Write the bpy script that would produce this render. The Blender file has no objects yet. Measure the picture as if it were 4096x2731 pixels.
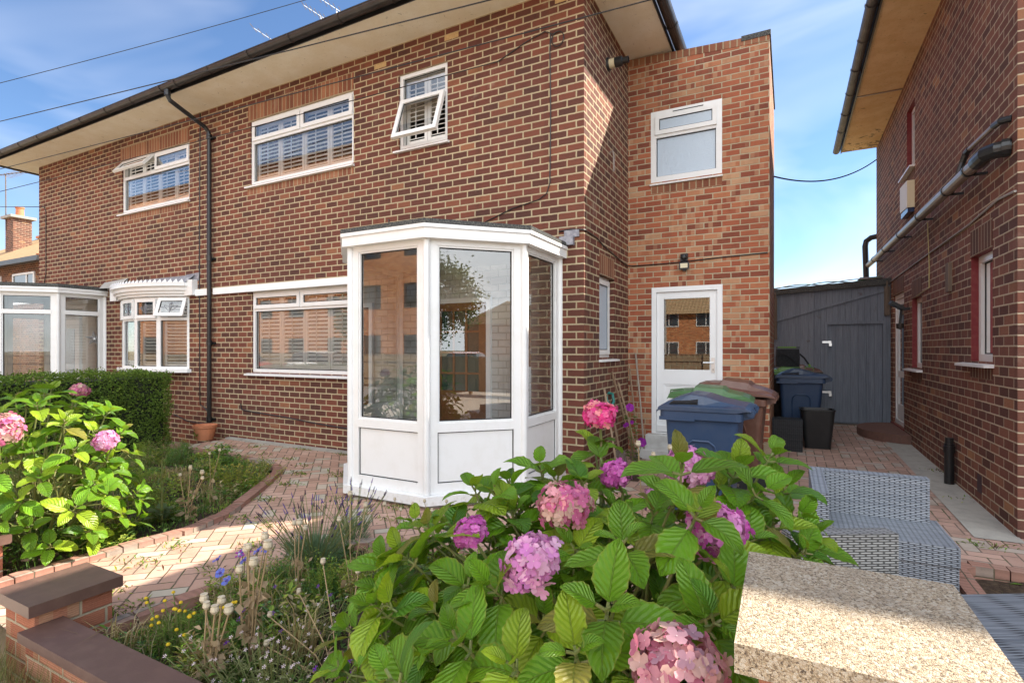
import bpy, bmesh, math, random
from mathutils import Vector, Matrix

S = bpy.context.scene
COL = S.collection
R = math.radians

# ------------------------------------------------------------------ camera
cam = bpy.data.cameras.new("camera")
cam.sensor_width = 36.0
cam.lens = 18.545
cam.shift_y = 0.0072
cam.clip_start = 0.05
cam.clip_end = 2000
camo = bpy.data.objects.new("camera", cam)
COL.objects.link(camo)
camo.location = (0, 0, 1.52)
camo.rotation_euler = (R(90), 0, R(27.7))
S.camera = camo

# ------------------------------------------------------------------ light
SUN_DIR = Vector((1.0, 0.99, 1.28)).normalized()        # towards the sun
SUN_EL = math.asin(SUN_DIR.z)
SUN_AZ = math.atan2(SUN_DIR.x, SUN_DIR.y)
sun = bpy.data.lights.new("sun", "SUN")
sun.energy = 3.6
sun.angle = R(0.5)
sun.color = (1.0, 0.91, 0.78)
suno = bpy.data.objects.new("sun", sun)
COL.objects.link(suno)
suno.rotation_euler = (-SUN_DIR).to_track_quat('-Z', 'Y').to_euler()
suno.location = (20, 20, 30)

W = bpy.data.worlds.new("World")
S.world = W
W.use_nodes = True
wt = W.node_tree
wt.nodes.clear()
wo = wt.nodes.new("ShaderNodeOutputWorld")
bg = wt.nodes.new("ShaderNodeBackground")
sky = wt.nodes.new("ShaderNodeTexSky")
sky.sky_type = 'NISHITA'
sky.sun_disc = False
sky.sun_elevation = SUN_EL
sky.sun_rotation = SUN_AZ
sky.air_density = 1.0
sky.dust_density = 0.1
sky.ozone_density = 6.0
bg.inputs[1].default_value = 0.055
# thin wisps of cirrus
tc = wt.nodes.new("ShaderNodeTexCoord")
mp = wt.nodes.new("ShaderNodeMapping")
mp.inputs['Scale'].default_value = (1.1, 1.4, 3.4)
mp.inputs['Rotation'].default_value = (0.25, 0.1, 0.5)
ns = wt.nodes.new("ShaderNodeTexNoise")
ns.inputs['Scale'].default_value = 1.5
ns.inputs['Detail'].default_value = 4
ns.inputs['Roughness'].default_value = 0.55
ns.inputs['Distortion'].default_value = 0.6
rp = wt.nodes.new("ShaderNodeValToRGB")
rp.color_ramp.elements[0].position = 0.44
rp.color_ramp.elements[0].color = (0, 0, 0, 1)
rp.color_ramp.elements[1].position = 0.82
rp.color_ramp.elements[1].color = (0.42, 0.42, 0.42, 1)
mx = wt.nodes.new("ShaderNodeMix")
mx.data_type = 'RGBA'
mx.inputs['B'].default_value = (7.6, 7.7, 8.2, 1)
L = wt.links.new
FILL_CLOUD = 17.0
L(tc.outputs['Generated'], mp.inputs['Vector'])
L(mp.outputs['Vector'], ns.inputs['Vector'])
L(ns.outputs['Fac'], rp.inputs['Fac'])
L(rp.outputs['Color'], mx.inputs['Factor'])
L(sky.outputs['Color'], mx.inputs['A'])
# bright unseen cloud added behind the street as fill for the shaded fronts
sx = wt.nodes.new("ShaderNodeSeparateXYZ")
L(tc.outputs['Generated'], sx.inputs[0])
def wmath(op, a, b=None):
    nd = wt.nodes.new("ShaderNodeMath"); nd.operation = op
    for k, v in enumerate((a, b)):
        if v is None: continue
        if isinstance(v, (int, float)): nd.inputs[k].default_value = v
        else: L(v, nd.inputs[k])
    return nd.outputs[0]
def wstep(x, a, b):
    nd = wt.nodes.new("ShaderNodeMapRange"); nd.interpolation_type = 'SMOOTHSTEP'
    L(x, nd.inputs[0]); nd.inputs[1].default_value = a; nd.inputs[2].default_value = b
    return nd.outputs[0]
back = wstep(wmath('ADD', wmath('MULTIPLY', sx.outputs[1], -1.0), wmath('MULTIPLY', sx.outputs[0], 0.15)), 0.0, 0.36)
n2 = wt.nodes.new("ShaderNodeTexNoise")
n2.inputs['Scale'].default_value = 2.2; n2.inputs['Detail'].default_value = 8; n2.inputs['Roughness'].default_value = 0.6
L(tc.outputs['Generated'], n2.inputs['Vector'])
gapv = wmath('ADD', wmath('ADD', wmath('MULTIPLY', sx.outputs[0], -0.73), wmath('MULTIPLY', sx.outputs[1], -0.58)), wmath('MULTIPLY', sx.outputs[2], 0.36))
gap = wmath('SUBTRACT', 1.0, wstep(gapv, 0.93, 0.985))          # hole left in the added fill cloud so upper windows reflect blue
fill_mask = wmath('MULTIPLY', wmath('MULTIPLY', back, gap), wstep(n2.outputs['Fac'], 0.36, 0.56))
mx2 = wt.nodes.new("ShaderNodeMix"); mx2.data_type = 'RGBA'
mx2.inputs['B'].default_value = (FILL_CLOUD * 0.94, FILL_CLOUD * 0.98, FILL_CLOUD * 1.02, 1)
L(fill_mask, mx2.inputs['Factor']); L(mx.outputs['Result'], mx2.inputs['A'])
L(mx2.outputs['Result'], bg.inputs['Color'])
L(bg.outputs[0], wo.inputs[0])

S.view_settings.view_transform = 'Standard'
S.view_settings.look = 'None'
S.view_settings.exposure = 1.95
S.view_settings.gamma = 1.0
S.render.engine = 'CYCLES'
S.cycles.use_denoising = True
S.cycles.max_bounces = 10
S.cycles.diffuse_bounces = 5
S.cycles.glossy_bounces = 4
S.cycles.transmission_bounces = 6
S.cycles.transparent_max_bounces = 12
S.cycles.caustics_reflective = False
S.cycles.caustics_refractive = False
S.cycles.sample_clamp_indirect = 6.0

# ------------------------------------------------------------------ helpers
class MB:
    """collects faces and links them as ONE mesh object; UVs are metres by face direction"""
    def __init__(s, uvmode='box'):
        s.v = []; s.f = []; s.uv = []; s.col = []; s.uvmode = uvmode; s.smooth = False
    def face(s, pts, uv=None, col=None):
        i = len(s.v)
        s.v.extend([tuple(p) for p in pts])
        s.f.append(tuple(range(i, i + len(pts))))
        s.uv.append(uv); s.col.append(col)
    def box(s, x0, x1, y0, y1, z0, z1):
        if x0 > x1: x0, x1 = x1, x0
        if y0 > y1: y0, y1 = y1, y0
        if z0 > z1: z0, z1 = z1, z0
        c = [(x0, y0, z0), (x1, y0, z0), (x1, y1, z0), (x0, y1, z0), (x0, y0, z1), (x1, y0, z1), (x1, y1, z1), (x0, y1, z1)]
        s.hexa(c)
    def hexa(s, c):
        for q in ((0, 3, 2, 1), (4, 5, 6, 7), (0, 1, 5, 4), (1, 2, 6, 5), (2, 3, 7, 6), (3, 0, 4, 7)):
            s.face([c[k] for k in q])
    def bar(s, a, b, w, h, up=(0, 0, 1)):
        """box beam from a to b, w across, h along up"""
        a = Vector(a); b = Vector(b); d = (b - a).normalized(); up = Vector(up)
        r = d.cross(up)
        if r.length < 1e-4: r = d.cross(Vector((1, 0, 0)))
        r.normalize(); u = r.cross(d).normalized()
        r *= w / 2; u *= h / 2
        s.hexa([a - r - u, a + r - u, b + r - u, b - r - u, a - r + u, a + r + u, b + r + u, b - r + u])
    def tube(s, pts, rad, seg=8, cap=True, col=None):
        pts = [Vector(p) for p in pts]; n = len(pts)
        rr = rad if isinstance(rad, (list, tuple)) else [rad] * n
        rings = []; ref = None
        for i, p in enumerate(pts):
            d = (pts[min(i + 1, n - 1)] - pts[max(i - 1, 0)])
            if d.length < 1e-9: d = Vector((0, 0, 1))
            d.normalize()
            if ref is None:
                ref = d.cross(Vector((0, 0, 1)))
                if ref.length < 1e-3: ref = d.cross(Vector((1, 0, 0)))
            ref = (ref - d * ref.dot(d))
            if ref.length < 1e-6: ref = d.orthogonal()
            ref.normalize(); o = d.cross(ref)
            rings.append([p + (ref * math.cos(2 * math.pi * k / seg) + o * math.sin(2 * math.pi * k / seg)) * rr[i] for k in range(seg)])
        for i in range(n - 1):
            for k in range(seg):
                k2 = (k + 1) % seg
                s.face([rings[i][k], rings[i][k2], rings[i + 1][k2], rings[i + 1][k]], col=col)
        if cap:
            s.face(list(reversed(rings[0])), col=col); s.face(rings[-1], col=col)
    def lathe(s, prof, c=(0, 0, 0), seg=24, M=None, col=None):
        c = Vector(c); P = []
        for r, z in prof:
            ring = []
            for k in range(seg):
                a = 2 * math.pi * k / seg
                p = Vector((r * math.cos(a), r * math.sin(a), z))
                if M is not None: p = M @ p
                ring.append(p + c)
            P.append(ring)
        for i in range(len(P) - 1):
            for k in range(seg):
                k2 = (k + 1) % seg
                s.face([P[i][k], P[i][k2], P[i + 1][k2], P[i + 1][k]], col=col)
    def prism(s, poly, z0, z1):
        n = len(poly)
        s.face([(x, y, z0) for x, y in reversed(poly)]); s.face([(x, y, z1) for x, y in poly])
        for i in range(n):
            (x0, y0), (x1, y1) = poly[i], poly[(i + 1) % n]
            s.face([(x0, y0, z0), (x1, y1, z0), (x1, y1, z1), (x0, y0, z1)])
    def loft(s, rings, close=True, caps=True):
        for a, b in zip(rings, rings[1:]):
            n = len(a)
            for k in range(n if close else n - 1):
                k2 = (k + 1) % n
                s.face([a[k], a[k2], b[k2], b[k]])
        if caps:
            s.face(list(reversed(rings[0]))); s.face(rings[-1])
    def build(s, name, mat, parent=None, bevel=0, smooth=False, merge=None, solid=0, subsurf=0):
        off = Vector((0, 0, 0))
        if parent is not None: off = Vector(parent.get('_org', (0, 0, 0)))
        me = bpy.data.meshes.new(name)
        me.from_pydata([tuple(Vector(p) - off) for p in s.v], [], s.f)
        uvl = me.uv_layers.new(name='UVMap')
        li = 0; flat = []
        for fi, f in enumerate(s.f):
            u = s.uv[fi]
            if u is None:
                p = [Vector(s.v[k]) for k in f]
                nr = Vector((0, 0, 0))
                for k in range(len(p)):
                    a, b = p[k], p[(k + 1) % len(p)]
                    nr += Vector(((a.y - b.y) * (a.z + b.z), (a.z - b.z) * (a.x + b.x), (a.x - b.x) * (a.y + b.y)))
                ax, ay, az = abs(nr.x), abs(nr.y), abs(nr.z)
                if s.uvmode == 'rot':
                    if az >= ax and az >= ay: u = [(q.y, q.x) for q in p]
                    elif ay >= ax: u = [(q.z, q.x) for q in p]
                    else: u = [(q.z, q.y) for q in p]
                else:
                    if az >= ax and az >= ay: u = [(q.x, q.y) for q in p]
                    elif ay >= ax: u = [(q.x, q.z) for q in p]
                    else: u = [(q.y, q.z) for q in p]
            for q in u: flat.extend(q)
        uvl.data.foreach_set('uv', flat)
        if any(c is not None for c in s.col):
            at = me.color_attributes.new('tint', 'FLOAT_COLOR', 'CORNER')
            fl = []
            for fi, f in enumerate(s.f):
                c = s.col[fi] or (0.5, 0.5, 0.5)
                fl.extend((c[0], c[1], c[2], 1.0) * len(f))
            at.data.foreach_set('color', fl)
        if merge:
            b = bmesh.new(); b.from_mesh(me)
            bmesh.ops.remove_doubles(b, verts=b.verts, dist=merge)
            bmesh.ops.recalc_face_normals(b, faces=b.faces)
            b.to_mesh(me); b.free()
        if smooth:
            me.polygons.foreach_set('use_smooth', [True] * len(me.polygons))
        me.materials.append(mat)
        o = bpy.data.objects.new(name, me)
        COL.objects.link(o)
        if parent is not None: o.parent = parent; o['_org'] = tuple(off)
        if solid:
            md = o.modifiers.new('solid', 'SOLIDIFY'); md.thickness = solid
        if bevel:
            md = o.modifiers.new('bevel', 'BEVEL'); md.width = bevel; md.segments = 2; md.limit_method = 'ANGLE'; md.angle_limit = R(40)
        if subsurf:
            md = o.modifiers.new('sub', 'SUBSURF'); md.levels = subsurf; md.render_levels = subsurf
        return o

def tag(o, label=None, cat=None, group=None, kind=None):
    if label: o['label'] = label
    if cat: o['category'] = cat
    if group: o['group'] = group
    if kind: o['kind'] = kind
    return o

def thing(name, label, cat, loc=(0, 0, 0), rz=0, group=None, local=False):
    """an Empty at the thing's base that parents its parts. local=True: parts are modelled around the origin"""
    o = bpy.data.objects.new(name, None)
    COL.objects.link(o)
    o.empty_display_size = 0.1
    o.location = loc
    o.rotation_euler = (0, 0, rz)
    o['_org'] = (0.0, 0.0, 0.0) if local else tuple(float(c) for c in loc)
    return tag(o, label, cat, group)

def copy_tree(o, parent=None):
    c = o.copy(); COL.objects.link(c)
    if parent is not None: c.parent = parent
    for ch in list(o.children): copy_tree(ch, c)
    return c

def sub(a, b, t): return a + (b - a) * t

class PY:
    """a wall plane Y = y whose outside looks to -Y; u runs along X"""
    def __init__(s, y): s.y = y
    def p(s, u, z, n=0.0): return (u, s.y - n, z)
class PXP:
    """a wall plane X = x whose outside looks to +X; u runs along Y"""
    def __init__(s, x): s.x = x
    def p(s, u, z, n=0.0): return (s.x + n, u, z)
class PXN:
    def __init__(s, x): s.x = x
    def p(s, u, z, n=0.0): return (s.x - n, u, z)
class PD:
    """vertical plane through point a towards point b (both xy), outside to the right of a->b"""
    def __init__(s, a, b):
        s.a = Vector((a[0], a[1], 0)); d = Vector((b[0] - a[0], b[1] - a[1], 0)); s.len = d.length
        s.d = d.normalized(); s.n = Vector((s.d.y, -s.d.x, 0))
    def p(s, u, z, n=0.0):
        q = s.a + s.d * u + s.n * n
        return (q.x, q.y, z)

def pbox(mb, P, u0, u1, z0, z1, n0, n1):
    c = [P.p(u0, z0, n0), P.p(u1, z0, n0), P.p(u1, z0, n1), P.p(u0, z0, n1), P.p(u0, z1, n0), P.p(u1, z1, n0), P.p(u1, z1, n1), P.p(u0, z1, n1)]
    mb.hexa(c)

def pframe(mb, P, u0, u1, z0, z1, w, n0, n1, wb=None, wt=None):
    wb = w if wb is None else wb; wt = w if wt is None else wt
    pbox(mb, P, u0, u0 + w, z0, z1, n0, n1)
    pbox(mb, P, u1 - w, u1, z0, z1, n0, n1)
    pbox(mb, P, u0 + w, u1 - w, z0, z0 + wb, n0, n1)
    pbox(mb, P, u0 + w, u1 - w, z1 - wt, z1, n0, n1)

def pwall(mb, P, u0, u1, z0, z1, holes, reveal=0.11):
    us = sorted(set([u0, u1] + [h[k] for h in holes for k in (0, 1)]))
    zs = sorted(set([z0, z1] + [h[k] for h in holes for k in (2, 3)]))
    us = [u for u in us if u0 <= u <= u1]; zs = [z for z in zs if z0 <= z <= z1]
    for i in range(len(us) - 1):
        for j in range(len(zs) - 1):
            uc = (us[i] + us[i + 1]) / 2; zc = (zs[j] + zs[j + 1]) / 2
            if any(h[0] < uc < h[1] and h[2] < zc < h[3] for h in holes): continue
            mb.face([P.p(us[i], zs[j]), P.p(us[i + 1], zs[j]), P.p(us[i + 1], zs[j + 1]), P.p(us[i], zs[j + 1])])
    for h in holes:
        a, b, c, d = h[:4]
        mb.face([P.p(a, c), P.p(a, d), P.p(a, d, -reveal), P.p(a, c, -reveal)])
        mb.face([P.p(b, c), P.p(b, c, -reveal), P.p(b, d, -reveal), P.p(b, d)])
        mb.face([P.p(a, d), P.p(b, d), P.p(b, d, -reveal), P.p(a, d, -reveal)])
        mb.face([P.p(a, c), P.p(a, c, -reveal), P.p(b, c, -reveal), P.p(b, c)])
# ------------------------------------------------------------------ materials
class NT:
    def __init__(s, name):
        s.m = bpy.data.materials.new(name); s.m.use_nodes = True
        s.t = s.m.node_tree; s.t.nodes.clear()
        s.out = s.t.nodes.new("ShaderNodeOutputMaterial")
    def n(s, ty, **kw):
        nd = s.t.nodes.new(ty)
        for k, v in kw.items(): setattr(nd, k, v)
        return nd
    def set(s, sock, v):
        if hasattr(v, 'links') or isinstance(v, bpy.types.NodeSocket): s.t.links.new(v, sock)
        elif isinstance(v, (tuple, list)) and len(v) == 3 and sock.type == 'RGBA': sock.default_value = (*v, 1)
        else: sock.default_value = v
    def m_(s, op, a, b=None, c=None):
        nd = s.n("ShaderNodeMath", operation=op)
        s.set(nd.inputs[0], a)
        if b is not None: s.set(nd.inputs[1], b)
        if c is not None: s.set(nd.inputs[2], c)
        return nd.outputs[0]
    def mix(s, f, a, b, mode='MIX'):
        nd = s.n("ShaderNodeMix", data_type='RGBA', blend_type=mode)
        s.set(nd.inputs['Factor'], f); s.set(nd.inputs['A'], a); s.set(nd.inputs['B'], b)
        return nd.outputs['Result']
    def ramp(s, f, stops, interp='LINEAR'):
        nd = s.n("ShaderNodeValToRGB"); cr = nd.color_ramp; cr.interpolation = interp
        while len(cr.elements) < len(stops): cr.elements.new(0.5)
        for e, (p, c) in zip(cr.elements, stops):
            e.position = p; e.color = (*c, 1) if len(c) == 3 else c
        s.set(nd.inputs[0], f)
        return nd.outputs[0]
    def step(s, x, a, b):
        nd = s.n("ShaderNodeMapRange", interpolation_type='SMOOTHSTEP')
        s.set(nd.inputs[0], x); s.set(nd.inputs[1], a); s.set(nd.inputs[2], b)
        return nd.outputs[0]
    def pos(s): return s.n("ShaderNodeNewGeometry").outputs['Position']
    def uv(s):
        return s.n("ShaderNodeUVMap", uv_map='UVMap').outputs[0]
    def noise(s, scale, detail=3, rough=0.5, vec=None, dist=0.0, dim=None, color=False):
        nd = s.n("ShaderNodeTexNoise")
        s.set(nd.inputs['Scale'], scale); nd.inputs['Detail'].default_value = detail
        nd.inputs['Roughness'].default_value = rough; nd.inputs['Distortion'].default_value = dist
        s.set(nd.inputs['Vector'], s.pos() if vec is None else vec)
        return nd.outputs['Color' if color else 'Fac']
    def vscale(s, vec, sc):
        nd = s.n("ShaderNodeVectorMath", operation='MULTIPLY'); s.set(nd.inputs[0], vec); nd.inputs[1].default_value = sc
        return nd.outputs[0]
    def bump(s, h, strength=0.5, dist=0.01):
        nd = s.n("ShaderNodeBump"); nd.inputs['Strength'].default_value = strength; nd.inputs['Distance'].default_value = dist
        s.set(nd.inputs['Height'], h)
        return nd.outputs[0]
    def bsdf(s, col, rough=0.6, bump=None, spec=0.5, metal=0.0, coat=0.0):
        nd = s.n("ShaderNodeBsdfPrincipled")
        s.set(nd.inputs['Base Color'], col); s.set(nd.inputs['Roughness'], rough)
        s.set(nd.inputs['Specular IOR Level'], spec); s.set(nd.inputs['Metallic'], metal)
        s.set(nd.inputs['Coat Weight'], coat)
        if bump is not None: s.t.links.new(bump, nd.inputs['Normal'])
        return nd.outputs[0]
    def done(s, sh):
        s.t.links.new(sh, s.out.inputs[0]); return s.m

def sep(nt, v):
    nd = nt.n("ShaderNodeSeparateXYZ"); nt.set(nd.inputs[0], v); return nd.outputs
def comb(nt, x, y, z=0.0):
    nd = nt.n("ShaderNodeCombineXYZ")
    for k, v in enumerate((x, y, z)): nt.set(nd.inputs[k], v)
    return nd.outputs[0]

def brick(name, stops, mortar, BL=0.225, BH=0.0857, mw=0.0155, rough=0.85, two_tone=0.0, soldier=False, dirt=0.35, shift=0.0, wob=0.006, pale=None):
    nt = NT(name)
    uv = nt.uv()
    wv = nt.noise(22.0, 3, 0.6, color=True)
    w = nt.n("ShaderNodeVectorMath", operation='SUBTRACT'); nt.set(w.inputs[0], wv); w.inputs[1].default_value = (.5, .5, .5)
    w2 = nt.vscale(w.outputs[0], (wob, wob, 0))
    ad = nt.n("ShaderNodeVectorMath", operation='ADD'); nt.set(ad.inputs[0], uv); nt.set(ad.inputs[1], w2)
    x, y, _ = sep(nt, ad.outputs[0])
    v = nt.m_('DIVIDE', y, BH); row = nt.m_('FLOOR', v)
    par = nt.m_('MODULO', nt.m_('ADD', row, 1000.0), 2.0)
    u = nt.m_('ADD', nt.m_('DIVIDE', x, BL), shift)
    if not soldier: u = nt.m_('ADD', u, nt.m_('MULTIPLY', par, 0.5))
    col = nt.m_('FLOOR', u)
    fu = nt.m_('SUBTRACT', u, col); fv = nt.m_('SUBTRACT', v, row)
    du = nt.m_('MULTIPLY', nt.m_('MINIMUM', fu, nt.m_('SUBTRACT', 1.0, fu)), BL)
    dv = nt.m_('MULTIPLY', nt.m_('MINIMUM', fv, nt.m_('SUBTRACT', 1.0, fv)), BH)
    d = nt.m_('MINIMUM', du, dv)
    mask = nt.step(d, mw / 2 - 0.0022, mw / 2 + 0.0022)
    wn = nt.n("ShaderNodeTexWhiteNoise", noise_dimensions='2D'); nt.set(wn.inputs['Vector'], comb(nt, col, row))
    rnd = wn.outputs['Value']
    base = nt.ramp(rnd, stops)
    if two_tone:
        wn2 = nt.n("ShaderNodeTexWhiteNoise", noise_dimensions='2D'); nt.set(wn2.inputs['Vector'], comb(nt, nt.m_('ADD', col, 31.7), nt.m_('ADD', row, nt.m_('FLOOR', nt.m_('MULTIPLY', fu, 4.0)))))
        base = nt.mix(nt.m_('MULTIPLY', nt.step(wn2.outputs['Value'], 0.80, 0.86), two_tone), base, pale or (0.50, 0.34, 0.20))
    n1 = nt.noise(9.0, 4, 0.65); n3 = nt.noise(0.9, 5, 0.65)
    n2 = nt.noise(160.0, 2, 0.5)
    base = nt.mix(nt.m_('MULTIPLY', nt.step(n1, 0.45, 0.75), dirt), base, nt.mix(0.55, base, (0.05, 0.035, 0.025)))
    base = nt.mix(nt.m_('MULTIPLY', nt.step(n2, 0.55, 0.75), 0.35), base, nt.mix(0.5, base, (0.55, 0.36, 0.25)))
    base = nt.mix(nt.m_('MULTIPLY', nt.step(n3, 0.42, 0.68), 0.30), base, nt.mix(0.6, base, (0.05, 0.04, 0.032)))
    st_ = nt.noise(1.0, 4, 0.6, vec=nt.vscale(nt.pos(), (5.0, 5.0, 0.30)))
    base = nt.mix(nt.m_('MULTIPLY', nt.step(st_, 0.56, 0.70), 0.35), base, nt.mix(0.65, base, (0.03, 0.025, 0.02)))
    ef = nt.noise(1.7, 5, 0.7)
    base = nt.mix(nt.m_('MULTIPLY', nt.step(ef, 0.62, 0.74), 0.22), base, (0.42, 0.34, 0.27))
    # combed face of the brick
    comb_ = nt.m_('MULTIPLY_ADD', nt.m_('SINE', nt.m_('MULTIPLY', fv, 2 * math.pi * 8)), 0.5, 0.5)
    base = nt.mix(nt.m_('MULTIPLY', comb_, 0.28), base, nt.mix(0.6, base, (0.02, 0.012, 0.01)))
    mcol = nt.mix(nt.m_('MULTIPLY', nt.step(nt.noise(0.9, 5, 0.65), 0.62, 0.38), nt.noise(30.0, 3, 0.6)), nt.mix(0.45, mortar, (0.2, 0.16, 0.1)), mortar)
    c = nt.mix(mask, mcol, base)
    h = nt.m_('ADD', nt.m_('MULTIPLY', mask, 0.8), nt.m_('MULTIPLY', n2, 0.25))
    h = nt.m_('ADD', h, nt.m_('MULTIPLY', nt.m_('MULTIPLY', comb_, mask), 0.18))
    b = nt.bump(h, 0.55, 0.008)
    return nt.done(nt.bsdf(c, rough, b, 0.25))

DARK = [(0.0, (0.090, 0.036, 0.027)), (0.3, (0.125, 0.043, 0.030)), (0.65, (0.165, 0.052, 0.035)), (0.93, (0.205, 0.066, 0.040)), (0.99, (0.25, 0.092, 0.05)), (1.0, (0.30, 0.13, 0.065))]
M = {}
M['brick'] = brick('brick_dark_red', DARK, (0.52, 0.42, 0.265), mw=0.0175, wob=0.009)
M['soldier'] = brick('brick_soldier_course', [(0, (0.20, 0.07, 0.04)), (0.5, (0.28, 0.11, 0.06)), (1, (0.36, 0.16, 0.085))], (0.42, 0.32, 0.20), soldier=True, shift=0.0)
M['brick_ext'] = brick('brick_extension', [(0.0, (0.21, 0.062, 0.038)), (0.3, (0.34, 0.098, 0.052)), (0.6, (0.41, 0.128, 0.064)), (0.85, (0.46, 0.19, 0.095)), (1.0, (0.52, 0.31, 0.18))], (0.52, 0.44, 0.30), mw=0.0135, two_tone=0.5, pale=(0.56, 0.34, 0.20), BH=0.0765)
M['brick_right'] = brick('brick_brown', [(0.0, (0.10, 0.044, 0.034)), (0.4, (0.16, 0.064, 0.046)), (0.75, (0.21, 0.084, 0.057)), (0.97, (0.25, 0.105, 0.065)), (1, (0.36, 0.18, 0.09))], (0.52, 0.43, 0.31), mw=0.012)
M['soldier_right'] = brick('brick_brown_soldier', [(0, (0.09, 0.04, 0.03)), (1, (0.16, 0.065, 0.042))], (0.33, 0.27, 0.19), soldier=True)
M['brick_pier'] = brick('brick_pier', [(0.0, (0.30, 0.10, 0.06)), (0.5, (0.42, 0.16, 0.09)), (1.0, (0.50, 0.26, 0.17))], (0.45, 0.37, 0.26), mw=0.012, two_tone=0.4)
M['brick_apt'] = brick('brick_orange', [(0.0, (0.42, 0.14, 0.06)), (0.5, (0.60, 0.22, 0.085)), (1.0, (0.70, 0.32, 0.14))], (0.62, 0.46, 0.28), mw=0.011)
M['brick_white'] = brick('brick_painted_white', [(0.0, (0.70, 0.69, 0.66)), (1.0, (0.78, 0.77, 0.74))], (0.66, 0.65, 0.62), dirt=0.0)

def plain(name, col, rough=0.5, nscale=0, namt=0.0, ncol=None, bscale=0, bstr=0.2, bdist=0.003, spec=0.5, metal=0.0, coat=0.0):
    nt = NT(name)
    c = col
    if nscale: c = nt.mix(nt.m_('MULTIPLY', nt.step(nt.noise(nscale, 5, 0.6), 0.4, 0.75), namt), col, ncol)
    b = nt.bump(nt.noise(bscale, 3, 0.6), bstr, bdist) if bscale else None
    return nt.done(nt.bsdf(c, rough, b, spec, metal, coat))

def grimy(name, base, grime, rough):
    nt = NT(name)
    z = sep(nt, nt.pos())[2]
    n = nt.noise(6.0, 5, 0.65); s_ = nt.noise(1.0, 4, 0.65, vec=nt.vscale(nt.pos(), (26.0, 26.0, 1.6)))
    low = nt.m_('MULTIPLY', nt.step(z, 0.24, 0.04), nt.step(nt.noise(24.0, 4, 0.7), 0.48, 0.70))
    c = nt.mix(nt.m_('MULTIPLY', nt.step(n, 0.42, 0.72), 0.16), base, grime)
    c = nt.mix(nt.m_('MULTIPLY', nt.step(s_, 0.58, 0.78), 0.16), c, grime)
    c = nt.mix(nt.m_('MULTIPLY', low, 0.30), c, (0.34, 0.28, 0.20))
    return nt.done(nt.bsdf(c, rough, None, 0.5))
M['upvc'] = grimy('white_upvc', (0.76, 0.76, 0.75), (0.56, 0.53, 0.45), 0.3)
M['white_paint'] = plain('white_paint', (0.79, 0.80, 0.80), 0.35, 5.0, 0.12, (0.62, 0.62, 0.60), 40, 0.12)
M['shutter'] = plain('shutter_white', (0.90, 0.88, 0.84), 0.4)
M['black_plastic'] = plain('black_plastic', (0.012, 0.012, 0.013), 0.3, 8, 0.3, (0.028, 0.027, 0.026))
M['gutter'] = plain('gutter_brown_black', (0.020, 0.017, 0.016), 0.4, 6, 0.5, (0.06, 0.046, 0.036), 60, 0.15)
M['gutter_grey'] = plain('gutter_grey', (0.05, 0.048, 0.052), 0.5, 6, 0.7, (0.14, 0.12, 0.11))
M['rubber'] = plain('rubber_seal', (0.012, 0.012, 0.012), 0.6)
M['felt'] = plain('roof_felt', (0.055, 0.056, 0.058), 0.95, 70, 0.8, (0.20, 0.20, 0.17), 120, 0.9, 0.01, 0.2)
M['lead'] = plain('lead_flashing', (0.20, 0.20, 0.23), 0.55, 14, 0.8, (0.42, 0.42, 0.44), 25, 0.4, 0.01)
M['grey_flash'] = plain('weathered_flashing', (0.36, 0.35, 0.32), 0.7, 8, 0.5, (0.22, 0.21, 0.19))
M['terracotta'] = plain('terracotta', (0.55, 0.21, 0.10), 0.75, 12, 0.5, (0.40, 0.17, 0.09), 60, 0.2)
M['cap_brown'] = plain('brown_coping', (0.105, 0.058, 0.045), 0.45, 14, 0.4, (0.17, 0.10, 0.075), 140, 0.25, 0.002)
M['metal'] = plain('bright_metal', (0.62, 0.62, 0.62), 0.3, metal=1.0)
M['brass'] = plain('brass', (0.75, 0.55, 0.25), 0.3, metal=1.0)
M['steel_pipe'] = plain('aged_pipe', (0.22, 0.17, 0.14), 0.35, 5, 0.5, (0.34, 0.29, 0.25))
M['red_paint'] = plain('dark_red_paint', (0.16, 0.012, 0.016), 0.5, 20, 0.5, (0.24, 0.06, 0.05), 60, 0.3)
M['cream_box'] = plain('cream_plastic', (0.70, 0.62, 0.42), 0.45)
M['grey_paint_step'] = plain('pale_step_paint', (0.60, 0.60, 0.58), 0.7, 6, 0.6, (0.38, 0.37, 0.34), 60, 0.3)
M['wood_handle'] = plain('old_wood', (0.25, 0.16, 0.095), 0.7, 25, 0.7, (0.13, 0.085, 0.055), 90, 0.3)
M['wood_handle_pale'] = plain('pale_wood', (0.36, 0.25, 0.16), 0.7, 25, 0.7, (0.20, 0.13, 0.09), 90, 0.3)
M['green_plastic'] = plain('green_handle', (0.02, 0.17, 0.14), 0.4)
M['rust'] = plain('rusty_steel', (0.12, 0.09, 0.07), 0.7, 30, 0.8, (0.26, 0.22, 0.19), 60, 0.3)
M['bin_blue'] = plain('bin_blue', (0.018, 0.043, 0.098), 0.42, 9, 0.5, (0.04, 0.065, 0.115), 220, 0.1, 0.001)
M['bin_blue_lid'] = plain('bin_blue_lid', (0.020, 0.042, 0.088), 0.38, 7, 0.6, (0.055, 0.07, 0.105), 220, 0.1, 0.001)
M['bin_green'] = plain('bin_green', (0.045, 0.115, 0.035), 0.4, 7, 0.5, (0.09, 0.14, 0.06))
M['bin_lime'] = plain('bin_lime', (0.10, 0.22, 0.05), 0.4)
M['bin_brown'] = plain('bin_brown', (0.115, 0.050, 0.033), 0.4, 7, 0.5, (0.20, 0.12, 0.09))
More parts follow.
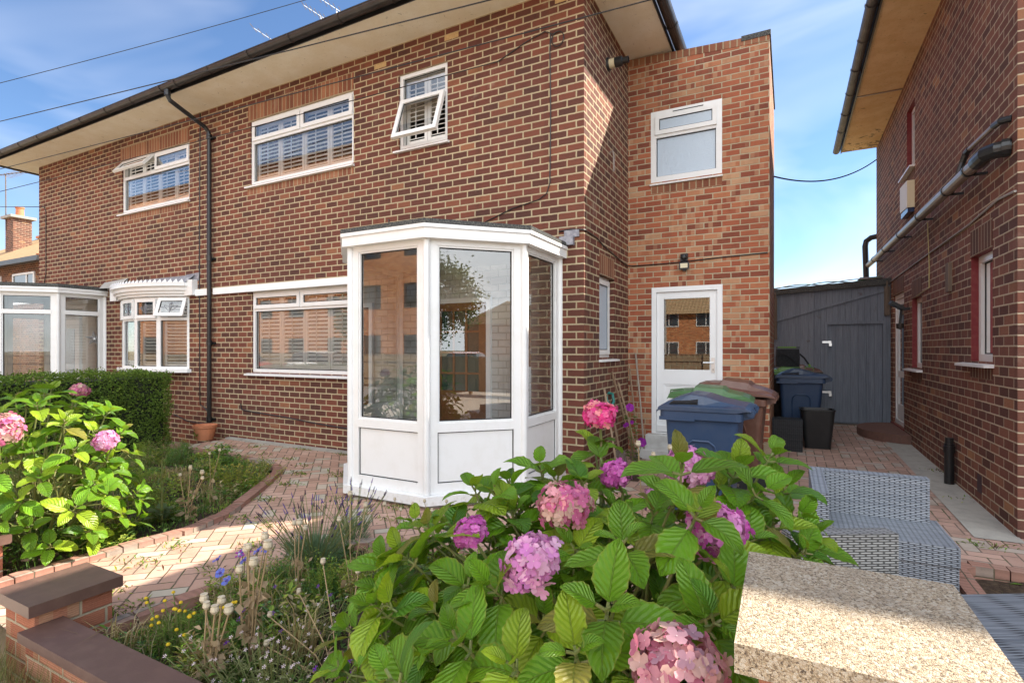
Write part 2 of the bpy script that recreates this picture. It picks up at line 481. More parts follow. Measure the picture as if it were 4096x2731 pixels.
M['bin_black'] = plain('bin_black', (0.012, 0.013, 0.014), 0.35, 9, 0.4, (0.03, 0.03, 0.03))
M['lime'] = plain('lime_trim', (0.20, 0.45, 0.02), 0.5)
M['fabric_dark'] = plain('dark_fabric', (0.018, 0.019, 0.022), 0.9, 30, 0.5, (0.05, 0.05, 0.055))
M['tarmac'] = plain('tarmac', (0.27, 0.255, 0.235), 0.9, 60, 0.6, (0.34, 0.32, 0.295), 200, 0.5, 0.004)
M['soil'] = plain('soil', (0.050, 0.034, 0.024), 0.95, 25, 0.7, (0.12, 0.085, 0.055), 70, 0.8, 0.02, 0.15)
M['paver'] = plain('pavement_concrete', (0.56, 0.49, 0.40), 0.9, 9, 0.6, (0.46, 0.41, 0.34), 90, 0.3, 0.004)
M['ground'] = plain('rough_ground', (0.26, 0.20, 0.13), 0.95, 3, 0.8, (0.15, 0.17, 0.08), 50, 0.5, 0.02, 0.15)
M['concrete'] = plain('concrete', (0.34, 0.32, 0.28), 0.9, 9, 0.6, (0.22, 0.21, 0.19), 90, 0.4, 0.004)
M['inside'] = plain('room_plaster', (0.20, 0.18, 0.15), 0.9)
M['inside_white'] = plain('porch_plaster', (0.62, 0.60, 0.55), 0.9)
M['brown_door'] = plain('varnished_wood', (0.20, 0.085, 0.03), 0.35, 12, 0.6, (0.11, 0.045, 0.018), 60, 0.15)
M['roof_tile'] = None
M['red_car'] = plain('red_car_paint', (0.42, 0.012, 0.014), 0.2, coat=0.6)
M['tyre'] = plain('tyre_rubber', (0.02, 0.02, 0.02), 0.8)
M['lamp_red'] = plain('lamp_red', (0.35, 0.01, 0.01), 0.2)
M['dark_frame'] = plain('dark_window_frame', (0.045, 0.035, 0.03), 0.5)
M['curtain'] = plain('net_curtain', (0.62, 0.62, 0.60), 0.9)

def soffit():
    nt = NT('painted_soffit')
    n = nt.noise(3.0, 5, 0.65); s = nt.noise(38.0, 4, 0.7); f = nt.noise(11.0, 5, 0.7, dist=0.5)
    c = nt.mix(nt.step(n, 0.35, 0.7), (0.80, 0.71, 0.54), (0.86, 0.79, 0.65))
    c = nt.mix(nt.m_('MULTIPLY', nt.step(s, 0.62, 0.72), 0.5), c, (0.33, 0.26, 0.17))
    c = nt.mix(nt.m_('MULTIPLY', nt.step(f, 0.64, 0.68), 0.55), c, (0.30, 0.24, 0.17))
    return nt.done(nt.bsdf(c, 0.9, nt.bump(nt.m_('ADD', nt.noise(60, 4, 0.7), nt.noise(9, 3, 0.6)), 0.35, 0.01), 0.2))
M['soffit'] = soffit()
def soffit2():
    nt = NT('flaking_soffit')
    n = nt.noise(3.0, 5, 0.65); s = nt.noise(30.0, 4, 0.7); f = nt.m_('ADD', nt.noise(4.2, 6, 0.75, dist=0.6), nt.m_('MULTIPLY', nt.m_('MAXIMUM', nt.m_('SUBTRACT', sep(nt, nt.pos())[1], 11.3), 0.0), 0.085))
    c = nt.mix(nt.step(n, 0.35, 0.7), (0.70, 0.50, 0.26), (0.80, 0.62, 0.38))
    c = nt.mix(nt.m_('MULTIPLY', nt.step(s, 0.60, 0.68), 0.55), c, (0.28, 0.18, 0.09))
    c = nt.mix(nt.step(f, 0.66, 0.675), c, (0.25, 0.19, 0.12))
    return nt.done(nt.bsdf(c, 0.9, nt.bump(nt.m_('SUBTRACT', nt.noise(60, 4, 0.7), nt.step(f, 0.66, 0.675)), 0.4, 0.01), 0.2))
M['soffit_flaky'] = soffit2()

def glass(name, boost=3.0, base=0.02, rough=0.0, tint=(0.93, 0.95, 0.94), bumpscale=0, bumpstr=0.3):
    nt = NT(name)
    fr = nt.n("ShaderNodeFresnel"); fr.inputs[0].default_value = 1.5
    f = nt.m_('MINIMUM', nt.m_('MULTIPLY_ADD', fr.outputs[0], boost, base), 1.0)
    tr = nt.n("ShaderNodeBsdfTransparent"); tr.inputs[0].default_value = (*tint, 1)
    gl = nt.n("ShaderNodeBsdfGlossy"); gl.inputs['Roughness'].default_value = rough
    gl.inputs['Color'].default_value = (0.97, 0.98, 0.98, 1)
    if bumpscale:
        nt.t.links.new(nt.bump(nt.noise(bumpscale, 3, 0.6), bumpstr, 0.01), gl.inputs['Normal'])
    else:
        nt.t.links.new(nt.bump(nt.noise(0.9, 1, 0.4), 0.02, 0.02), gl.inputs['Normal'])
    mx = nt.n("ShaderNodeMixShader"); nt.set(mx.inputs[0], f)
    nt.t.links.new(tr.outputs[0], mx.inputs[1]); nt.t.links.new(gl.outputs[0], mx.inputs[2])
    return nt.done(mx.outputs[0])
M['glass'] = glass('window_glass', 2.5, 0.05, tint=(0.97, 0.98, 0.975))
M['glass_dark'] = glass('dark_window_glass', 2.5, 0.02, tint=(0.35, 0.37, 0.38))
def obscure():
    nt = NT('patterned_glass')
    b = nt.bump(nt.noise(26.0, 3, 0.6, dist=1.2), 0.35, 0.012)
    d = nt.bsdf((0.42, 0.50, 0.58), 0.12, b, 0.9)
    return nt.done(d)
M['obscure'] = obscure()

def boards(name, c0, c1, c2):
    nt = NT(name)
    p = nt.pos(); x, y, z = sep(nt, p)
    g = nt.noise(1.0, 6, 0.7, vec=nt.vscale(p, (70, 70, 3.0)))
    kn = nt.noise(7.0, 3, 0.6, vec=nt.vscale(p, (1, 1, 0.6)))
    wn = nt.n("ShaderNodeTexWhiteNoise", noise_dimensions='1D'); nt.set(wn.inputs['W'], nt.m_('FLOOR', nt.m_('DIVIDE', x, 0.1)))
    c = nt.mix(nt.step(g, 0.3, 0.75), c0, c1)
    c = nt.mix(nt.m_('MULTIPLY', wn.outputs['Value'], 0.45), c, nt.mix(0.5, c, c2))
    c = nt.mix(nt.m_('MULTIPLY', nt.step(kn, 0.66, 0.74), 0.5), c, (0.10, 0.06, 0.04))
    return nt.done(nt.bsdf(c, 0.8, nt.bump(g, 0.35, 0.004), 0.25))
M['grey_boards'] = boards('grey_stained_boards', (0.13, 0.15, 0.185), (0.22, 0.245, 0.285), (0.29, 0.31, 0.34))
M['fence_boards'] = boards('brown_fence_boards', (0.22, 0.15, 0.085), (0.36, 0.27, 0.17), (0.42, 0.34, 0.23))
M['sleeper'] = boards('sleeper_timber', (0.10, 0.075, 0.055), (0.20, 0.15, 0.115), (0.26, 0.21, 0.16))

def wicker(name, c0, c1, cd, BL=0.058, BH=0.0115):
    nt = NT(name)
    x, y, _ = sep(nt, nt.uv())
    v = nt.m_('DIVIDE', y, BH); row = nt.m_('FLOOR', v)
    par = nt.m_('MODULO', nt.m_('ADD', row, 1000.0), 2.0)
    u = nt.m_('ADD', nt.m_('DIVIDE', x, BL), nt.m_('MULTIPLY', par, 0.5)); col = nt.m_('FLOOR', u)
    fu = nt.m_('SUBTRACT', u, col); fv = nt.m_('SUBTRACT', v, row)
    du = nt.m_('MINIMUM', fu, nt.m_('SUBTRACT', 1.0, fu)); dv = nt.m_('MINIMUM', fv, nt.m_('SUBTRACT', 1.0, fv))
    prof = nt.m_('MULTIPLY', nt.step(du, 0.0, 0.16), nt.step(dv, 0.02, 0.35))
    wn = nt.n("ShaderNodeTexWhiteNoise", noise_dimensions='2D'); nt.set(wn.inputs['Vector'], comb(nt, nt.m_('FLOOR', nt.m_('DIVIDE', u, 7.0)), row))
    c = nt.mix(wn.outputs['Value'], c0, c1)
    c = nt.mix(prof, cd, c)
    return nt.done(nt.bsdf(c, 0.5, nt.bump(prof, 0.7, 0.006), 0.4))
M['wicker'] = wicker('grey_wicker', (0.26, 0.29, 0.33), (0.40, 0.43, 0.47), (0.06, 0.065, 0.075))
M['wicker_warm'] = wicker('grey_brown_wicker', (0.27, 0.26, 0.25), (0.42, 0.41, 0.39), (0.05, 0.048, 0.045))
M['wicker_dark'] = wicker('dark_wicker', (0.030, 0.033, 0.037), (0.060, 0.064, 0.070), (0.008, 0.008, 0.009), 0.05, 0.009)
M['wicker_top'] = wicker('fine_wicker_top', (0.17, 0.19, 0.22), (0.30, 0.32, 0.35), (0.05, 0.055, 0.06), 0.30, 0.0085)

def paving(name, red, grey, joint, BW=0.1, rot=0.0):
    nt = NT(name)
    p = nt.pos()
    mpn = nt.n("ShaderNodeMapping"); nt.set(mpn.inputs['Vector'], p); mpn.inputs['Rotation'].default_value = (0, 0, rot); mpn.inputs['Scale'].default_value = (1 / BW, 1 / BW, 1)
    nz = nt.noise(14.0, 2, 0.5, color=True)
    w = nt.n("ShaderNodeVectorMath", operation='MULTIPLY_ADD'); nt.set(w.inputs[0], nz); w.inputs[1].default_value = (.09, .09, 0); nt.set(w.inputs[2], mpn.outputs[0])
    x, y, _ = sep(nt, w.outputs[0])
    i = nt.m_('FLOOR', x); j = nt.m_('FLOOR', y)
    fx = nt.m_('SUBTRACT', x, i); fy = nt.m_('SUBTRACT', y, j)
    k = nt.m_('FLOORED_MODULO', nt.m_('SUBTRACT', i, j), 4.0)
    def eq(a): return nt.m_('COMPARE', k, float(a), 0.1)
    k0, k1, k2, k3 = eq(0), eq(1), eq(2), eq(3)
    dl = nt.m_('MULTIPLY_ADD', k1, 9.0, fx); dr = nt.m_('MULTIPLY_ADD', k0, 9.0, nt.m_('SUBTRACT', 1.0, fx))
    db = nt.m_('MULTIPLY_ADD', k2, 9.0, fy); dt = nt.m_('MULTIPLY_ADD', k3, 9.0, nt.m_('SUBTRACT', 1.0, fy))
    d = nt.m_('MINIMUM', nt.m_('MINIMUM', dl, dr), nt.m_('MINIMUM', db, dt))
    mask = nt.step(d, 0.02, 0.075)
    wn = nt.n("ShaderNodeTexWhiteNoise", noise_dimensions='2D'); nt.set(wn.inputs['Vector'], comb(nt, nt.m_('SUBTRACT', i, k1), nt.m_('SUBTRACT', j, k2)))
    r = wn.outputs['Value']
    c = nt.ramp(r, [(0.0, red[0]), (0.45, red[1]), (0.80, red[2]), (0.84, grey), (1.0, grey)])
    c = nt.mix(nt.m_('MULTIPLY', nt.step(nt.noise(150, 2, 0.6), 0.5, 0.72), 0.35), c, (0.50, 0.40, 0.32))
    c = nt.mix(nt.m_('MULTIPLY', nt.step(nt.noise(5, 4, 0.6), 0.45, 0.75), 0.35), c, (0.12, 0.085, 0.06))
    jc = nt.mix(nt.step(nt.noise(6, 3, 0.6), 0.5, 0.62), joint, (0.055, 0.075, 0.025))
    c = nt.mix(mask, jc, c)
    h = nt.m_('ADD', mask, nt.m_('MULTIPLY', nt.noise(180, 2, 0.5), 0.2))
    return nt.done(nt.bsdf(c, 0.85, nt.bump(h, 0.6, 0.006), 0.25))
M['paving'] = paving('block_paving', [(0.38, 0.225, 0.165), (0.44, 0.27, 0.20), (0.50, 0.32, 0.245)], (0.42, 0.37, 0.29), (0.13, 0.095, 0.07), 0.105, R(45))
M['paving_drive'] = paving('drive_paving', [(0.33, 0.21, 0.165), (0.39, 0.245, 0.195), (0.45, 0.29, 0.23)], (0.38, 0.32, 0.27), (0.16, 0.115, 0.09), 0.105, R(0))
M['kerb'] = brick('kerb_blocks', [(0, (0.30, 0.15, 0.11)), (0.6, (0.37, 0.20, 0.15)), (1, (0.34, 0.29, 0.24))], (0.09, 0.07, 0.05), BL=0.2, BH=0.4, mw=0.008, soldier=True)

def aggregate():
    nt = NT('exposed_aggregate')
    p = nt.pos()
    vo = nt.n("ShaderNodeTexVoronoi"); vo.inputs['Scale'].default_value = 380.0; nt.set(vo.inputs['Vector'], p)
    vo2 = nt.n("ShaderNodeTexVoronoi"); vo2.inputs['Scale'].default_value = 190.0; nt.set(vo2.inputs['Vector'], p)
    wn = sep(nt, vo.outputs['Color'])[0]; wn2 = sep(nt, vo2.outputs['Color'])[1]
    c = nt.ramp(wn, [(0, (0.10, 0.075, 0.055)), (0.3, (0.26, 0.195, 0.125)), (0.6, (0.40, 0.31, 0.205)), (0.85, (0.52, 0.43, 0.31)), (1, (0.20, 0.13, 0.08))])
    c2 = nt.ramp(wn2, [(0, (0.075, 0.06, 0.045)), (0.5, (0.36, 0.26, 0.16)), (1, (0.55, 0.48, 0.38))])
    c = nt.mix(nt.m_('MULTIPLY', nt.step(wn2, 0.55, 0.6), 0.8), c, c2)
    c = nt.mix(nt.m_('MULTIPLY', nt.step(nt.noise(8, 4, 0.6), 0.5, 0.7), 0.35), c, (0.20, 0.16, 0.12))
    h = nt.m_('ADD', nt.m_('SUBTRACT', 1.0, vo.outputs['Distance']), nt.m_('MULTIPLY', nt.m_('SUBTRACT', 1.0, vo2.outputs['Distance']), 0.7))
    return nt.done(nt.bsdf(c, 0.85, nt.bump(h, 0.8, 0.004), 0.3))
M['aggregate'] = aggregate()

def tiles():
    nt = NT('roof_tiles')
    x, y, _ = sep(nt, nt.uv())
    r = nt.m_('DIVIDE', y, 0.30); row = nt.m_('FLOOR', r); fr = nt.m_('SUBTRACT', r, row)
    wv = nt.m_('MULTIPLY_ADD', nt.m_('SINE', nt.m_('MULTIPLY', x, 2 * math.pi / 0.30)), 0.5, 0.5)
    c = nt.mix(nt.noise(2.5, 4, 0.6), (0.36, 0.235, 0.12), (0.50, 0.35, 0.20))
    c = nt.mix(nt.m_('MULTIPLY', nt.step(fr, 0.16, 0.04), 0.8), c, (0.08, 0.05, 0.03))
    c = nt.mix(nt.m_('MULTIPLY', nt.step(wv, 0.25, 0.0), 0.45), c, (0.16, 0.10, 0.05))
    return nt.done(nt.bsdf(c, 0.85, nt.bump(nt.m_('SUBTRACT', wv, fr), 0.8, 0.03), 0.2))
M['roof_tile'] = tiles()

def tinted(name, rough=0.6, trans=0.3, spec=0.3):
    """colour comes from the face attribute 'tint' (each leaf or petal has its own pigment)"""
    nt = NT(name)
    a = nt.n("ShaderNodeVertexColor", layer_name='tint').outputs['Color']
    n = nt.noise(60, 2, 0.5)
    c = nt.mix(nt.m_('MULTIPLY', n, 0.35), a, nt.mix(0.6, a, (0.02, 0.03, 0.01)))
    b = nt.bsdf(c, rough, None, spec)
    tr = nt.n("ShaderNodeBsdfTranslucent"); nt.set(tr.inputs[0], nt.mix(0.25, c, (0.25, 0.30, 0.02)))
    mx = nt.n("ShaderNodeMixShader"); mx.inputs[0].default_value = trans
    nt.t.links.new(b, mx.inputs[1]); nt.t.links.new(tr.outputs[0], mx.inputs[2])
    return nt.done(mx.outputs[0])
M['leafy'] = tinted('small_leaves', trans=0.42)
M['petal'] = None

def petal():
    nt = NT('petals')
    a = nt.n("ShaderNodeVertexColor", layer_name='tint').outputs['Color']
    n = nt.noise(120, 2, 0.5)
    c = nt.mix(nt.m_('MULTIPLY', n, 0.3), a, nt.mix(0.5, a, (0.35, 0.10, 0.20)))
    b = nt.bsdf(c, 0.65, nt.bump(n, 0.25, 0.002), 0.25)
    tr = nt.n("ShaderNodeBsdfTranslucent"); nt.set(tr.inputs[0], c)
    mx = nt.n("ShaderNodeMixShader"); mx.inputs[0].default_value = 0.35
    nt.t.links.new(b, mx.inputs[1]); nt.t.links.new(tr.outputs[0], mx.inputs[2])
    return nt.done(mx.outputs[0])
M['petal'] = petal()

def hydrangea_leaf():
    nt = NT('hydrangea_leaf')
    a = nt.n("ShaderNodeVertexColor", layer_name='tint').outputs['Color']
    x, y, _ = sep(nt, nt.uv())                 # x: 0..1 across (0.5 midrib), y: 0..1 along
    ax = nt.m_('ABSOLUTE', nt.m_('SUBTRACT', x, 0.5))
    side = nt.m_('SUBTRACT', nt.m_('MULTIPLY', y, 8.0), nt.m_('MULTIPLY', ax, 5.0))
    fr = nt.m_('FRACT', nt.m_('ADD', side, 8.0))
    vd = nt.m_('MINIMUM', fr, nt.m_('SUBTRACT', 1.0, fr))
    vein = nt.m_('SUBTRACT', 1.0, nt.step(vd, 0.02, 0.10))
    mid = nt.m_('SUBTRACT', 1.0, nt.step(ax, 0.008, 0.03))
    v = nt.m_('MAXIMUM', nt.m_('MULTIPLY', vein, 0.55), mid)
    n = nt.noise(45, 3, 0.6)
    c = nt.mix(nt.m_('MULTIPLY', n, 0.4), a, nt.mix(0.5, a, (0.01, 0.03, 0.005)))
    c = nt.mix(nt.m_('MULTIPLY', v, 0.45), c, (0.22, 0.30, 0.07))
    edge = nt.step(ax, 0.43, 0.5)
    c = nt.mix(nt.m_('MULTIPLY', edge, 0.55), c, (0.28, 0.25, 0.04))
    pil = nt.m_('SUBTRACT', nt.m_('MULTIPLY', vd, 1.6), mid)
    b = nt.bsdf(c, 0.40, nt.bump(nt.m_('ADD', pil, nt.m_('MULTIPLY', n, 0.3)), 0.8, 0.006), 0.45)
    tr = nt.n("ShaderNodeBsdfTranslucent"); nt.set(tr.inputs[0], nt.mix(0.45, c, (0.30, 0.42, 0.02)))
    mx = nt.n("ShaderNodeMixShader"); mx.inputs[0].default_value = 0.42
    nt.t.links.new(b, mx.inputs[1]); nt.t.links.new(tr.outputs[0], mx.inputs[2])
    return nt.done(mx.outputs[0])
M['hleaf'] = hydrangea_leaf()
M['stem'] = plain('plant_stem', (0.13, 0.16, 0.04), 0.6, 30, 0.6, (0.20, 0.12, 0.05))
M['dry_stem'] = plain('dry_stem', (0.34, 0.24, 0.12), 0.8, 40, 0.5, (0.22, 0.15, 0.08))
M['seed'] = plain('seed_head', (0.52, 0.44, 0.31), 0.75, 60, 0.6, (0.36, 0.28, 0.17), 120, 0.2)
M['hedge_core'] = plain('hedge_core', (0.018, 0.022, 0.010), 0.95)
M['bark'] = plain('bark', (0.10, 0.075, 0.05), 0.9, 20, 0.6, (0.05, 0.04, 0.03), 40, 0.6, 0.01)
# ------------------------------------------------------------------ ground, path, street
def grid_sheet(name, poly_box, nx, ny, zf, mat, kind='structure'):
    x0, x1, y0, y1 = poly_box
    mb = MB()
    P = [[(sub(x0, x1, i / nx), sub(y0, y1, j / ny)) for i in range(nx + 1)] for j in range(ny + 1)]
    for j in range(ny):
        for i in range(nx):
            q = [P[j][i], P[j][i + 1], P[j + 1][i + 1], P[j + 1][i]]
            mb.face([(a, b, zf(a, b)) for a, b in q])
    o = mb.build(name, mat, merge=1e-5, smooth=True)
    o['kind'] = kind
    return o

def flat(name, poly, z, mat, thick=0.0):
    mb = MB()
    if thick:
        mb.prism(poly, z - thick, z)
    else:
        mb.face([(x, y, z) for x, y in poly])
    o = mb.build(name, mat); o['kind'] = 'structure'
    return o

flat('ground', [(-400, -400), (400, -400), (400, 400), (-400, 400)], -0.16, M['ground'])
flat('road', [(-120, -9.5), (120, -9.5), (120, -3.2), (-120, -3.2)], -0.13, M['tarmac'])
flat('pavement', [(-120, -3.1), (120, -3.1), (120, 1.02), (-120, 1.02)], -0.02, M['paver'], 0.2)
mbk = MB(); mbk.box(-120, 120, -3.22, -3.1, -0.2, -0.016); tag(mbk.build('kerb', M['concrete']), kind='structure')

rg = random.Random(5)
def hz(x, y):
    return 0.018 * math.sin(x * 5.1 + 1.3 * math.sin(y * 4)) + 0.018 * math.sin(y * 6.3 + x * 2.1) + 0.008 * math.sin(x * 17 + y * 13)
# beds of earth either side of the path
def in_poly(x, y, poly):
    c = False; j = len(poly) - 1
    for i in range(len(poly)):
        if (poly[i][1] > y) != (poly[j][1] > y) and x < (poly[j][0] - poly[i][0]) * (y - poly[i][1]) / (poly[j][1] - poly[i][1]) + poly[i][0]: c = not c
        j = i
    return c
LK = [(-4.42, 1.3), (-4.41, 1.9), (-4.37, 2.25), (-4.33, 2.6), (-4.45, 2.95), (-4.70, 3.33), (-4.95, 3.68), (-5.24, 4.04), (-5.42, 4.30), (-5.72, 4.50), (-6.2, 4.62), (-7.0, 4.68), (-8.3, 4.72)]
RK = [(-3.24, 1.2), (-3.19, 1.68), (-3.13, 1.9), (-3.06, 2.5), (-3.0, 2.9), (-2.85, 3.08), (-2.5, 3.16), (-1.6, 3.16), (-0.28, 3.16), (-0.28, 1.1)]
BED_L = [(-9.0, 1.0), (-4.42, 1.0)] + LK + [(-9.0, 4.72)]
BED_R = [(-3.24, 1.0)] + RK + [(-0.28, 1.0)]
grid_sheet('garden_soil', (-8.6, -4.3, 1.25, 4.75), 60, 50, lambda x, y: hz(x, y) if in_poly(x, y, BED_L) else -0.07, M['soil'])
grid_sheet('flower_bed_soil', (-3.25, -0.25, 1.2, 3.1), 60, 40, lambda x, y: hz(x, y) if in_poly(x, y, BED_R) else -0.07, M['soil'])
grid_sheet('drive_bed_soil', (0.98, 6.5, 1.0, 4.6), 40, 30, lambda x, y: 0.005 + hz(x, y), M['soil'])

# block paving: path from the gate to the porch, apron in front of the house, drive to the shed
poly = LK + [(-8.3, 5.66), (-0.2, 5.66), (-0.2, 1.0), (-0.28, 1.0)] + list(reversed(RK))
def poly_sheet(name, poly, zf, mat):
    b = bmesh.new()
    vs = [b.verts.new((x, y, zf(x, y))) for x, y in poly]
    f = b.faces.new(vs)
    bmesh.ops.triangulate(b, faces=[f])
    me = bpy.data.meshes.new(name); b.to_mesh(me); b.free()
    me.materials.append(mat)
    o = bpy.data.objects.new(name, me); COL.objects.link(o); o['kind'] = 'structure'
    for p in me.polygons:
        if p.normal.z < 0: p.flip()
    return o
poly_sheet('path', poly, lambda x, y: 0.022, M['paving'])
def zdrive(x, y): return 0.024 if y < 5.6 else 0.024 + (y - 5.6) * 0.019
mbd = MB()
for (a, b_) in ((1.0, 4.62), (4.62, 5.64), (5.64, 7.48), (7.48, 11.6), (11.6, 14.0)):
    xl = -0.2 if b_ <= 5.65 else (-2.05 if b_ <= 7.49 else -0.3)
    xr = 1.0 if b_ <= 4.63 else 1.62
    if a >= 5.6: xr = 1.62
    mbd.face([(xl, a, zdrive(xl, a)), (xr, a, zdrive(xr, a)), (xr, b_, zdrive(xr, b_)), (xl, b_, zdrive(xl, b_))])
mbd.face([(1.62, 4.62, 0.024), (9.0, 4.62, 0.024), (9.0, 5.56, 0.024), (1.62, 5.56, 0.024)])
tag(mbd.build('driveway', M['paving_drive']), kind='structure')
flat('concrete_strip', [(1.30, 5.4), (1.61, 5.4), (1.61, 12.0), (1.30, 12.0)], 0.03, M['concrete'])
for p in bpy.data.objects['concrete_strip'].data.vertices: p.co.z = zdrive(0, p.co.y) + 0.006

def kerb_run(name, pts, w=0.105, z=0.062, L_=0.2):
    """edging blocks laid end to end along a line"""
    mb = MB(); d = 0.0
    pts = [Vector((*p, 0)) for p in pts]
    seg = [(a, b, (b - a).length) for a, b in zip(pts, pts[1:])]
    tot = sum(s_[2] for s_ in seg); n = max(1, int(tot / L_))
    def at(t):
        for a, b, l in seg:
            if t <= l: return a + (b - a) * (t / l)
            t -= l
        return seg[-1][1].copy()
    rk = random.Random(len(pts))
    for i in range(n):
        a = at(tot * i / n); b = at(tot * (i + 1) / n); dd = (b - a).normalized() * 0.004
        a = a + dd; b = b - dd
        zz = z + rk.uniform(-.006, .006)
        t = 0.25 + 0.4 * rk.random()
        nrm = Vector((-(b - a).y, (b - a).x, 0)).normalized() * w / 2
        lo = [a - nrm, b - nrm, b + nrm, a + nrm]
        c = [(q.x, q.y, -0.05) for q in lo] + [(q.x, q.y, zz) for q in lo]
        mb.hexa(c)
    o = mb.build(name, M['kerb'], bevel=0.008); o['kind'] = 'structure'
    return o
kerb_run('path_edging', LK)
kerb_run('bed_edging', RK[:-1])
kerb_run('drive_edging', [(0.99, 1.1), (0.99, 4.62), (1.35, 4.62), (6.5, 4.62)])

# ------------------------------------------------------------------ window builder
class PTilt:
    """plane P with everything below a top hinge swung outwards by ang"""
    def __init__(s, P, zt, ang, n0=0.0): s.P = P; s.zt = zt; s.a = ang; s.n0 = n0
    def p(s, u, z, n=0.0):
        d = s.zt - z
        return s.P.p(u, s.zt - d * math.cos(s.a) + n * math.sin(s.a), s.n0 + d * math.sin(s.a) + n * math.cos(s.a))

def gasket(mb, P, a, b, c, d, n, w=0.011):
    pframe(mb, P, a, b, c, d, w, n, n + 0.004)

def window(root, P, u0, u1, z0, z1, cells, setback=0.025, fw=0.052, sill=None, shutters=None, mat='upvc', glass_='glass', sill_name='sill', name='window'):
    s = -setback
    f = MB()
    pframe(f, P, u0, u1, z0, z1, fw, s - 0.065, s)
    us = sorted(set([c[0] for c in cells] + [c[1] for c in cells])); zs = sorted(set([c[2] for c in cells] + [c[3] for c in cells]))
    for c in cells:                                     # mullions and transoms between cells
        a, b, lo, hi, kind = c[:5]
        if b < u1 - 0.02: pbox(f, P, b - 0.028, b + 0.028, lo + (fw if lo <= z0 + .01 else 0.028), hi - (fw if hi >= z1 - .01 else 0.028), s - 0.06, s - 0.001)
        if hi < z1 - 0.02: pbox(f, P, a + (fw if a <= u0 + .01 else 0.0), b - (fw if b >= u1 - .01 else 0.0), hi - 0.028, hi + 0.028, s - 0.06, s - 0.0005)
    fr = f.build(name, M[mat], root, bevel=0.005)
    g = MB(); has_g = False
    for c in cells:
        a, b, lo, hi, kind = c[:5]
        ia = a + (fw if a <= u0 + .01 else 0.028); ib = b - (fw if b >= u1 - .01 else 0.028)
        il = lo + (fw if lo <= z0 + .01 else 0.028); ih = hi - (fw if hi >= z1 - .01 else 0.028)
        gl = c[5] if len(c) > 5 and c[5] else glass_
        if kind == 'fixed':
            m = MB(); m.face([P.p(ia, il, s - .034), P.p(ib, il, s - .034), P.p(ib, ih, s - .034), P.p(ia, ih, s - .034)])
            m.build('pane', M[gl], fr)
            gasket(g, P, ia, ib, il, ih, s - .033); has_g = True
        else:
            Q = P; base = s
            ga = 0.014
            a2, b2, l2, h2 = ia - ga, ib + ga, il - ga, ih + ga
            if kind == 'open':
                Q = PTilt(P, h2, c[6], s + 0.004); base = 0.0
            m = MB(); pframe(m, Q, a2, b2, l2, h2, 0.058, base - 0.02 if kind != 'open' else 0.0, base + 0.022 if kind != 'open' else 0.045)
            sh = m.build('opening_sash', M[mat], fr, bevel=0.005)
            nn = (base + 0.004) if kind != 'open' else 0.02
            m = MB(); m.face([Q.p(a2 + .055, l2 + .055, nn), Q.p(b2 - .055, l2 + .055, nn), Q.p(b2 - .055, h2 - .055, nn), Q.p(a2 + .055, h2 - .055, nn)])
            m.build('pane', M[gl], fr)
            gg = MB(); gasket(gg, Q, a2 + .057, b2 - .057, l2 + .057, h2 - .057, nn + .001); gg.build('seal', M['rubber'], fr)
    if has_g: g.build('seal', M['rubber'], fr)
    if sill:
        su0, su1, proj, th = sill
        m = MB()
        c = [P.p(su0, z0 - th, s - .06), P.p(su1, z0 - th, s - .06), P.p(su1, z0 - th, proj), P.p(su0, z0 - th, proj),
             P.p(su0, z0 - 0.001, s - .06), P.p(su1, z0 - 0.001, s - .06), P.p(su1, z0 - th * .55, proj), P.p(su0, z0 - th * .55, proj)]
        m.hexa(c); m.build(sill_name, M[mat], fr, bevel=0.004)
    if shutters:
        n_, za, zb, tilt = shutters
        for k in range(n_):
            ua = sub(u0 + .04, u1 - .04, k / n_) + .004; ub = sub(u0 + .04, u1 - .04, (k + 1) / n_) - .004
            m = MB(); n0 = s - .085
            pframe(m, P, ua, ub, za, zb, 0.048, n0 - .028, n0, 0.08, 0.07)
            z = za + .11
            while z < zb - .09:
                dz, dn = -0.034 * math.sin(tilt), 0.034 * math.cos(tilt)
                c0 = Vector((z - dz, n0 - .014 - dn)); c1 = Vector((z + dz, n0 - .014 + dn)); nn = Vector((dn, -dz)).normalized() * .0045
                q = [c0 - nn, c1 - nn, c1 + nn, c0 + nn]
                m.hexa([P.p(ua + .048, q[0].x, q[0].y), P.p(ub - .048, q[0].x, q[0].y), P.p(ub - .048, q[1].x, q[1].y), P.p(ua + .048, q[1].x, q[1].y),
                        P.p(ua + .048, q[3].x, q[3].y), P.p(ub - .048, q[3].x, q[3].y), P.p(ub - .048, q[2].x, q[2].y), P.p(ua + .048, q[2].x, q[2].y)])
                z += 0.061
            um = (ua + ub) / 2
            pbox(m, P, um - .006, um + .006, za + .1, zb - .09, n0 + .018, n0 + .026)
            m.build('shutter', M['shutter'], fr)
    return fr

def lintel(root, P, u0, u1, z0, z1, mat='soldier', n=0.003, name='lintel'):
    m = MB('rot'); pbox(m, P, u0, u1, z0, z1, -0.02, n)
    # brick-on-end: long side up; one UV row per brick
    k = 0.225
    m.uv = [None] * len(m.f)
    o = m.build(name, M[mat], root)
    uvl = o.data.uv_layers[0].data
    h = z1 - z0
    zs_ = k / h
    for i, l in enumerate(uvl):
        l.uv = ((l.uv[0] - z0) * zs_ + 2.25, l.uv[1])
    return o

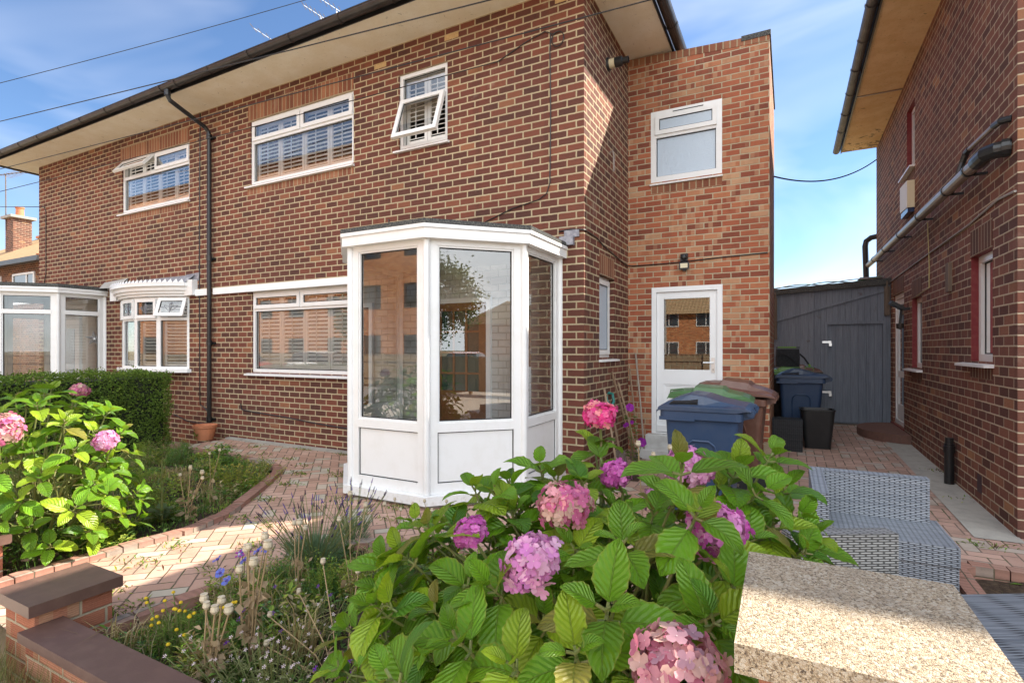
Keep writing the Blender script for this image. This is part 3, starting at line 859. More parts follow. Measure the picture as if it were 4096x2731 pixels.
# ------------------------------------------------------------------ the semi-detached pair
FY = 5.644
F = PY(FY)
house = thing('brick_house', 'dark red brick house with canted white porch and side extension behind the bins', 'house', (-5.4, FY, 0), group='semi-detached houses in a row')
nhouse = thing('brick_house', 'left half of the brick pair beyond the downpipe, with bow window and glazed porch', 'house', (-11.9, FY, 0), group='semi-detached houses in a row')
PX = -8.77
SZ = 5.663
SW = PXP(-2.046)
W1 = (-7.79, -5.53, 4.187, 5.227); W2 = (-4.70, -3.905, 4.225, 5.235); W3 = (-7.755, -5.53, 1.144, 2.44)
SWIN = (6.19, 6.80, 1.41, 2.432)
w = MB()
pwall(w, F, PX, -2.046, -0.2, 5.9, [W1, W2, W3])
pwall(w, SW, FY, 14.0, -0.2, 5.9, [SWIN], 0.10)
w.face([(PX, 14.0, -.2), (PX, 14.0, 5.9), (-2.046, 14.0, 5.9), (-2.046, 14.0, -.2)])
w.face([(PX, FY, -.2), (PX, FY, 5.9), (PX, 14.0, 5.9), (PX, 14.0, -.2)])
w.build('wall', M['brick'], house)

# eaves of each half: soffit, fascia, gutter, roof
def eaves(root, x0, x1, left, right):
    m = MB()
    xl = x0 - (0.61 if left else 0); xr = x1 + (0.61 if right else 0)
    m.box(xl, xr, 5.0, FY + .02, SZ, SZ + .05)
    if right: m.box(x1 - .02, xr, FY + .02, 13.6, SZ, SZ + .05)
    if left: m.box(xl, x0 + .02, FY + .02, 13.6, SZ, SZ + .05)
    m.build('soffit', M['soffit'], root)
    m = MB()
    m.box(xl - .012, xr + .012, 4.985, 5.0, SZ - .02, SZ + .15)
    if right: m.box(xr, xr + .015, 5.0, 13.6, SZ - .02, SZ + .15)
    if left: m.box(xl - .015, xl, 5.0, 13.6, SZ - .02, SZ + .15)
    m.build('fascia_board', M['black_plastic'], root)
    # gutter: half-round trough with joint straps
    gm = MB(); rad = 0.068; cy = 4.985 - rad - .012; cz = SZ + .055
    def trough(a, b, axis, c):
        prof = [(rad * math.cos(t), rad * math.sin(t)) for t in [math.pi + math.pi * k / 10 for k in range(11)]]
        for (p0, p1) in zip(prof, prof[1:]):
            if axis == 'x': gm.face([(a, c + p0[0], cz + p0[1]), (a, c + p1[0], cz + p1[1]), (b, c + p1[0], cz + p1[1]), (b, c + p0[0], cz + p0[1])])
            else: gm.face([(c + p0[0], a, cz + p0[1]), (c + p1[0], a, cz + p1[1]), (c + p1[0], b, cz + p1[1]), (c + p0[0], b, cz + p0[1])])
        n = int((b - a) / 0.88)
        for i in range(n + 1):
            t = a + .2 + (b - a - .4) * i / max(1, n); ww = 0.025 if i % 2 else 0.055
            pr = [((rad + .009) * math.cos(q), (rad + .009) * math.sin(q)) for q in [math.pi + math.pi * k / 10 for k in range(11)]]
            for (p0, p1) in zip(pr, pr[1:]):
                if axis == 'x': gm.face([(t, c + p0[0], cz + p0[1]), (t, c + p1[0], cz + p1[1]), (t + ww, c + p1[0], cz + p1[1]), (t + ww, c + p0[0], cz + p0[1])])
                else: gm.face([(c + p0[0], t, cz + p0[1]), (c + p1[0], t, cz + p1[1]), (c + p1[0], t + ww, cz + p1[1]), (c + p0[0], t + ww, cz + p0[1])])
        # rolled lip and hanging straps back to the fascia
        if axis == 'x': gm.tube([(a, c - rad, cz + .002), (b, c - rad, cz + .002)], .007, 6)
        else:
            e = c + rad if right and c > x1 else c - rad
            gm.tube([(e, a, cz + .002), (e, b, cz + .002)], .007, 6)
    trough(xl - (.08 if left else 0), xr + (.08 if right else 0), 'x', cy)
    if right: trough(4.93, 13.6, 'y', xr + .015 + rad + .012)
    if left: trough(4.93, 13.6, 'y', xl - .015 - rad - .012)
    gm.build('gutter', M['gutter'], root, smooth=False, solid=0.004)
    # low hipped roof
    m = MB(); ze = SZ + .15; pit = 0.12; yc = 9.3; zr = ze + (yc - 4.93) * pit
    X0, X1 = xl - (.05 if left else 0), xr + (.05 if right else 0)
    hx = 4.37
    m.face([(X0, 4.93, ze), (X1, 4.93, ze), (X1 - (hx if right else 0), yc, zr), (X0 + (hx if left else 0), yc, zr)])
    m.face([(X1, 13.67, ze), (X0, 13.67, ze), (X0 + (hx if left else 0), yc, zr), (X1 - (hx if right else 0), yc, zr)])
    if right: m.face([(X1, 4.93, ze), (X1, 13.67, ze), (X1 - hx, yc, zr)])
    if left: m.face([(X0, 13.67, ze), (X0, 4.93, ze), (X0 + hx, yc, zr)])
    m.build('roof', M['felt'], root)
eaves(house, PX, -2.046, False, True)

# upper windows, lintels and brick sills
u0, u1, z0, z1 = W1
window(house, F, u0, u1, z0, z1, [(u0, u1, z0, 4.885, 'fixed'), (u0, -6.64, 4.885, z1, 'sash'), (-6.64, u1, 4.885, z1, 'sash')], sill=(u0 - .09, u1 + .02, .05, .05), shutters=(4, z0 + .05, z1 - .03, R(42)))
lintel(house, F, u0 - .05, u1 + .0, z1 + .006, z1 + .262)
lintel(house, F, u0 - .07, u1 + .0, z0 - .16, z0 - .052, name='brick_sill')
u0, u1, z0, z1 = W2
window(house, F, u0, u1, z0, z1, [(u0, u1, 4.875, z1, 'fixed'), (u0, u1, z0, 4.875, 'open', None, R(19))], sill=(u0 - .07, u1 + .03, .05, .05), shutters=(2, z0 + .05, z1 - .03, R(24)))
u0, u1, z0, z1 = W3
window(house, F, u0, u1, z0, z1, [(u0, u1, z0, 2.155, 'fixed'), (u0, -6.64, 2.155, z1, 'sash'), (-6.64, u1, 2.155, z1, 'sash')], sill=(u0 - .12, u1 + .02, .06, .055), shutters=(4, z0 + .05, z1 - .03, R(42)))
m = MB(); m.box(PX + .06, -4.72, FY - .045, FY + .01, 2.447, 2.555); m.build('white_band', M['white_paint'], house, bevel=0.006)
m = MB(); m.box(-7.80, -4.72, FY - .10, FY + .01, 2.4405, 2.452); m.build('head_trim', M['white_paint'], house)

# side window in the flank wall (obscure glass)
u0, u1, z0, z1 = SWIN
window(house, SW, u0, u1, z0, z1, [(u0, u1, z0, z1, 'sash', 'obscure')], setback=0.07, sill=(u0 - .02, u1 + .10, .05, .05))
lintel(house, SW, u0 - .0, u1 + .0, z1 + .004, z1 + .26)
# boiler flue on the flank wall
m = MB(); ry = Matrix.Rotation(R(90), 3, 'Y')
m.lathe([(0.0, 0.0), (0.085, 0.0), (0.075, 0.03), (0.0, 0.032)], (-2.046, 6.52, 5.14), 18, ry)
fl = m.build('flue', M['bin_black'], house)
m = MB(); m.lathe([(0.058, 0.02), (0.058, 0.12), (0.0, 0.12)], (-2.046, 6.52, 5.14), 18, ry); m.build('flue_pipe', M['cream_box'], fl)
m = MB(); m.lathe([(0.062, 0.10), (0.062, 0.19), (0.040, 0.20), (0.040, 0.27), (0.032, 0.27), (0.030, 0.20)], (-2.046, 6.52, 5.14), 18, ry)
m.build('flue_terminal', M['bin_black'], fl)
m = MB(); m.tube([(-2.03, 6.55, 4.02), (-1.99, 6.55, 4.04), (-1.975, 6.55, 3.98), (-1.975, 6.55, 3.78)], .012, 8); m.build('overflow_pipe', M['steel_pipe'], house)

# extension set back behind
EY = 7.48; E = PY(EY)
EW = (-1.72, -0.785, 3.848, 4.836); ED = (-1.707, -0.778, 0.34, 2.375)
m = MB()
pwall(m, E, -2.046, -0.22, -0.2, 5.44, [EW, ED], 0.09)
m.face([E.p(-2.046, 5.44), E.p(-.22, 5.44), E.p(-.22, 5.45), E.p(-2.046, 5.56)])
ER = PXP(-0.22)
pwall(m, ER, EY, 9.85, -0.2, 5.45, [])
m.face([(-0.22, 9.85, -.2), (-0.22, 9.85, 5.45), (-2.046, 9.85, 5.45), (-2.046, 9.85, -.2)])
m.face([(-2.046, EY, 5.44), (-.22, EY, 5.44), (-.22, 9.85, 5.44), (-2.046, 9.85, 5.44)])
m.build('extension_wall', M['brick_ext'], house)
# brick-on-edge coping
cp = MB('rot')
cp.hexa([(-2.046, EY - .004, 5.555), (-.22, EY - .004, 5.445), (-.22, EY + .22, 5.445), (-2.046, EY + .22, 5.555), (-2.046, EY - .004, 5.655), (-.22, EY - .004, 5.545), (-.22, EY + .22, 5.545), (-2.046, EY + .22, 5.655)])
cpo = cp.build('coping', M['soldier'], house)
for l in cpo.data.uv_layers[0].data: l.uv = ((l.uv[0] - 5.56) * .5 + .06, l.uv[1])
m = MB(); m.box(-0.55, -0.205, EY - .012, 9.86, 5.52, 5.585); m.build('felt_edge', M['felt'], house)
u0, u1, z0, z1 = EW
window(house, E, u0, u1, z0, z1, [(u0, u1, z0, 4.49, 'fixed', 'obscure'), (u0, u1, 4.49, z1, 'sash', 'obscure')], setback=0.0, fw=0.075, sill=(u0 - .01, u1 + .01, .03, .045))
m = MB(); pbox(m, E, -1.42, -1.02, 4.79, 4.80, 0, .006); m.build('trickle_vent', M['black_plastic'], house)
lintel(house, E, u0, u1, z0 - .16, z0 - .048, name='brick_sill')
# back door with a half-glazed leaf
u0, u1, z0, z1 = ED
m = MB(); pframe(m, E, u0, u1, z0, z1, 0.065, -.08, .012, 0.02)
d = m.build('door', M['white_paint'], house, bevel=0.004)
m = MB(); a, b = u0 + .068, u1 - .068
pframe(m, E, a, b, z0 + .022, z1 - .068, 0.095, -.065, -.02, 0.20)
pbox(m, E, a + .095, b - .095, 1.03, 1.235, -.065, -.021)
pbox(m, E, a + .095, b - .095, z0 + .2, 1.03, -.06, -.038)
pframe(m, E, a + .095, b - .095, z0 + .222, 1.03, .02, -.04, -.030)
pbox(m, E, a - .0, b + .0, z0 + .03, z0 + .12, -.021, .012)
m.build('door_leaf', M['white_paint'], d, bevel=0.004)
m = MB(); m.face([E.p(a + .095, 1.235, -.045), E.p(b - .095, 1.235, -.045), E.p(b - .095, z1 - .163, -.045), E.p(a + .095, z1 - .163, -.045)]); m.build('pane', M['glass'], d)
m = MB(); pbox(m, E, b - .075, b - .03, 1.20, 1.40, -.02, -.012); m.tube([E.p(b - .052, 1.335, -.012), E.p(b - .052, 1.335, .04), E.p(b - .17, 1.335, .045)], .009, 8); m.build('handle', M['metal'], d)
m = MB(); pbox(m, E, b - .056, b - .048, 1.225, 1.255, -.0125, -.0115); m.build('keyhole', M['rubber'], d)
m = MB(); m.box(-1.76, -.76, EY - .16, EY + .02, 0.0, 0.335); m.box(-1.82, -.70, EY - .42, EY - .16, 0.0, 0.17); m.build('door_step', M['grey_paint_step'], house, bevel=0.012)
# floodlight, sensor and cable over the back door
m = MB(); pbox(m, E, -1.31, -1.216, 2.715, 2.812, 0, .05); m.lathe([(0.045, 0), (0.042, .03), (.025, .045), (0, .05)], E.p(-1.262, 2.765, .05), 16, Matrix.Rotation(R(90), 3, 'X')); m.build('alarm_sounder', M['bin_black'], house, bevel=.006)
m = MB(); pbox(m, E, -1.32, -1.195, 2.60, 2.69, .05, .085); pbox(m, E, -1.28, -1.24, 2.58, 2.70, 0, .05); fl = m.build('floodlight', M['bin_black'], house, bevel=.005)
m = MB(); pbox(m, E, -1.305, -1.21, 2.615, 2.675, .0855, .089); m.build('lens', M['cream_box'], fl)
m = MB()
pts = [SW.p(FY + .01, 2.86, .01), SW.p(FY + .4, 2.85, .012), SW.p(6.3, 2.80, .012), SW.p(7.0, 2.73, .012), SW.p(7.40, 2.70, .014), (-1.98, EY - .014, 2.70), (-1.6, EY - .012, 2.70), (-1.32, EY - .012, 2.705), (-.8, EY - .012, 2.73), (-.24, EY - .012, 2.745)]
m.tube(pts, .008, 6); m.build('cable', M['black_plastic'], house); m = MB(); m.tube([F.p(-2.35, 2.87, .01), F.p(-2.2, 2.88, .012), F.p(-2.05, 2.86, .014), SW.p(FY + .01, 2.86, .01)], .008, 6)
m.build('cable', M['black_plastic'], house)
# telephone cable with its loop, dropping to the porch
m = MB(); c0 = Vector(F.p(-2.33, 5.22, .012)); lp = [F.p(-3.15, 5.03, .012), F.p(-2.75, 5.17, .014), F.p(-2.52, 5.22, .014), F.p(-2.42, 5.16, .014)]
for k in range(0, 15):
    a = R(100 - 26 * k); lp.append(F.p(-2.36 + .075 * math.cos(a), 5.09 + .085 * math.sin(a), .016))
m.tube(lp, .006, 6); m.build('cable', M['black_plastic'], house); m = MB()
m.tube([F.p(-2.45, 5.18, .012), F.p(-2.46, 5.0, .012), F.p(-2.45, 4.3, .012), F.p(-2.46, 3.45, .012), F.p(-2.50, 3.33, .013), F.p(-2.60, 3.27, .013), F.p(-2.95, 3.21, .012), F.p(-3.3, 3.10, .012), F.p(-3.65, 2.95, .012)], .006, 6)
m.build('cable', M['black_plastic'], house)
m = MB(); m.tube([F.p(-4.87, 3.30, .01), F.p(-4.87, 2.72, .01)], .007, 6); m.build('cable', M['black_plastic'], house)
# cable tacked low along the front and the air bricks
m = MB(); m.tube([F.p(-8.02, .62, .01), F.p(-8.0, .52, .012), F.p(-7.6, .49, .012), F.p(-7.0, .46, .012), F.p(-6.2, .40, .012), F.p(-5.4, .36, .012), F.p(-4.7, .34, .012)], .008, 6)
m.build('cable', M['black_plastic'], house)
for ux, zz, hh in ((-7.35, .30, .15), (-4.92, .25, .07)):
    m = MB(); pframe(m, F, ux, ux + .225, zz, zz + hh, .018, -.02, .004)
    for k in range(1, 8): pbox(m, F, ux + .225 * k / 8 - .006, ux + .225 * k / 8 + .006, zz + .018, zz + hh - .018, -.02, .002)
    pbox(m, F, ux + .01, ux + .215, zz + .01, zz + hh - .01, -.03, -.012)
    m.build('air_brick', M['brick_right'], house)
for ux, zz in ((-3.95, 5.50), (-5.14, 5.42), (-2.40, 5.51)):
    m = MB(); pbox(m, F, ux, ux + .215, zz, zz + .072, -.02, .002); m.build('yellow_brick', plain('yellow_brick', (.52, .36, .17), .9, 60, .7, (.34, .20, .09), 60, .4), house)
m = MB(); m.box(-8.3, -4.72, FY - .10, FY + .002, 0.0, .048); m.build('base_strip', M['concrete'], house, bevel=.015)
# downpipe with its swan neck
m = MB()
m.tube([(-8.79, 4.905, 5.655), (-8.79, 4.905, 5.56), (-8.79, 4.94, 5.50), (-8.775, 5.50, 5.28), (-8.77, 5.56, 5.22), (-8.77, 5.575, 5.12), (-8.77, 5.575, .20)], .036, 12)
dp = m.build('downpipe', M['black_plastic'], house, smooth=True)
for zz in (5.60, 5.13, 3.06, 1.62, .32):
    m = MB(); yy = 4.905 if zz > 5.5 else 5.575
    m.lathe([(0.040, zz - .04), (.046, zz - .04), (.046, zz + .0), (.044, zz + .01), (.046, zz + .02), (.046, zz + .045), (.040, zz + .045)], (-8.79 if zz > 5.5 else -8.77, yy, 0), 14)
    if zz < 5.5: m.box(-8.85, -8.69, yy + .03, FY + .005, zz - .018, zz + .018)
    m.build('pipe_clip', M['black_plastic'], dp)

# ------------------------------------------------------------------ porch builder (bay of white frames with cant)
def porch(root, pts, zb, zt, gz0, gz1, transom, fas_z, inside, felt_z):
    """pts: plan corners in order; faces between them, outside to the right of travel"""
    fr = MB(); seals = MB(); panes = []; panels = []
    for a, b in zip(pts, pts[1:]):
        P = PD(a, b); Ln = P.len
        pframe(fr, P, .03, Ln - .03, zb, zt, .075, -.065, 0, .10, .055)
        pbox(fr, P, .105, Ln - .105, gz0 - .085, gz0, -.065, -.0005)
        pframe(fr, P, .105, Ln - .105, gz0, zt - .055, .018, -.05, -.012)
        if transom:
            pbox(fr, P, .105, Ln - .105, transom - .04, transom + .04, -.06, .006)
            parts = [(gz0 + .018, transom - .04), (transom + .04, zt - .073)]
        else: parts = [(gz0 + .018, zt - .073)]
        for lo, hi in parts:
            panes.append([P.p(.123, lo, -.035), P.p(Ln - .123, lo, -.035), P.p(Ln - .123, hi, -.035), P.p(.123, hi, -.035)])
            gasket(seals, P, .123, Ln - .123, lo, hi, -.034, .010)
        panels.append((P, .105, Ln - .105, zb + .10, gz0 - .085))
    n = len(pts)
    for i in range(n):                                  # corner posts
        x, y = pts[i]
        fr.lathe([(0.0, zb), (.034, zb), (.034, zt), (0, zt)], (x, y, 0), 12)
    base = fr.build('porch', M['upvc'], root, bevel=0.004)
    seals.build('seal', M['rubber'], base)
    for q in panes:
        m = MB(); m.face(q); m.build('pane', M['glass'], base)
    for P, a, b, lo, hi in panels:
        m = MB(); pbox(m, P, a, b, lo, hi, -.05, -.022); m.build('panel', M['upvc'], base)
        m = MB(); gasket(m, P, a + .002, b - .002, lo + .002, hi - .002, -.0215, .008); m.build('seal', M['rubber'], base)
    c = Vector((sum(p[0] for p in pts) / n, max(p[1] for p in pts), 0))
    def grow(d):
        out = []
        for i in range(n):
            dirs = []
            if i > 0: dirs.append(PD(pts[i - 1], pts[i]).n)
            if i < n - 1: dirs.append(PD(pts[i], pts[i + 1]).n)
            if len(dirs) == 2:
                bis = (dirs[0] + dirs[1]).normalized(); k = d / max(.3, bis.dot(dirs[0])); q = Vector((*pts[i], 0)) + bis * k
            else: q = Vector((*pts[i], 0)) + dirs[0] * d
            out.append((q.x, q.y))
        return out
    m = MB(); m.prism(list(reversed(grow(.075))) if False else grow(.075), zb - .085, zb - .001); m.build('sill', M['upvc'], base, bevel=.006)
    m = MB(); m.prism(grow(.02), 0.0, zb - .085); m.build('plinth', M['concrete'], base)
    o_ = grow(.085); i_ = grow(-.05)
    m = MB()
    for k in range(n - 1):
        q = [(o_[k], o_[k + 1], i_[k + 1], i_[k])][0]
        m.hexa([(*q[0], fas_z[0]), (*q[1], fas_z[0]), (*q[2], fas_z[0]), (*q[3], fas_z[0]), (*q[0], fas_z[1] - .035), (*q[1], fas_z[1] - .035), (*q[2], fas_z[1] - .035), (*q[3], fas_z[1] - .035)])
    o2 = grow(.10)
    for k in range(n - 1):
        q = (o2[k], o2[k + 1], i_[k + 1], i_[k])
        m.hexa([(*q[0], fas_z[1] - .034), (*q[1], fas_z[1] - .034), (*q[2], fas_z[1] - .034), (*q[3], fas_z[1] - .034), (*q[0], fas_z[1]), (*q[1], fas_z[1]), (*q[2], fas_z[1]), (*q[3], fas_z[1])])
    m.build('fascia', M['upvc'], base, bevel=.004)
    m = MB(); g = grow(.10)
    m.prism(g, fas_z[1] + .001, felt_z); m.build('felt_roof', M['felt'], base, bevel=.012)
    return base, grow

pp = [(-4.675, FY), (-4.675, 4.716), (-3.99, 4.031), (-3.026, 4.031), (-2.341, 4.716), (-2.341, FY)]
pb, pg = porch(house, pp, .14, 2.56, .81, 2.5, None, (2.555, 2.685), None, 2.73)
m = MB(); m.prism(pg(-.07), .1, .145); m.build('porch_floor', M['concrete'], pb)
m = MB(); m.prism(pg(-.06), 2.545, 2.553); m.build('porch_ceiling', M['inside_white'], pb)
m = MB(); m.box(-4.64, -2.38, FY - .006, FY + .01, .14, 2.55); m.build('painted_wall', M['brick_white'], pb)
m = MB(); pframe(m, F, -4.14, -3.24, .145, 2.16, .06, .006, .05, .02); m.build('door_frame', M['white_paint'], pb)
m = MB(); a, b = -4.075, -3.305
pframe(m, F, a, b, .165, 2.10, .10, .01, .045, .18)
pbox(m, F, a + .1, b - .1, .30, .95, .012, .034)
for k in (1, 2): pbox(m, F, sub(a + .1, b - .1, k / 3) - .012, sub(a + .1, b - .1, k / 3) + .012, .95, 2.0, .012, .04)
for k in (1, 2, 3): pbox(m, F, a + .1, b - .1, sub(.95, 2.0, k / 4) - .012, sub(.95, 2.0, k / 4) + .012, .0115, .0405)
pbox(m, F, a + .1, b - .1, .93, .99, .0125, .042)
fd = m.build('front_door', M['brown_door'], pb, bevel=.003)
m = MB(); m.face([F.p(a + .1, .97, .02), F.p(b - .1, .97, .02), F.p(b - .1, 2.0, .02), F.p(a + .1, 2.0, .02)]); m.build('door_glass', plain('dark_door_glass', (0.03, 0.06, 0.055), 0.08), pb)
m = MB(); m.box(-2.33, -2.16, FY - .05, FY + .004, 2.70, 2.80); m.box(-2.28, -2.10, FY - .02, FY + .003, 2.79, 2.87); m.build('flashing', M['lead'], house, bevel=.02)
m = MB(); m.box(-2.62, -2.48, FY - .03, FY - .006, .52, .61); m.build('socket', M['white_paint'], pb, bevel=.004)

# ------------------------------------------------------------------ the left half
W0 = (-11.66, -9.45, 4.187, 5.205)
BOWH = (-11.66, -9.45, 1.16, 2.45)
m = MB()
pwall(m, F, -15.16, PX, -0.2, 5.9, [W0, BOWH])
m.face([(-15.16, FY, -.2), (-15.16, FY, 5.9), (-15.16, 14, 5.9), (-15.16, 14, -.2)])
m.face([(-15.16, 14, -.2), (-15.16, 14, 5.9), (PX, 14, 5.9), (PX, 14, -.2)])
m.build('wall', M['brick'], nhouse)
eaves(nhouse, -15.16, PX, True, False)
u0, u1, z0, z1 = W0
window(nhouse, F, u0, u1, z0, z1, [(u0, u1, z0, 4.86, 'fixed'), (u0, -10.56, 4.86, z1, 'open', None, R(38)), (-10.56, u1, 4.86, z1, 'sash')], sill=(u0 - .10, u1 + .02, .05, .05), shutters=(4, z0 + .05, z1 - .03, R(42)))
lintel(nhouse, F, u0 - .05, u1, z1 + .006, z1 + .262)
lintel(nhouse, F, u0 - .07, u1, z0 - .16, z0 - .052, name='brick_sill')
# bow window
bx, chord, sag = -10.555, 1.105, .32
Rr = (chord ** 2 + sag ** 2) / (2 * sag); ha = math.asin(chord / Rr)
def arc(off, k, n=4):
    t = -ha + 2 * ha * k / n
    return (bx + (Rr + off) * math.sin(t), FY - ((Rr + off) * math.cos(t) - Rr * math.cos(ha)))
bp = [arc(0, k) for k in range(5)]
fr = MB(); bowz = (1.16, 2.45)
for k, (a, b) in enumerate(zip(bp, bp[1:])):
    P = PD(a, b); Ln = P.len
    pframe(fr, P, .0, Ln, bowz[0], bowz[1], .045, -.06, 0)
    pbox(fr, P, .045, Ln - .045, 2.03, 2.085, -.06, -.0005)
bow = fr.build('bow_window', M['upvc'], nhouse, bevel=.004)
sl = MB()
for k, (a, b) in enumerate(zip(bp, bp[1:])):
    P = PD(a, b); Ln = P.len
    m = MB(); m.face([P.p(.045, 1.205, -.03), P.p(Ln - .045, 1.205, -.03), P.p(Ln - .045, 2.03, -.03), P.p(.045, 2.03, -.03)]); m.build('pane', M['glass'], bow)
    gasket(sl, P, .045, Ln - .045, 1.205, 2.03, -.029)
    Q = PTilt(P, 2.42, R(20) if k == 3 else 0.0, .003)
    m = MB(); pframe(m, Q, .03, Ln - .03, 2.07, 2.42, .058, 0, .03); m.build('opening_sash', M['upvc'], bow, bevel=.004)
    m = MB(); m.face([Q.p(.085, 2.125, .012), Q.p(Ln - .085, 2.125, .012), Q.p(Ln - .085, 2.365, .012), Q.p(.085, 2.365, .012)]); m.build('pane', M['glass'], bow)
    gasket(sl, Q, .086, Ln - .086, 2.126, 2.364, .013)
    # leaded tulip motif
    m = MB(); uc = Ln / 2
    def T(pl): m.tube([Q.p(uc + x, 2.245 + z, .016) for x, z in pl], .0045, 5)
    T([(-.12, .03), (-.03, .02), (0, -.09), (.03, .02), (.12, .03)]); T([(0, -.11), (0, .11)])
    T([(-.13, .035), (-.09, -.02), (-.04, -.06), (0, -.08), (.04, -.06), (.09, -.02), (.13, .035)]); T([(-.03, .0), (-.035, .04), (0, .09), (.035, .04), (.03, 0)])
    T([(-uc + .09, .0), (-.06, -.01)]); T([(.06, -.01), (uc - .09, .0)])
    m.build('leading', M['lead'], bow)
    # shutter behind
    m = MB(); pframe(m, P, .03, Ln - .03, 1.2, 2.42, .045, -.15, -.12)
    z = 1.27
    while z < 2.36:
        c0 = (z - .016, -.16); c1 = (z + .016, -.112)
        m.hexa([P.p(.075, c0[0] - .004, c0[1]), P.p(Ln - .075, c0[0] - .004, c0[1]), P.p(Ln - .075, c1[0] - .004, c1[1]), P.p(.075, c1[0] - .004, c1[1]),
                P.p(.075, c0[0] + .004, c0[1]), P.p(Ln - .075, c0[0] + .004, c0[1]), P.p(Ln - .075, c1[0] + .004, c1[1]), P.p(.075, c1[0] + .004, c1[1])])
        z += .061
    m.build('shutter', M['shutter'], bow)
sl.build('seal', M['rubber'], bow)
def arcslab(z0, z1, off, zt=None, n=20):
    o_ = [arc(off, k, n) for k in range(n + 1)]
    m = MB(); m.prism([(bx - chord - off * .8, FY)] + o_ + [(bx + chord + off * .8, FY)], z0, z1); return m
arcslab(1.10, 1.159, .07).build('sill', M['upvc'], bow, bevel=.006)
cn = arcslab(2.455, 2.50, .05); cn2 = arcslab(2.501, 2.55, .09); cn3 = arcslab(2.551, 2.62, .13); cn4 = arcslab(2.621, 2.68, .18)
for q in (cn2, cn3, cn4): cn.v, off_ = cn.v + q.v, len(cn.v); cn.f += [tuple(i + off_ for i in f) for f in q.f]; cn.uv += q.uv; cn.col += q.col
for k in range(26):                                      # saw-tooth edge dressing
    a = arc(.185, k, 26); b = arc(.185, k + 1, 26); mid = ((a[0] + b[0]) / 2, (a[1] + b[1]) / 2)
    cn.face([(a[0], a[1], 2.68), (b[0], b[1], 2.68), (mid[0], mid[1] + .02, 2.745)])
cn.box(bx + chord + .02, bx + chord + .24, FY - .10, FY, 2.46, 2.73)
cn.box(bx - chord - .24, bx - chord - .02, FY - .10, FY, 2.46, 2.73)
cn.build('canopy', M['upvc'], bow)
m = MB(); n = 20; o_ = [arc(.16, k, n) for k in range(n + 1)]
for k in range(n):
    a, b = o_[k], o_[k + 1]
    ta = bx + (a[0] - bx) * 1.08; tb = bx + (b[0] - bx) * 1.08
    m.face([(a[0], a[1], 2.68), (b[0], b[1], 2.68), (tb, FY - .006, 2.83), (ta, FY - .006, 2.83)])
m.face([(bx + chord - .1, FY - .007, 2.66), (bx + chord + .28, FY - .007, 2.72), (bx + chord + .34, FY - .007, 2.86), (bx + chord - .1, FY - .007, 2.84)])
m.build('lead_roof', M['lead'], bow)
m = MB(); m.box(bx + chord + .24, PX - .06, FY - .045, FY + .01, 2.447, 2.555); m.build('white_band', M['white_paint'], nhouse, bevel=.006)
# neighbour's porch
np_ = [(-14.62, FY), (-14.62, 4.86), (-13.93, 4.17), (-12.97, 4.17), (-12.284, 4.86), (-12.284, FY)]
npb, npg = porch(nhouse, np_, .14, 2.59, .62, 2.5, 2.22, (2.585, 2.68), None, 2.75)
m = MB(); m.prism(npg(-.07), .1, .145); m.build('porch_floor', M['concrete'], npb)
m = MB(); m.box(-14.58, -12.32, FY - .006, FY + .01, .14, 2.55); m.build('painted_wall', M['inside_white'], npb)
m = MB(); pframe(m, F, -14.2, -13.2, .145, 2.2, .06, .006, .06, .02); pbox(m, F, -14.14, -13.26, .165, 2.14, .007, .035); fd2 = m.build('front_door', M['white_paint'], npb, bevel=.004)
m = MB(); pbox(m, F, -13.95, -13.45, 1.0, 1.95, .036, .04); m.build('door_glass', M['obscure'], npb)
m = MB(); m.face([(-12.2, FY - .01, 2.70), (-11.45, FY - .01, 2.70), (-11.42, FY - .01, 2.90), (-12.3, FY - .01, 2.86)]); m.face([(-12.3, FY - .011, 2.86), (-11.42, FY - .011, 2.90), (-11.5, FY - .16, 2.70), (-12.2, FY - .16, 2.72)]); m.build('flashing', M['grey_flash'], nhouse)
for ux, zz, hh in ((-10.02, .30, .17), (-9.35, .34, .07)):
    m = MB(); pframe(m, F, ux, ux + .225, zz, zz + hh, .018, -.02, .004)
    for k in range(1, 8): pbox(m, F, ux + .225 * k / 8 - .006, ux + .225 * k / 8 + .006, zz + .018, zz + hh - .018, -.02, .002)
    m.build('air_brick', M['brick_right'], nhouse)
m = MB()
m.tube([F.p(-9.12, 5.64, .01), F.p(-9.13, 4.5, .012), F.p(-9.14, 2.9, .012), F.p(-9.13, 1.0, .012), F.p(-9.12, .55, .012), F.p(-8.95, .48, .012), F.p(-8.84, .35, .012)], .008, 6)
m.build('cable', M['black_plastic'], nhouse); m = MB(); m.tube([F.p(-9.9, .33, .012), F.p(-9.5, .24, .014), F.p(-9.0, .22, .014), F.p(-8.85, .28, .014)], .008, 6)
m.build('cable', M['black_plastic'], nhouse); m = MB(); m.tube([F.p(-14.86, 4.72, .02), F.p(-14.80, 4.6, .012), F.p(-14.80, 3.2, .012), F.p(-14.9, 2.95, .012)], .008, 6)
m.build('cable', M['black_plastic'], nhouse)
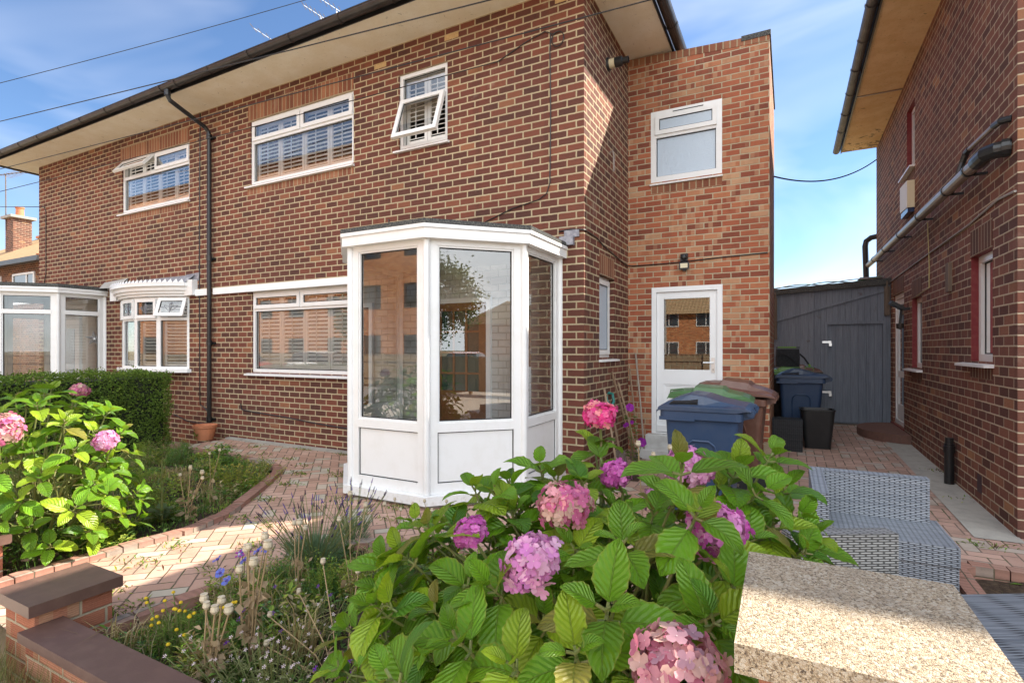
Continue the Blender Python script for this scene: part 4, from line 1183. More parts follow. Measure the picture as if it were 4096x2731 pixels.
# ------------------------------------------------------------------ house on the right
rhouse = thing('brick_house', 'brown brick gable wall on the right with red window reveals and flaking soffit', 'house', (1.6, 9.3, 0), group='semi-detached houses in a row')
RW = PXN(1.6); RF = PY(5.55)
RW1 = (6.124, 6.765, 1.40, 2.425); RW2 = (8.936, 9.60, 1.25, 2.255); RD = (10.198, 11.17, .26, 2.43); RU = (9.397, 9.98, 4.185, 5.14)
m = MB()
pwall(m, RW, 5.55, 13.15, -.2, 5.9, [RW1, RW2, RD, RU], 0.115)
pwall(m, RF, 1.6, 9.5, -.2, 5.9, [])
m.face([(1.6, 13.15, -.2), (9.5, 13.15, -.2), (9.5, 13.15, 5.9), (1.6, 13.15, 5.9)])
m.face([(9.5, 5.55, -.2), (9.5, 13.15, -.2), (9.5, 13.15, 5.9), (9.5, 5.55, 5.9)])
m.build('wall', M['brick_right'], rhouse)
m = MB()
m.box(.985, 1.62, 4.93, 13.12, SZ, SZ + .05); m.box(1.62, 9.6, 4.93, 5.57, SZ, SZ + .05)
m.build('soffit', M['soffit_flaky'], rhouse)
m = MB(); m.bar((.99, 10.33, SZ - .006), (1.61, 10.33, SZ - .006), .03, .014); m.bar((.99, 7.2, SZ - .006), (1.61, 7.2, SZ - .006), .03, .014); m.build('soffit_joint', M['steel_pipe'], rhouse)
m = MB(); m.box(.965, .985, 4.92, 13.12, SZ - .02, SZ + .14); m.box(.985, 9.6, 4.91, 4.93, SZ - .02, SZ + .14); m.build('fascia_board', M['gutter'], rhouse)
gm = MB(); rad = .062; cz = SZ + .05
for (axis, a, b, c) in (('y', 4.85, 13.14, .965 - rad - .01), ('x', .9, 9.6, 4.91 - rad - .01)):
    for k in range(10):
        t0 = math.pi + math.pi * k / 10; t1 = math.pi + math.pi * (k + 1) / 10
        p0 = (rad * math.cos(t0), rad * math.sin(t0)); p1 = (rad * math.cos(t1), rad * math.sin(t1))
        segs = [(a, b, 1.0)] + [(a + .3 + i * .84, a + .3 + i * .84 + (.06 if i % 2 else .03), 1.16) for i in range(int((b - a) / .84))]
        for s0, s1, f_ in segs:
            q0 = (p0[0] * f_, p0[1] * f_); q1 = (p1[0] * f_, p1[1] * f_)
            if axis == 'y': gm.face([(c + q0[0], s0, cz + q0[1]), (c + q1[0], s0, cz + q1[1]), (c + q1[0], s1, cz + q1[1]), (c + q0[0], s1, cz + q0[1])])
            else: gm.face([(s0, c + q0[0], cz + q0[1]), (s0, c + q1[0], cz + q1[1]), (s1, c + q1[0], cz + q1[1]), (s1, c + q0[0], cz + q0[1])])
    if axis == 'y': gm.lathe([(0, 0), (rad, 0)], (c, 13.14, cz), 20, Matrix.Rotation(R(90), 3, 'X'))
gm.build('gutter', M['gutter_grey'], rhouse, solid=.004)
m = MB(); m.face([(.86, 4.85, SZ + .14), (9.6, 4.85, SZ + .14), (9.6, 9.0, SZ + .64), (5.0, 9.0, SZ + .64)]); m.face([(.86, 13.14, SZ + .14), (.86, 4.85, SZ + .14), (5.0, 9.0, SZ + .64)]); m.face([(9.6, 13.14, SZ + .14), (.86, 13.14, SZ + .14), (5.0, 9.0, SZ + .64), (9.6, 9.0, SZ + .64)])
m.build('roof', M['felt'], rhouse)
for (hole, sashk) in ((RW1, 'fixed'), (RW2, 'fixed'), (RU, 'fixed')):
    u0, u1, z0, z1 = hole
    window(rhouse, RW, u0, u1, z0 + .0, z1, [(u0, u1, z0, z1, sashk)], setback=.062, fw=.07, sill=(u0 - .04, u1 + .26, .07, .05))
    m = MB(); pbox(m, RW, u1 - .004, u1 + .001, z0, z1, -.11, -.004); pbox(m, RW, u0, u1, z1 - .003, z1 + .001, -.11, -.004); m.build('reveal', M['red_paint'], rhouse)
    if z1 < 3: lintel(rhouse, RW, u0, u1, z1 + .003, z1 + .258, 'soldier_right')
    lintel(rhouse, RW, u0, u1, z0 - .16, z0 - .052, 'soldier_right', name='brick_sill')
    m = MB(); m.face([RW.p(u0, z0, -.3), RW.p(u1, z0, -.3), RW.p(u1, z1, -.3), RW.p(u0, z1, -.3)]); m.build('blind', plain('grey_blind', (0.10, 0.13, 0.13), .8), rhouse)
u0, u1, z0, z1 = RD
m = MB(); pframe(m, RW, u0, u1, z0, z1, .075, -.10, -.03); d = m.build('door', M['upvc'], rhouse, bevel=.004)
m = MB(); pframe(m, RW, u0 + .078, u1 - .078, z0 + .08, z1 - .08, .10, -.085, -.045, .25); pbox(m, RW, u0 + .178, u1 - .178, 1.05, 1.15, -.085, -.046); m.build('door_leaf', M['upvc'], d, bevel=.004)
m = MB(); m.face([RW.p(u0 + .17, z0 + .3, -.06), RW.p(u1 - .17, z0 + .3, -.06), RW.p(u1 - .17, z1 - .17, -.06), RW.p(u0 + .17, z1 - .17, -.06)]); m.build('pane', M['glass_dark'], d)
m = MB(); pbox(m, RW, u0 - .03, u1 + .1, z0 - .16, z0 - .002, -.10, .012); m.build('threshold', M['red_paint'], rhouse)
lintel(rhouse, RW, u0, u1, z1 + .003, z1 + .258, 'soldier_right')
# soil pipe run along the gable
m = MB()
m.tube([RW.p(5.93, 3.16, .13), RW.p(13.35, 3.27, .13)], .052, 14)
sp = m.build('waste_pipe', M['steel_pipe'], rhouse, smooth=True)
m = MB(); m.tube([RW.p(5.72, 3.165, -.01), RW.p(5.74, 3.165, .08), RW.p(5.80, 3.163, .125), RW.p(5.92, 3.16, .13), RW.p(6.02, 3.161, .13)], .066, 14); m.tube([RW.p(5.70, 3.165, .0), RW.p(5.715, 3.165, .05)], .074, 14); m.build('elbow', M['bin_black'], sp, smooth=True)
for y in (6.25, 7.0, 8.3, 9.6, 11.0, 12.3):
    m = MB(); zz = 3.16 + (y - 5.93) * .0148
    m.tube([RW.p(y, zz, .13), RW.p(y + .035, zz, .13)], .060, 14); m.box(1.50, 1.60, y, y + .03, zz - .055, zz - .035); m.build('pipe_clip', M['bin_black'], sp)
m = MB(); m.tube([RW.p(5.70, 3.39, -.01), RW.p(5.74, 3.40, .05), RW.p(5.86, 3.415, .055), RW.p(6.60, 3.45, .055), RW.p(6.66, 3.44, .06), RW.p(6.70, 3.36, .08), RW.p(6.70, 3.24, .11)], .022, 10); m.build('waste_branch', M['steel_pipe'], rhouse, smooth=True)
m = MB(); m.tube([RW.p(5.68, 3.39, -.01), RW.p(5.735, 3.40, .05), RW.p(5.88, 3.416, .055)], .028, 10); m.build('elbow', M['bin_black'], rhouse, smooth=True); m = MB(); m.tube([RW.p(6.56, 3.448, .055), RW.p(6.66, 3.44, .06), RW.p(6.70, 3.36, .08), RW.p(6.70, 3.25, .11)], .029, 10); m.build('elbow', M['bin_black'], rhouse, smooth=True)
m = MB(); m.tube([(1.45, 13.28, 2.6), (1.42, 13.28, 3.68), (1.44, 13.28, 3.78), (1.52, 13.25, 3.84), (1.62, 13.2, 3.85), (1.75, 13.2, 3.85)], .055, 12); m.build('vent_pipe', M['bin_black'], rhouse, smooth=True)
# alarm box, batten, cables, floodlight, stub pipe, air brick
m = MB(); m.hexa([RW.p(9.40, 3.56, 0), RW.p(9.95, 3.60, 0), RW.p(9.95, 3.60, .09), RW.p(9.40, 3.56, .09), RW.p(9.40, 3.95, 0), RW.p(9.95, 3.98, 0), RW.p(9.95, 3.98, .09), RW.p(9.40, 3.95, .09)])
ab = m.build('alarm_box', M['cream_box'], rhouse, bevel=.012)
m = MB(); pbox(m, RW, 9.42, 9.93, 3.50, 3.575, .0, .08); m.build('alarm_strobe', plain('strobe_blue', (.03, .05, .12), .2), ab, bevel=.01)
m = MB(); pbox(m, RW, 7.44, 7.56, 2.16, 2.48, 0, .035); m.build('batten', M['sleeper'], rhouse)
m = MB(); m.tube([RW.p(5.56, 3.32 - .55, .01), RW.p(5.95, 2.80, .012), RW.p(6.8, 2.755, .012), RW.p(8.5, 2.74, .012), RW.p(10.2, 2.72, .012), RW.p(11.4, 2.70, .014)], .010, 6); m.build('cable', plain('pale_cable', (.30, .28, .26), .6), rhouse)
m = MB(); m.tube([RW.p(8.45, 3.13, .03), RW.p(8.45, 2.6, .012), RW.p(8.46, 2.3, .012), RW.p(9.2, 2.262, .014)], .006, 6); m.build('cable', plain('yellow_cable', (.42, .36, .16), .6), rhouse)
m = MB(); m.bar(RW.p(9.75, 2.12, 0), RW.p(9.75, 2.12, .12), .04, .04); m.bar(RW.p(9.75, 2.14, .10), RW.p(9.75, 1.90, .12), .03, .03)
m.hexa([RW.p(9.58, 2.10, .10), RW.p(9.82, 2.10, .10), RW.p(9.82, 2.20, .26), RW.p(9.58, 2.20, .26), RW.p(9.58, 2.14, .08), RW.p(9.82, 2.14, .08), RW.p(9.82, 2.24, .24), RW.p(9.58, 2.24, .24)])
m.lathe([(0, 0), (.05, .0), (.045, -.07), (0, -.09)], RW.p(9.75, 1.90, .12), 12); m.build('floodlight', M['bin_black'], rhouse, bevel=.004)
m = MB(); m.tube([(1.535, 7.25, .03), (1.535, 7.25, .50)], .045, 12); m.lathe([(.038, .50), (.038, .56), (0, .56)], (1.535, 7.25, 0), 12); m.lathe([(.052, .40), (.052, .47), (.045, .475)], (1.535, 7.25, 0), 12); m.build('drain_pipe', M['bin_black'], rhouse)
m = MB(); pbox(m, RW, 6.42, 6.55, .16, .33, -.02, .003); m.build('air_brick', plain('dark_vent', (.05, .025, .03), .7), rhouse)

# semicircular brick step by that door
m = MB(); pts = [(1.6, 9.65), (1.6, 11.2)]
for k in range(13):
    a = R(90 + 180 * k / 12); pts.append((1.6 + .62 * max(-1, math.cos(a) * 1.0) if False else 1.6 + .60 * math.cos(a), 10.42 + .78 * math.sin(a)))
pts = [(1.598, 9.62)] + [(1.6 + .60 * math.cos(R(270 - 180 * k / 16)), 10.42 + .80 * math.sin(R(270 - 180 * k / 16))) for k in range(17)] + [(1.598, 11.22)]
m.prism(list(reversed(pts)), .02, .235)
st = m.build('brick_step', plain('red_step', (.15, .075, .055), .8, 12, .6, (.09, .05, .04), 60, .3), bevel=.015)
tag(st, 'rounded dark red brick doorstep against the right house wall', 'step')

# ------------------------------------------------------------------ grey boarded shed front across the passage
shed = thing('shed', 'grey boarded lean-to shed closing the passage between the houses, with padlocked door', 'shed', (.65, 11.4, .1))
SY = 11.4; SP = PY(SY)
def board_run(mb, P, u0, u1, zl, ztop, n, seed, bw=.098):
    rr = random.Random(seed); k = max(1, round((u1 - u0) / bw)); w_ = (u1 - u0) / k
    for i in range(k):
        a = u0 + i * w_ + .0015; b = a + w_ - .003
        nn = n + rr.uniform(-.003, .003)
        za, zb_ = ztop(a), ztop(b)
        mb.hexa([P.p(a, zl, n - .03), P.p(b, zl, n - .03), P.p(b, zl, nn), P.p(a, zl, nn), P.p(a, za, n - .03), P.p(b, zb_, n - .03), P.p(b, zb_, nn), P.p(a, za, nn)])
top = lambda u: 2.56 + (u + .25) * .085
m = MB(); board_run(m, SP, -.26, .62, .12, top, 0, 1); board_run(m, SP, .62, 1.50, 1.985, top, 0, 2); board_run(m, SP, 1.50, 1.598, .12, top, 0, 3)
pbox(m, SP, -.26, 1.598, .02, 2.56, -.06, -.035); m.build('board_panel', M['grey_boards'], shed)
m = MB(); pframe(m, SP, .585, 1.53, .13, 2.02, .05, .0, .026, .001); m.build('door_frame', M['grey_boards'], shed)
m = MB(); board_run(m, SP, .64, 1.475, .17, lambda u: 1.965, -.008, 4, .119); dl = m.build('door', M['grey_boards'], shed)
for zz in (1.645, .72):
    m = MB(); pbox(m, SP, .55, .64, zz - .018, zz + .018, .027, .034); pbox(m, SP, .64, .69, zz - .022, zz + .022, -.004, .05); h = m.build('hasp', M['metal'], shed)
    m = MB(); pbox(m, SP, .655, .70, zz - .075, zz - .02, .015, .045); m.tube([SP.p(.663, zz - .02, .03), SP.p(.663, zz + .015, .03), SP.p(.692, zz + .015, .03), SP.p(.692, zz - .02, .03)], .006, 6); m.build('padlock', M['metal'], shed, bevel=.004)
m = MB(); m.bar(SP.p(-.23, 2.06, .012), SP.p(1.5, 2.56, .012), .022, .04, (0, 0, 1)); m.build('brace', M['grey_boards'], shed)
m = MB(); pbox(m, SP, .62, 1.50, .10, .15, -.02, .03); pbox(m, SP, .60, 1.25, -.02, .10, -.03, .006); m.build('sill_rail', M['sleeper'], shed)
for (a, b, lo, hi) in ((-.262, -.20, 1.70, 2.5), (1.50, 1.58, 2.12, 2.62)):
    m = MB(); pbox(m, SP, a, b, lo, hi, .004, .05); pbox(m, SP, a + .02, a + .045, lo + .15, hi + .1, .05, .075); m.build('post', M['sleeper'], shed)
m = MB()
m.hexa([(-.30, SY - .06, 2.555), (1.60, SY - .06, 2.665), (1.60, SY + 2.5, 2.665), (-.30, SY + 2.5, 2.555), (-.30, SY - .06, 2.655), (1.60, SY - .06, 2.775), (1.60, SY + 2.5, 2.775), (-.30, SY + 2.5, 2.655)])
m.build('felt_roof', M['felt'], shed, bevel=.012)
m = MB(); pbox(m, PXP(-.26), SY, SY + 2.4, 0, 2.5, -.02, 0); m.build('side_panel', M['grey_boards'], shed)
rr = random.Random(8)
def hose(seed, z0, col, name, label):
    r_ = random.Random(seed); pts = []
    for i in range(26):
        t = i / 25; x = -.28 + 1.75 * t
        pts.append((x, SY + .05 + .10 * math.sin(t * 9 + seed), z0 + .062 * (x + .28) + .035 * abs(math.sin(t * 7 + seed)) + .012))
    m = MB(); m.tube(pts, .009, 6); tag(m.build(name, col), label, 'hose')
hose(1, 2.655, plain('green_hose', (.05, .12, .06), .5), 'garden_hose', 'thin green hose lying along the felt edge of the grey shed roof')
hose(3, 2.658, M['steel_pipe'], 'garden_hose', 'thin brown hose looped over the felt edge of the grey shed roof')
m = MB(); m.box(1.15, 1.50, SY + .1, SY + .5, 2.80, 2.825); tag(m.build('roof_slate', M['lead'], bevel=.004), 'dark slate lying on the right end of the grey shed roof', 'slate')

# ------------------------------------------------------------------ wheelie bins
def rrect(cx, cy, hx, hy, r, z, n=5):
    out = []
    for sx, sy, a0 in ((1, 1, 0), (-1, 1, 90), (-1, -1, 180), (1, -1, 270)):
        for k in range(n):
            a = R(a0 + 90 * k / (n - 1)); out.append((cx + sx * (hx - r) + r * math.cos(a), cy + sy * (hy - r) + r * math.sin(a), z))
    return out
def wheelie(label, bodym, lidm, loc, rz, lift=0.0, style='hump'):
    """240 litre bin, hinge and wheels at +X, lip at -X"""
    t = thing('wheelie_bin', label, 'bin', loc, rz, 'wheelie bins', local=True)
    m = MB()
    m.loft([rrect(-.02, 0, .235, .225, .05, .05), rrect(-.02, 0, .24, .23, .05, .10), rrect(-.005, 0, .295, .275, .05, .86), rrect(-.005, 0, .30, .28, .05, .90)], caps=True)
    m.loft([rrect(-.01, 0, .325, .30, .05, .895), rrect(-.01, 0, .335, .305, .05, .90), rrect(-.01, 0, .335, .305, .05, .965), rrect(-.01, 0, .32, .29, .05, .97)], caps=True)
    for sy in (1, -1):
        m.hexa([(-.345, sy * .30, .885), (-.05, sy * .30, .885), (-.05, sy * .306, .885), (-.345, sy * .306, .885), (-.345, sy * .30, .915), (-.05, sy * .30, .915), (-.05, sy * .306, .915), (-.345, sy * .306, .915)])
        # raised arch panel on the flank
        arch = [(-.115, .15), (-.13, .62), (-.115, .68), (-.07, .715), (0.06, .715), (.105, .68), (.12, .62), (.105, .15)]
        m.tube([(x, sy * (.228 + .052 * (z - .1) / .76 + .001), z) for x, z in arch], .010, 6)
        m.bar((-.255, sy * .235, .5), (-.275, sy * .262, .88), .02, .012)
    m.bar((.29, -.22, .93), (.40, -.22, .96), .03, .06); m.bar((.29, .22, .93), (.40, .22, .96), .03, .06)
    body = m.build('body', bodym, t, bevel=.004, smooth=False)
    m = MB(); m.tube([(.385, -.25, .965), (.385, .25, .965)], .016, 10)
    for y in (-.24, -.12, .12, .24): m.tube([(.385, y - .018, .965), (.385, y + .018, .965)], .030, 12)
    m.build('handle', bodym, t)
    # lid
    m = MB()
    if style == 'hump':
        st = [(-.365, .955, .0), (-.35, 1.0, .0), (-.30, 1.035, .9), (-.22, 1.075, 1), (-.10, 1.115, 1), (.02, 1.10, 1), (.15, 1.06, 1), (.28, 1.03, 1), (.345, 1.02, 1), (.39, .995, 0)]
    else:
        st = [(-.385, .965, .0), (-.37, 1.02, .0), (-.28, 1.045, 1), (-.16, 1.06, 1), (-.14, 1.10, 1), (.12, 1.105, 1), (.16, 1.075, 1), (.30, 1.05, 1), (.36, 1.03, 1), (.40, 1.0, 0)]
    rings = []
    for x, zt, hump in st:
        zb = .968 if x < .3 else .985
        zs = min(zt, 1.008 if hump == 0 else 1.012)
        ring = [(x, -.315, zb), (x, -.315, zs - .004), (x, -.30, zs), (x, -.265 if hump else -.28, zs + (zt - zs) * .12), (x, -.225, zt - (zt - zs) * .1), (x, -.17, zt), (x, 0, zt + .004 * hump), (x, .17, zt), (x, .225, zt - (zt - zs) * .1), (x, .265 if hump else .28, zs + (zt - zs) * .12), (x, .30, zs), (x, .315, zs - .004), (x, .315, zb)]
        c, s_ = math.cos(lift), math.sin(lift)
        ring = [(.385 + (p[0] - .385) * c + (p[2] - .965) * s_, p[1], .965 - (p[0] - .385) * s_ + (p[2] - .965) * c) for p in ring]
        rings.append(ring)
    m.loft(rings, close=True, caps=True)
    lid = m.build('lid', lidm, t, merge=1e-4, bevel=.003)
    if style == 'hump':                                  # grip pockets each side of the lid
        for sy in (1, -1):
            m = MB(); m.hexa([(-.27, sy * .268, 1.012), (-.03, sy * .268, 1.012), (-.03, sy * .20, 1.045), (-.27, sy * .20, 1.03), (-.26, sy * .272, 1.03), (-.03, sy * .272, 1.045), (-.03, sy * .21, 1.09), (-.22, sy * .21, 1.062)])
            m.build('grip', M['bin_black'], t, bevel=.004)
    else:
        for x in (-.30, -.10):
            m = MB(); m.tube([(x - .07, -.20, 1.04), (x - .065, -.20, 1.085), (x + .05, -.20, 1.10), (x + .06, -.20, 1.06)], .009, 8); m.build('grip', lidm, t)
        m = MB(); m.box(-.05, .10, -.235, -.233, 1.075, 1.083); m.build('label_strip', M['white_paint'], t)
    m = MB(); m.tube([(.24, -.27, .095), (.24, .27, .095)], .014, 8); m.build('axle', M['rust'], t)
    for sy in (1, -1):
        m = MB(); ry_ = Matrix.Rotation(R(90), 3, 'X'); m.lathe([(0, -.025), (.09, -.025), (.098, -.01), (.098, .01), (.09, .025), (0, .025)], (.24, sy * .265, .098), 20, ry_); m.build('wheel', M['tyre'], t, merge=1e-5)
    return t
wheelie('dark blue wheelie bin standing nearest, in front of the green lidded bin', M['bin_blue'], M['bin_blue_lid'], (-.655, 4.98, .02), R(-1))
wheelie('brown wheelie bin with green lid, between the blue bin and the white back door', M['bin_brown'], M['bin_green'], (-.70, 5.68, .02), R(2), lift=R(3.5), style='flat')
wheelie('brown wheelie bin with brown lid propped slightly open, closest to the back door', M['bin_brown'], M['bin_brown'], (-.52, 6.40, .02), R(-2), lift=R(8), style='flat2')
zf = .024 + (9.4 - 5.6) * .019
wheelie('blue wheelie bin standing in the passage in front of the grey shed', M['bin_blue'], M['bin_blue_lid'], (.17, 9.56, zf), R(0))
wheelie('black wheelie bin with light green lid, behind the blue bin in the passage', M['bin_black'], M['bin_lime'], (.0, 10.28, zf + .014), R(178), style='flat')
wheelie('black wheelie bin with a brown lid, last before the grey shed', M['bin_black'], M['bin_brown'], (.12, 10.98, zf + .028), R(0), style='flat')
# cool bag on the far bins
t = thing('cool_bag', 'black cool bag with lime green trim standing on a bin by the shed', 'bag', (-.02, 10.30, zf + 1.118), 0, local=True)
m = MB(); m.loft([rrect(0, 0, .18, .12, .03, 0), rrect(0, 0, .185, .125, .03, .16), rrect(0, 0, .175, .12, .03, .30)]); m.build('body', M['fabric_dark'], t, bevel=.006)
m = MB(); m.loft([rrect(0, 0, .18, .122, .03, .302), rrect(0, 0, .18, .122, .03, .345)]); m.build('lid', plain('grey_fabric', (.10, .105, .11), .9), t, bevel=.006)
m = MB(); m.box(-.15, .13, -.128, -.1225, .325, .338); m.build('trim', M['lime'], t)
m = MB(); m.tube([(.18, -.10, .22), (.25, -.13, .15), (.31, -.14, .05), (.33, -.14, .01)], .014, 6); m.tube([(-.17, -.12, .18), (-.05, -.14, .22), (.06, -.135, .14), (.15, -.13, .05)], .012, 6); m.build('strap', M['fabric_dark'], t)
m = MB(); m.tube([(.315, -.14, .045), (.335, -.14, .012)], .017, 6); m.build('strap_end', M['lime'], t)

# black bin and woven planter
t = thing('waste_basket', 'tall plain black plastic waste basket in the passage in front of the blue bin', 'basket', (.36, 8.86, .086), R(4), local=True)
m = MB(); m.loft([rrect(0, 0, .165, .12, .05, 0), rrect(0, 0, .215, .165, .06, .54), rrect(0, 0, .225, .175, .06, .545), rrect(0, 0, .225, .175, .06, .565), rrect(0, 0, .205, .155, .06, .565), rrect(0, 0, .155, .11, .05, .03)], caps=True); m.build('tub', M['bin_black'], t, bevel=.003)
t = thing('wicker_planter', 'black woven square planter box standing at the extension corner', 'planter', (-.02, 8.55, .08), R(0), local=True)
m = MB(); m.box(-.19, .19, -.17, -.15, 0, .44); m.box(-.19, .19, .15, .17, 0, .44); m.box(-.19, -.17, -.15, .15, 0, .44); m.box(.17, .19, -.15, .15, 0, .44); m.box(-.17, .17, -.15, .15, 0, .06); m.build('box', M['wicker_dark'], t, bevel=.006)
m = MB(); m.box(-.17, .17, -.06, -.03, .42, .43); m.box(-.17, .17, .05, .08, .42, .43); m.build('slat', M['bin_black'], t)
# timber post and rail by the corner
t = thing('timber_post', 'weathered brown timber post with round head and short rail at the extension corner', 'post', (-.38, 7.2, 0.05))
m = MB(); m.loft([rrect(-.40, 7.22, .09, .06, .02, .03), rrect(-.40, 7.22, .09, .06, .02, .46), rrect(-.40, 7.22, .07, .05, .02, .51), rrect(-.40, 7.22, .03, .03, .01, .525)]); m.build('post', plain('dark_timber', (.07, .045, .033), .8, 20, .5, (.13, .09, .07), 60, .3), t, bevel=.01)
m = MB(); m.bar((-.36, 7.12, .36), (-.33, 6.3, .20), .14, .10); m.build('rail', M['sleeper'], t)
m = MB(); m.box(-.28, -.12, 7.28, 7.42, .05, .34); m.build('block', plain('cut_timber', (.34, .26, .17), .8, 30, .5, (.22, .15, .09)), t, bevel=.01)

# ------------------------------------------------------------------ tools leaning in the corner
def pole(name, label, a, b, mat, r=.014):
    t = thing(name, label, 'tool', b, 0, 'garden tools leaning in the corner')
    m = MB(); m.tube([a, Vector(a).lerp(Vector(b), .5) + Vector((.004, .003, 0)), b], r, 8); m.build('shaft', mat, t)
    return t
t = pole('garden_rake', 'rake with brown wooden shaft leaning under the side window, nearest the corner of the house', (-2.02, 6.30, 1.02), (-1.80, 6.12, .06), M['wood_handle_pale'])
m = MB(); m.bar((-1.90, 6.04, .05), (-1.70, 6.20, .05), .02, .02)
for k in range(9): m.bar((sub(-1.89, -1.71, k / 8), sub(6.05, 6.19, k / 8), .05), (sub(-1.89, -1.71, k / 8) + .02, sub(6.05, 6.19, k / 8) - .02, .0), .008, .008)
m.build('head', M['rust'], t)
t = thing('garden_spade', 'spade with a green plastic handle leaning on the side wall', 'spade', (-1.82, 6.35, .05), 0, 'garden tools leaning in the corner')
a = Vector((-2.00, 6.52, .80)); b = Vector((-1.86, 6.40, .27))
m = MB(); m.tube([a, b], .017, 8); m.build('shaft', M['wood_handle'], t)
ax = (a - b).normalized(); sd = Vector((.5, .86, 0))
m = MB(); m.tube([a - ax * .02, a + ax * .05 + sd * .055, a + ax * .15 + sd * .06, a + ax * .165, a + ax * .15 - sd * .06, a + ax * .05 - sd * .055, a - ax * .02], .019, 8); m.build('grip', M['green_plastic'], t, smooth=True)
m = MB(); bl = []
for k, (w_, l_) in enumerate(((.05, 0), (.09, .02), (.092, .14), (.075, .24), (.03, .27))):
    p = b - ax * l_; bl.append([p - sd * w_, p + sd * w_])
for p0, p1 in zip(bl, bl[1:]): m.face([p0[0], p0[1], p1[1], p1[0]])
m.build('blade', M['rust'], t, solid=.004)
t = pole('garden_hoe', 'hoe with dark shaft reaching just below the side window sill', (-2.02, 6.62, 1.22), (-1.82, 6.95, .10), M['wood_handle'], .015)
m = MB(); m.bar((-1.84, 6.90, .09), (-1.76, 7.02, .07), .09, .012); m.build('head', M['rust'], t)
t = pole('garden_fork', 'fork with a slim pale shaft, third handle along the side wall', (-2.02, 6.90, 1.07), (-1.80, 7.02, .12), M['wood_handle_pale'])
m = MB()
for k in (-1, 0, 1): m.tube([(-1.81 + .01 * k, 7.02 + .05 * k, .14), (-1.78 + .01 * k, 7.02 + .06 * k, .0)], .006, 6)
m.bar((-1.82, 6.96, .14), (-1.80, 7.10, .14), .014, .014); m.build('head', M['rust'], t)
t = pole('garden_broom', 'broom with dark shaft right in the wall corner, second from the door', (-2.00, 7.40, 1.24), (-1.80, 7.10, .10), M['wood_handle'], .014)
m = MB(); m.bar((-1.90, 7.06, .09), (-1.68, 7.16, .09), .05, .05); m.build('head', M['wood_handle'], t)
t = pole('garden_scraper', 'tallest grey pole with a blue foot leaning on the extension brick', (-1.93, 7.455, 1.46), (-1.72, 7.12, .09), plain('grey_wood', (.30, .25, .20), .7, 25, .6, (.18, .15, .12)), .013)
m = MB(); m.box(-1.77, -1.67, 7.07, 7.13, .02, .11); m.build('head', plain('blue_foot', (.02, .10, .42), .4), t, bevel=.01)
m = MB(); m.box(-2.04, -1.5, 5.9, 7.46, -.05, .035); sl_ = m.build('corner_soil', M['soil'], bevel=.02); sl_['kind'] = 'structure'

# ------------------------------------------------------------------ grey wicker furniture
ts = thing('wicker_sofa', 'grey wicker corner seat with high back and one low arm, on the drive', 'sofa', (.15, 3.72, .024))
m = MB(); m.box(.13, .83, 4.40, 4.50, .36, .65); m.build('backrest', M['wicker'], ts, bevel=.012)
m = MB(); m.hexa([(.13, 3.71, .30), (.215, 3.72, .30), (.215, 4.39, .30), (.13, 4.39, .30), (.13, 3.71, .645), (.215, 3.72, .645), (.215, 4.39, .65), (.13, 4.39, .65)]); m.build('armrest', M['wicker'], ts, bevel=.012)
m = MB(); m.box(.13, .885, 3.93, 4.50, .24, .357); m.build('seat', M['wicker'], ts, bevel=.012)
m = MB(); m.box(.135, .88, 3.935, 4.495, .05, .24); m.box(.135, .21, 3.72, 3.93, .05, .30); m.build('base', M['wicker'], ts, bevel=.008)
for x, y in ((.17, 3.76), (.85, 3.97), (.17, 4.46), (.85, 4.46)):
    m = MB(); m.box(x - .02, x + .02, y - .02, y + .02, .022, .05); m.build('foot', M['bin_black'], ts)
c30 = R(29.5)
ta = thing('wicker_armchair', 'grey brown wicker armchair turned away, its back to the concrete capped pier', 'armchair', (.245, 2.93, .024), c30, local=True)
m = MB(); m.box(-.27, .245, 0, .085, .28, .625); m.build('backrest', M['wicker_warm'], ta, bevel=.01)
m = MB(); m.box(-.27, .245, .086, .56, .22, .33); m.build('seat', M['wicker_warm'], ta, bevel=.01)
m = MB(); m.box(-.265, .24, .0, .555, .03, .22); m.build('base', M['wicker_warm'], ta, bevel=.008)
for x0, x1 in ((-.27, -.19), (.165, .245)):
    m = MB(); m.box(x0, x1, .087, .56, .331, .50); m.build('armrest', M['wicker_warm'], ta, bevel=.01)
tt = thing('wicker_table', 'low grey wicker table with finely woven top in front of the pier', 'table', (1.10, 2.75, .024), c30, local=True)
m = MB(); m.box(-.62, .62, -.42, .42, .37, .41); m.build('tabletop', M['wicker_top'], tt, bevel=.01)
m = MB(); m.box(-.58, .58, -.38, .38, .27, .37); m.build('apron', M['wicker'], tt)
for sx in (1, -1):
    for sy in (1, -1):
        m = MB(); m.box(sx * .57 - .03, sx * .57 + .03, sy * .37 - .03, sy * .37 + .03, 0, .27); m.build('leg', M['wicker'], tt)

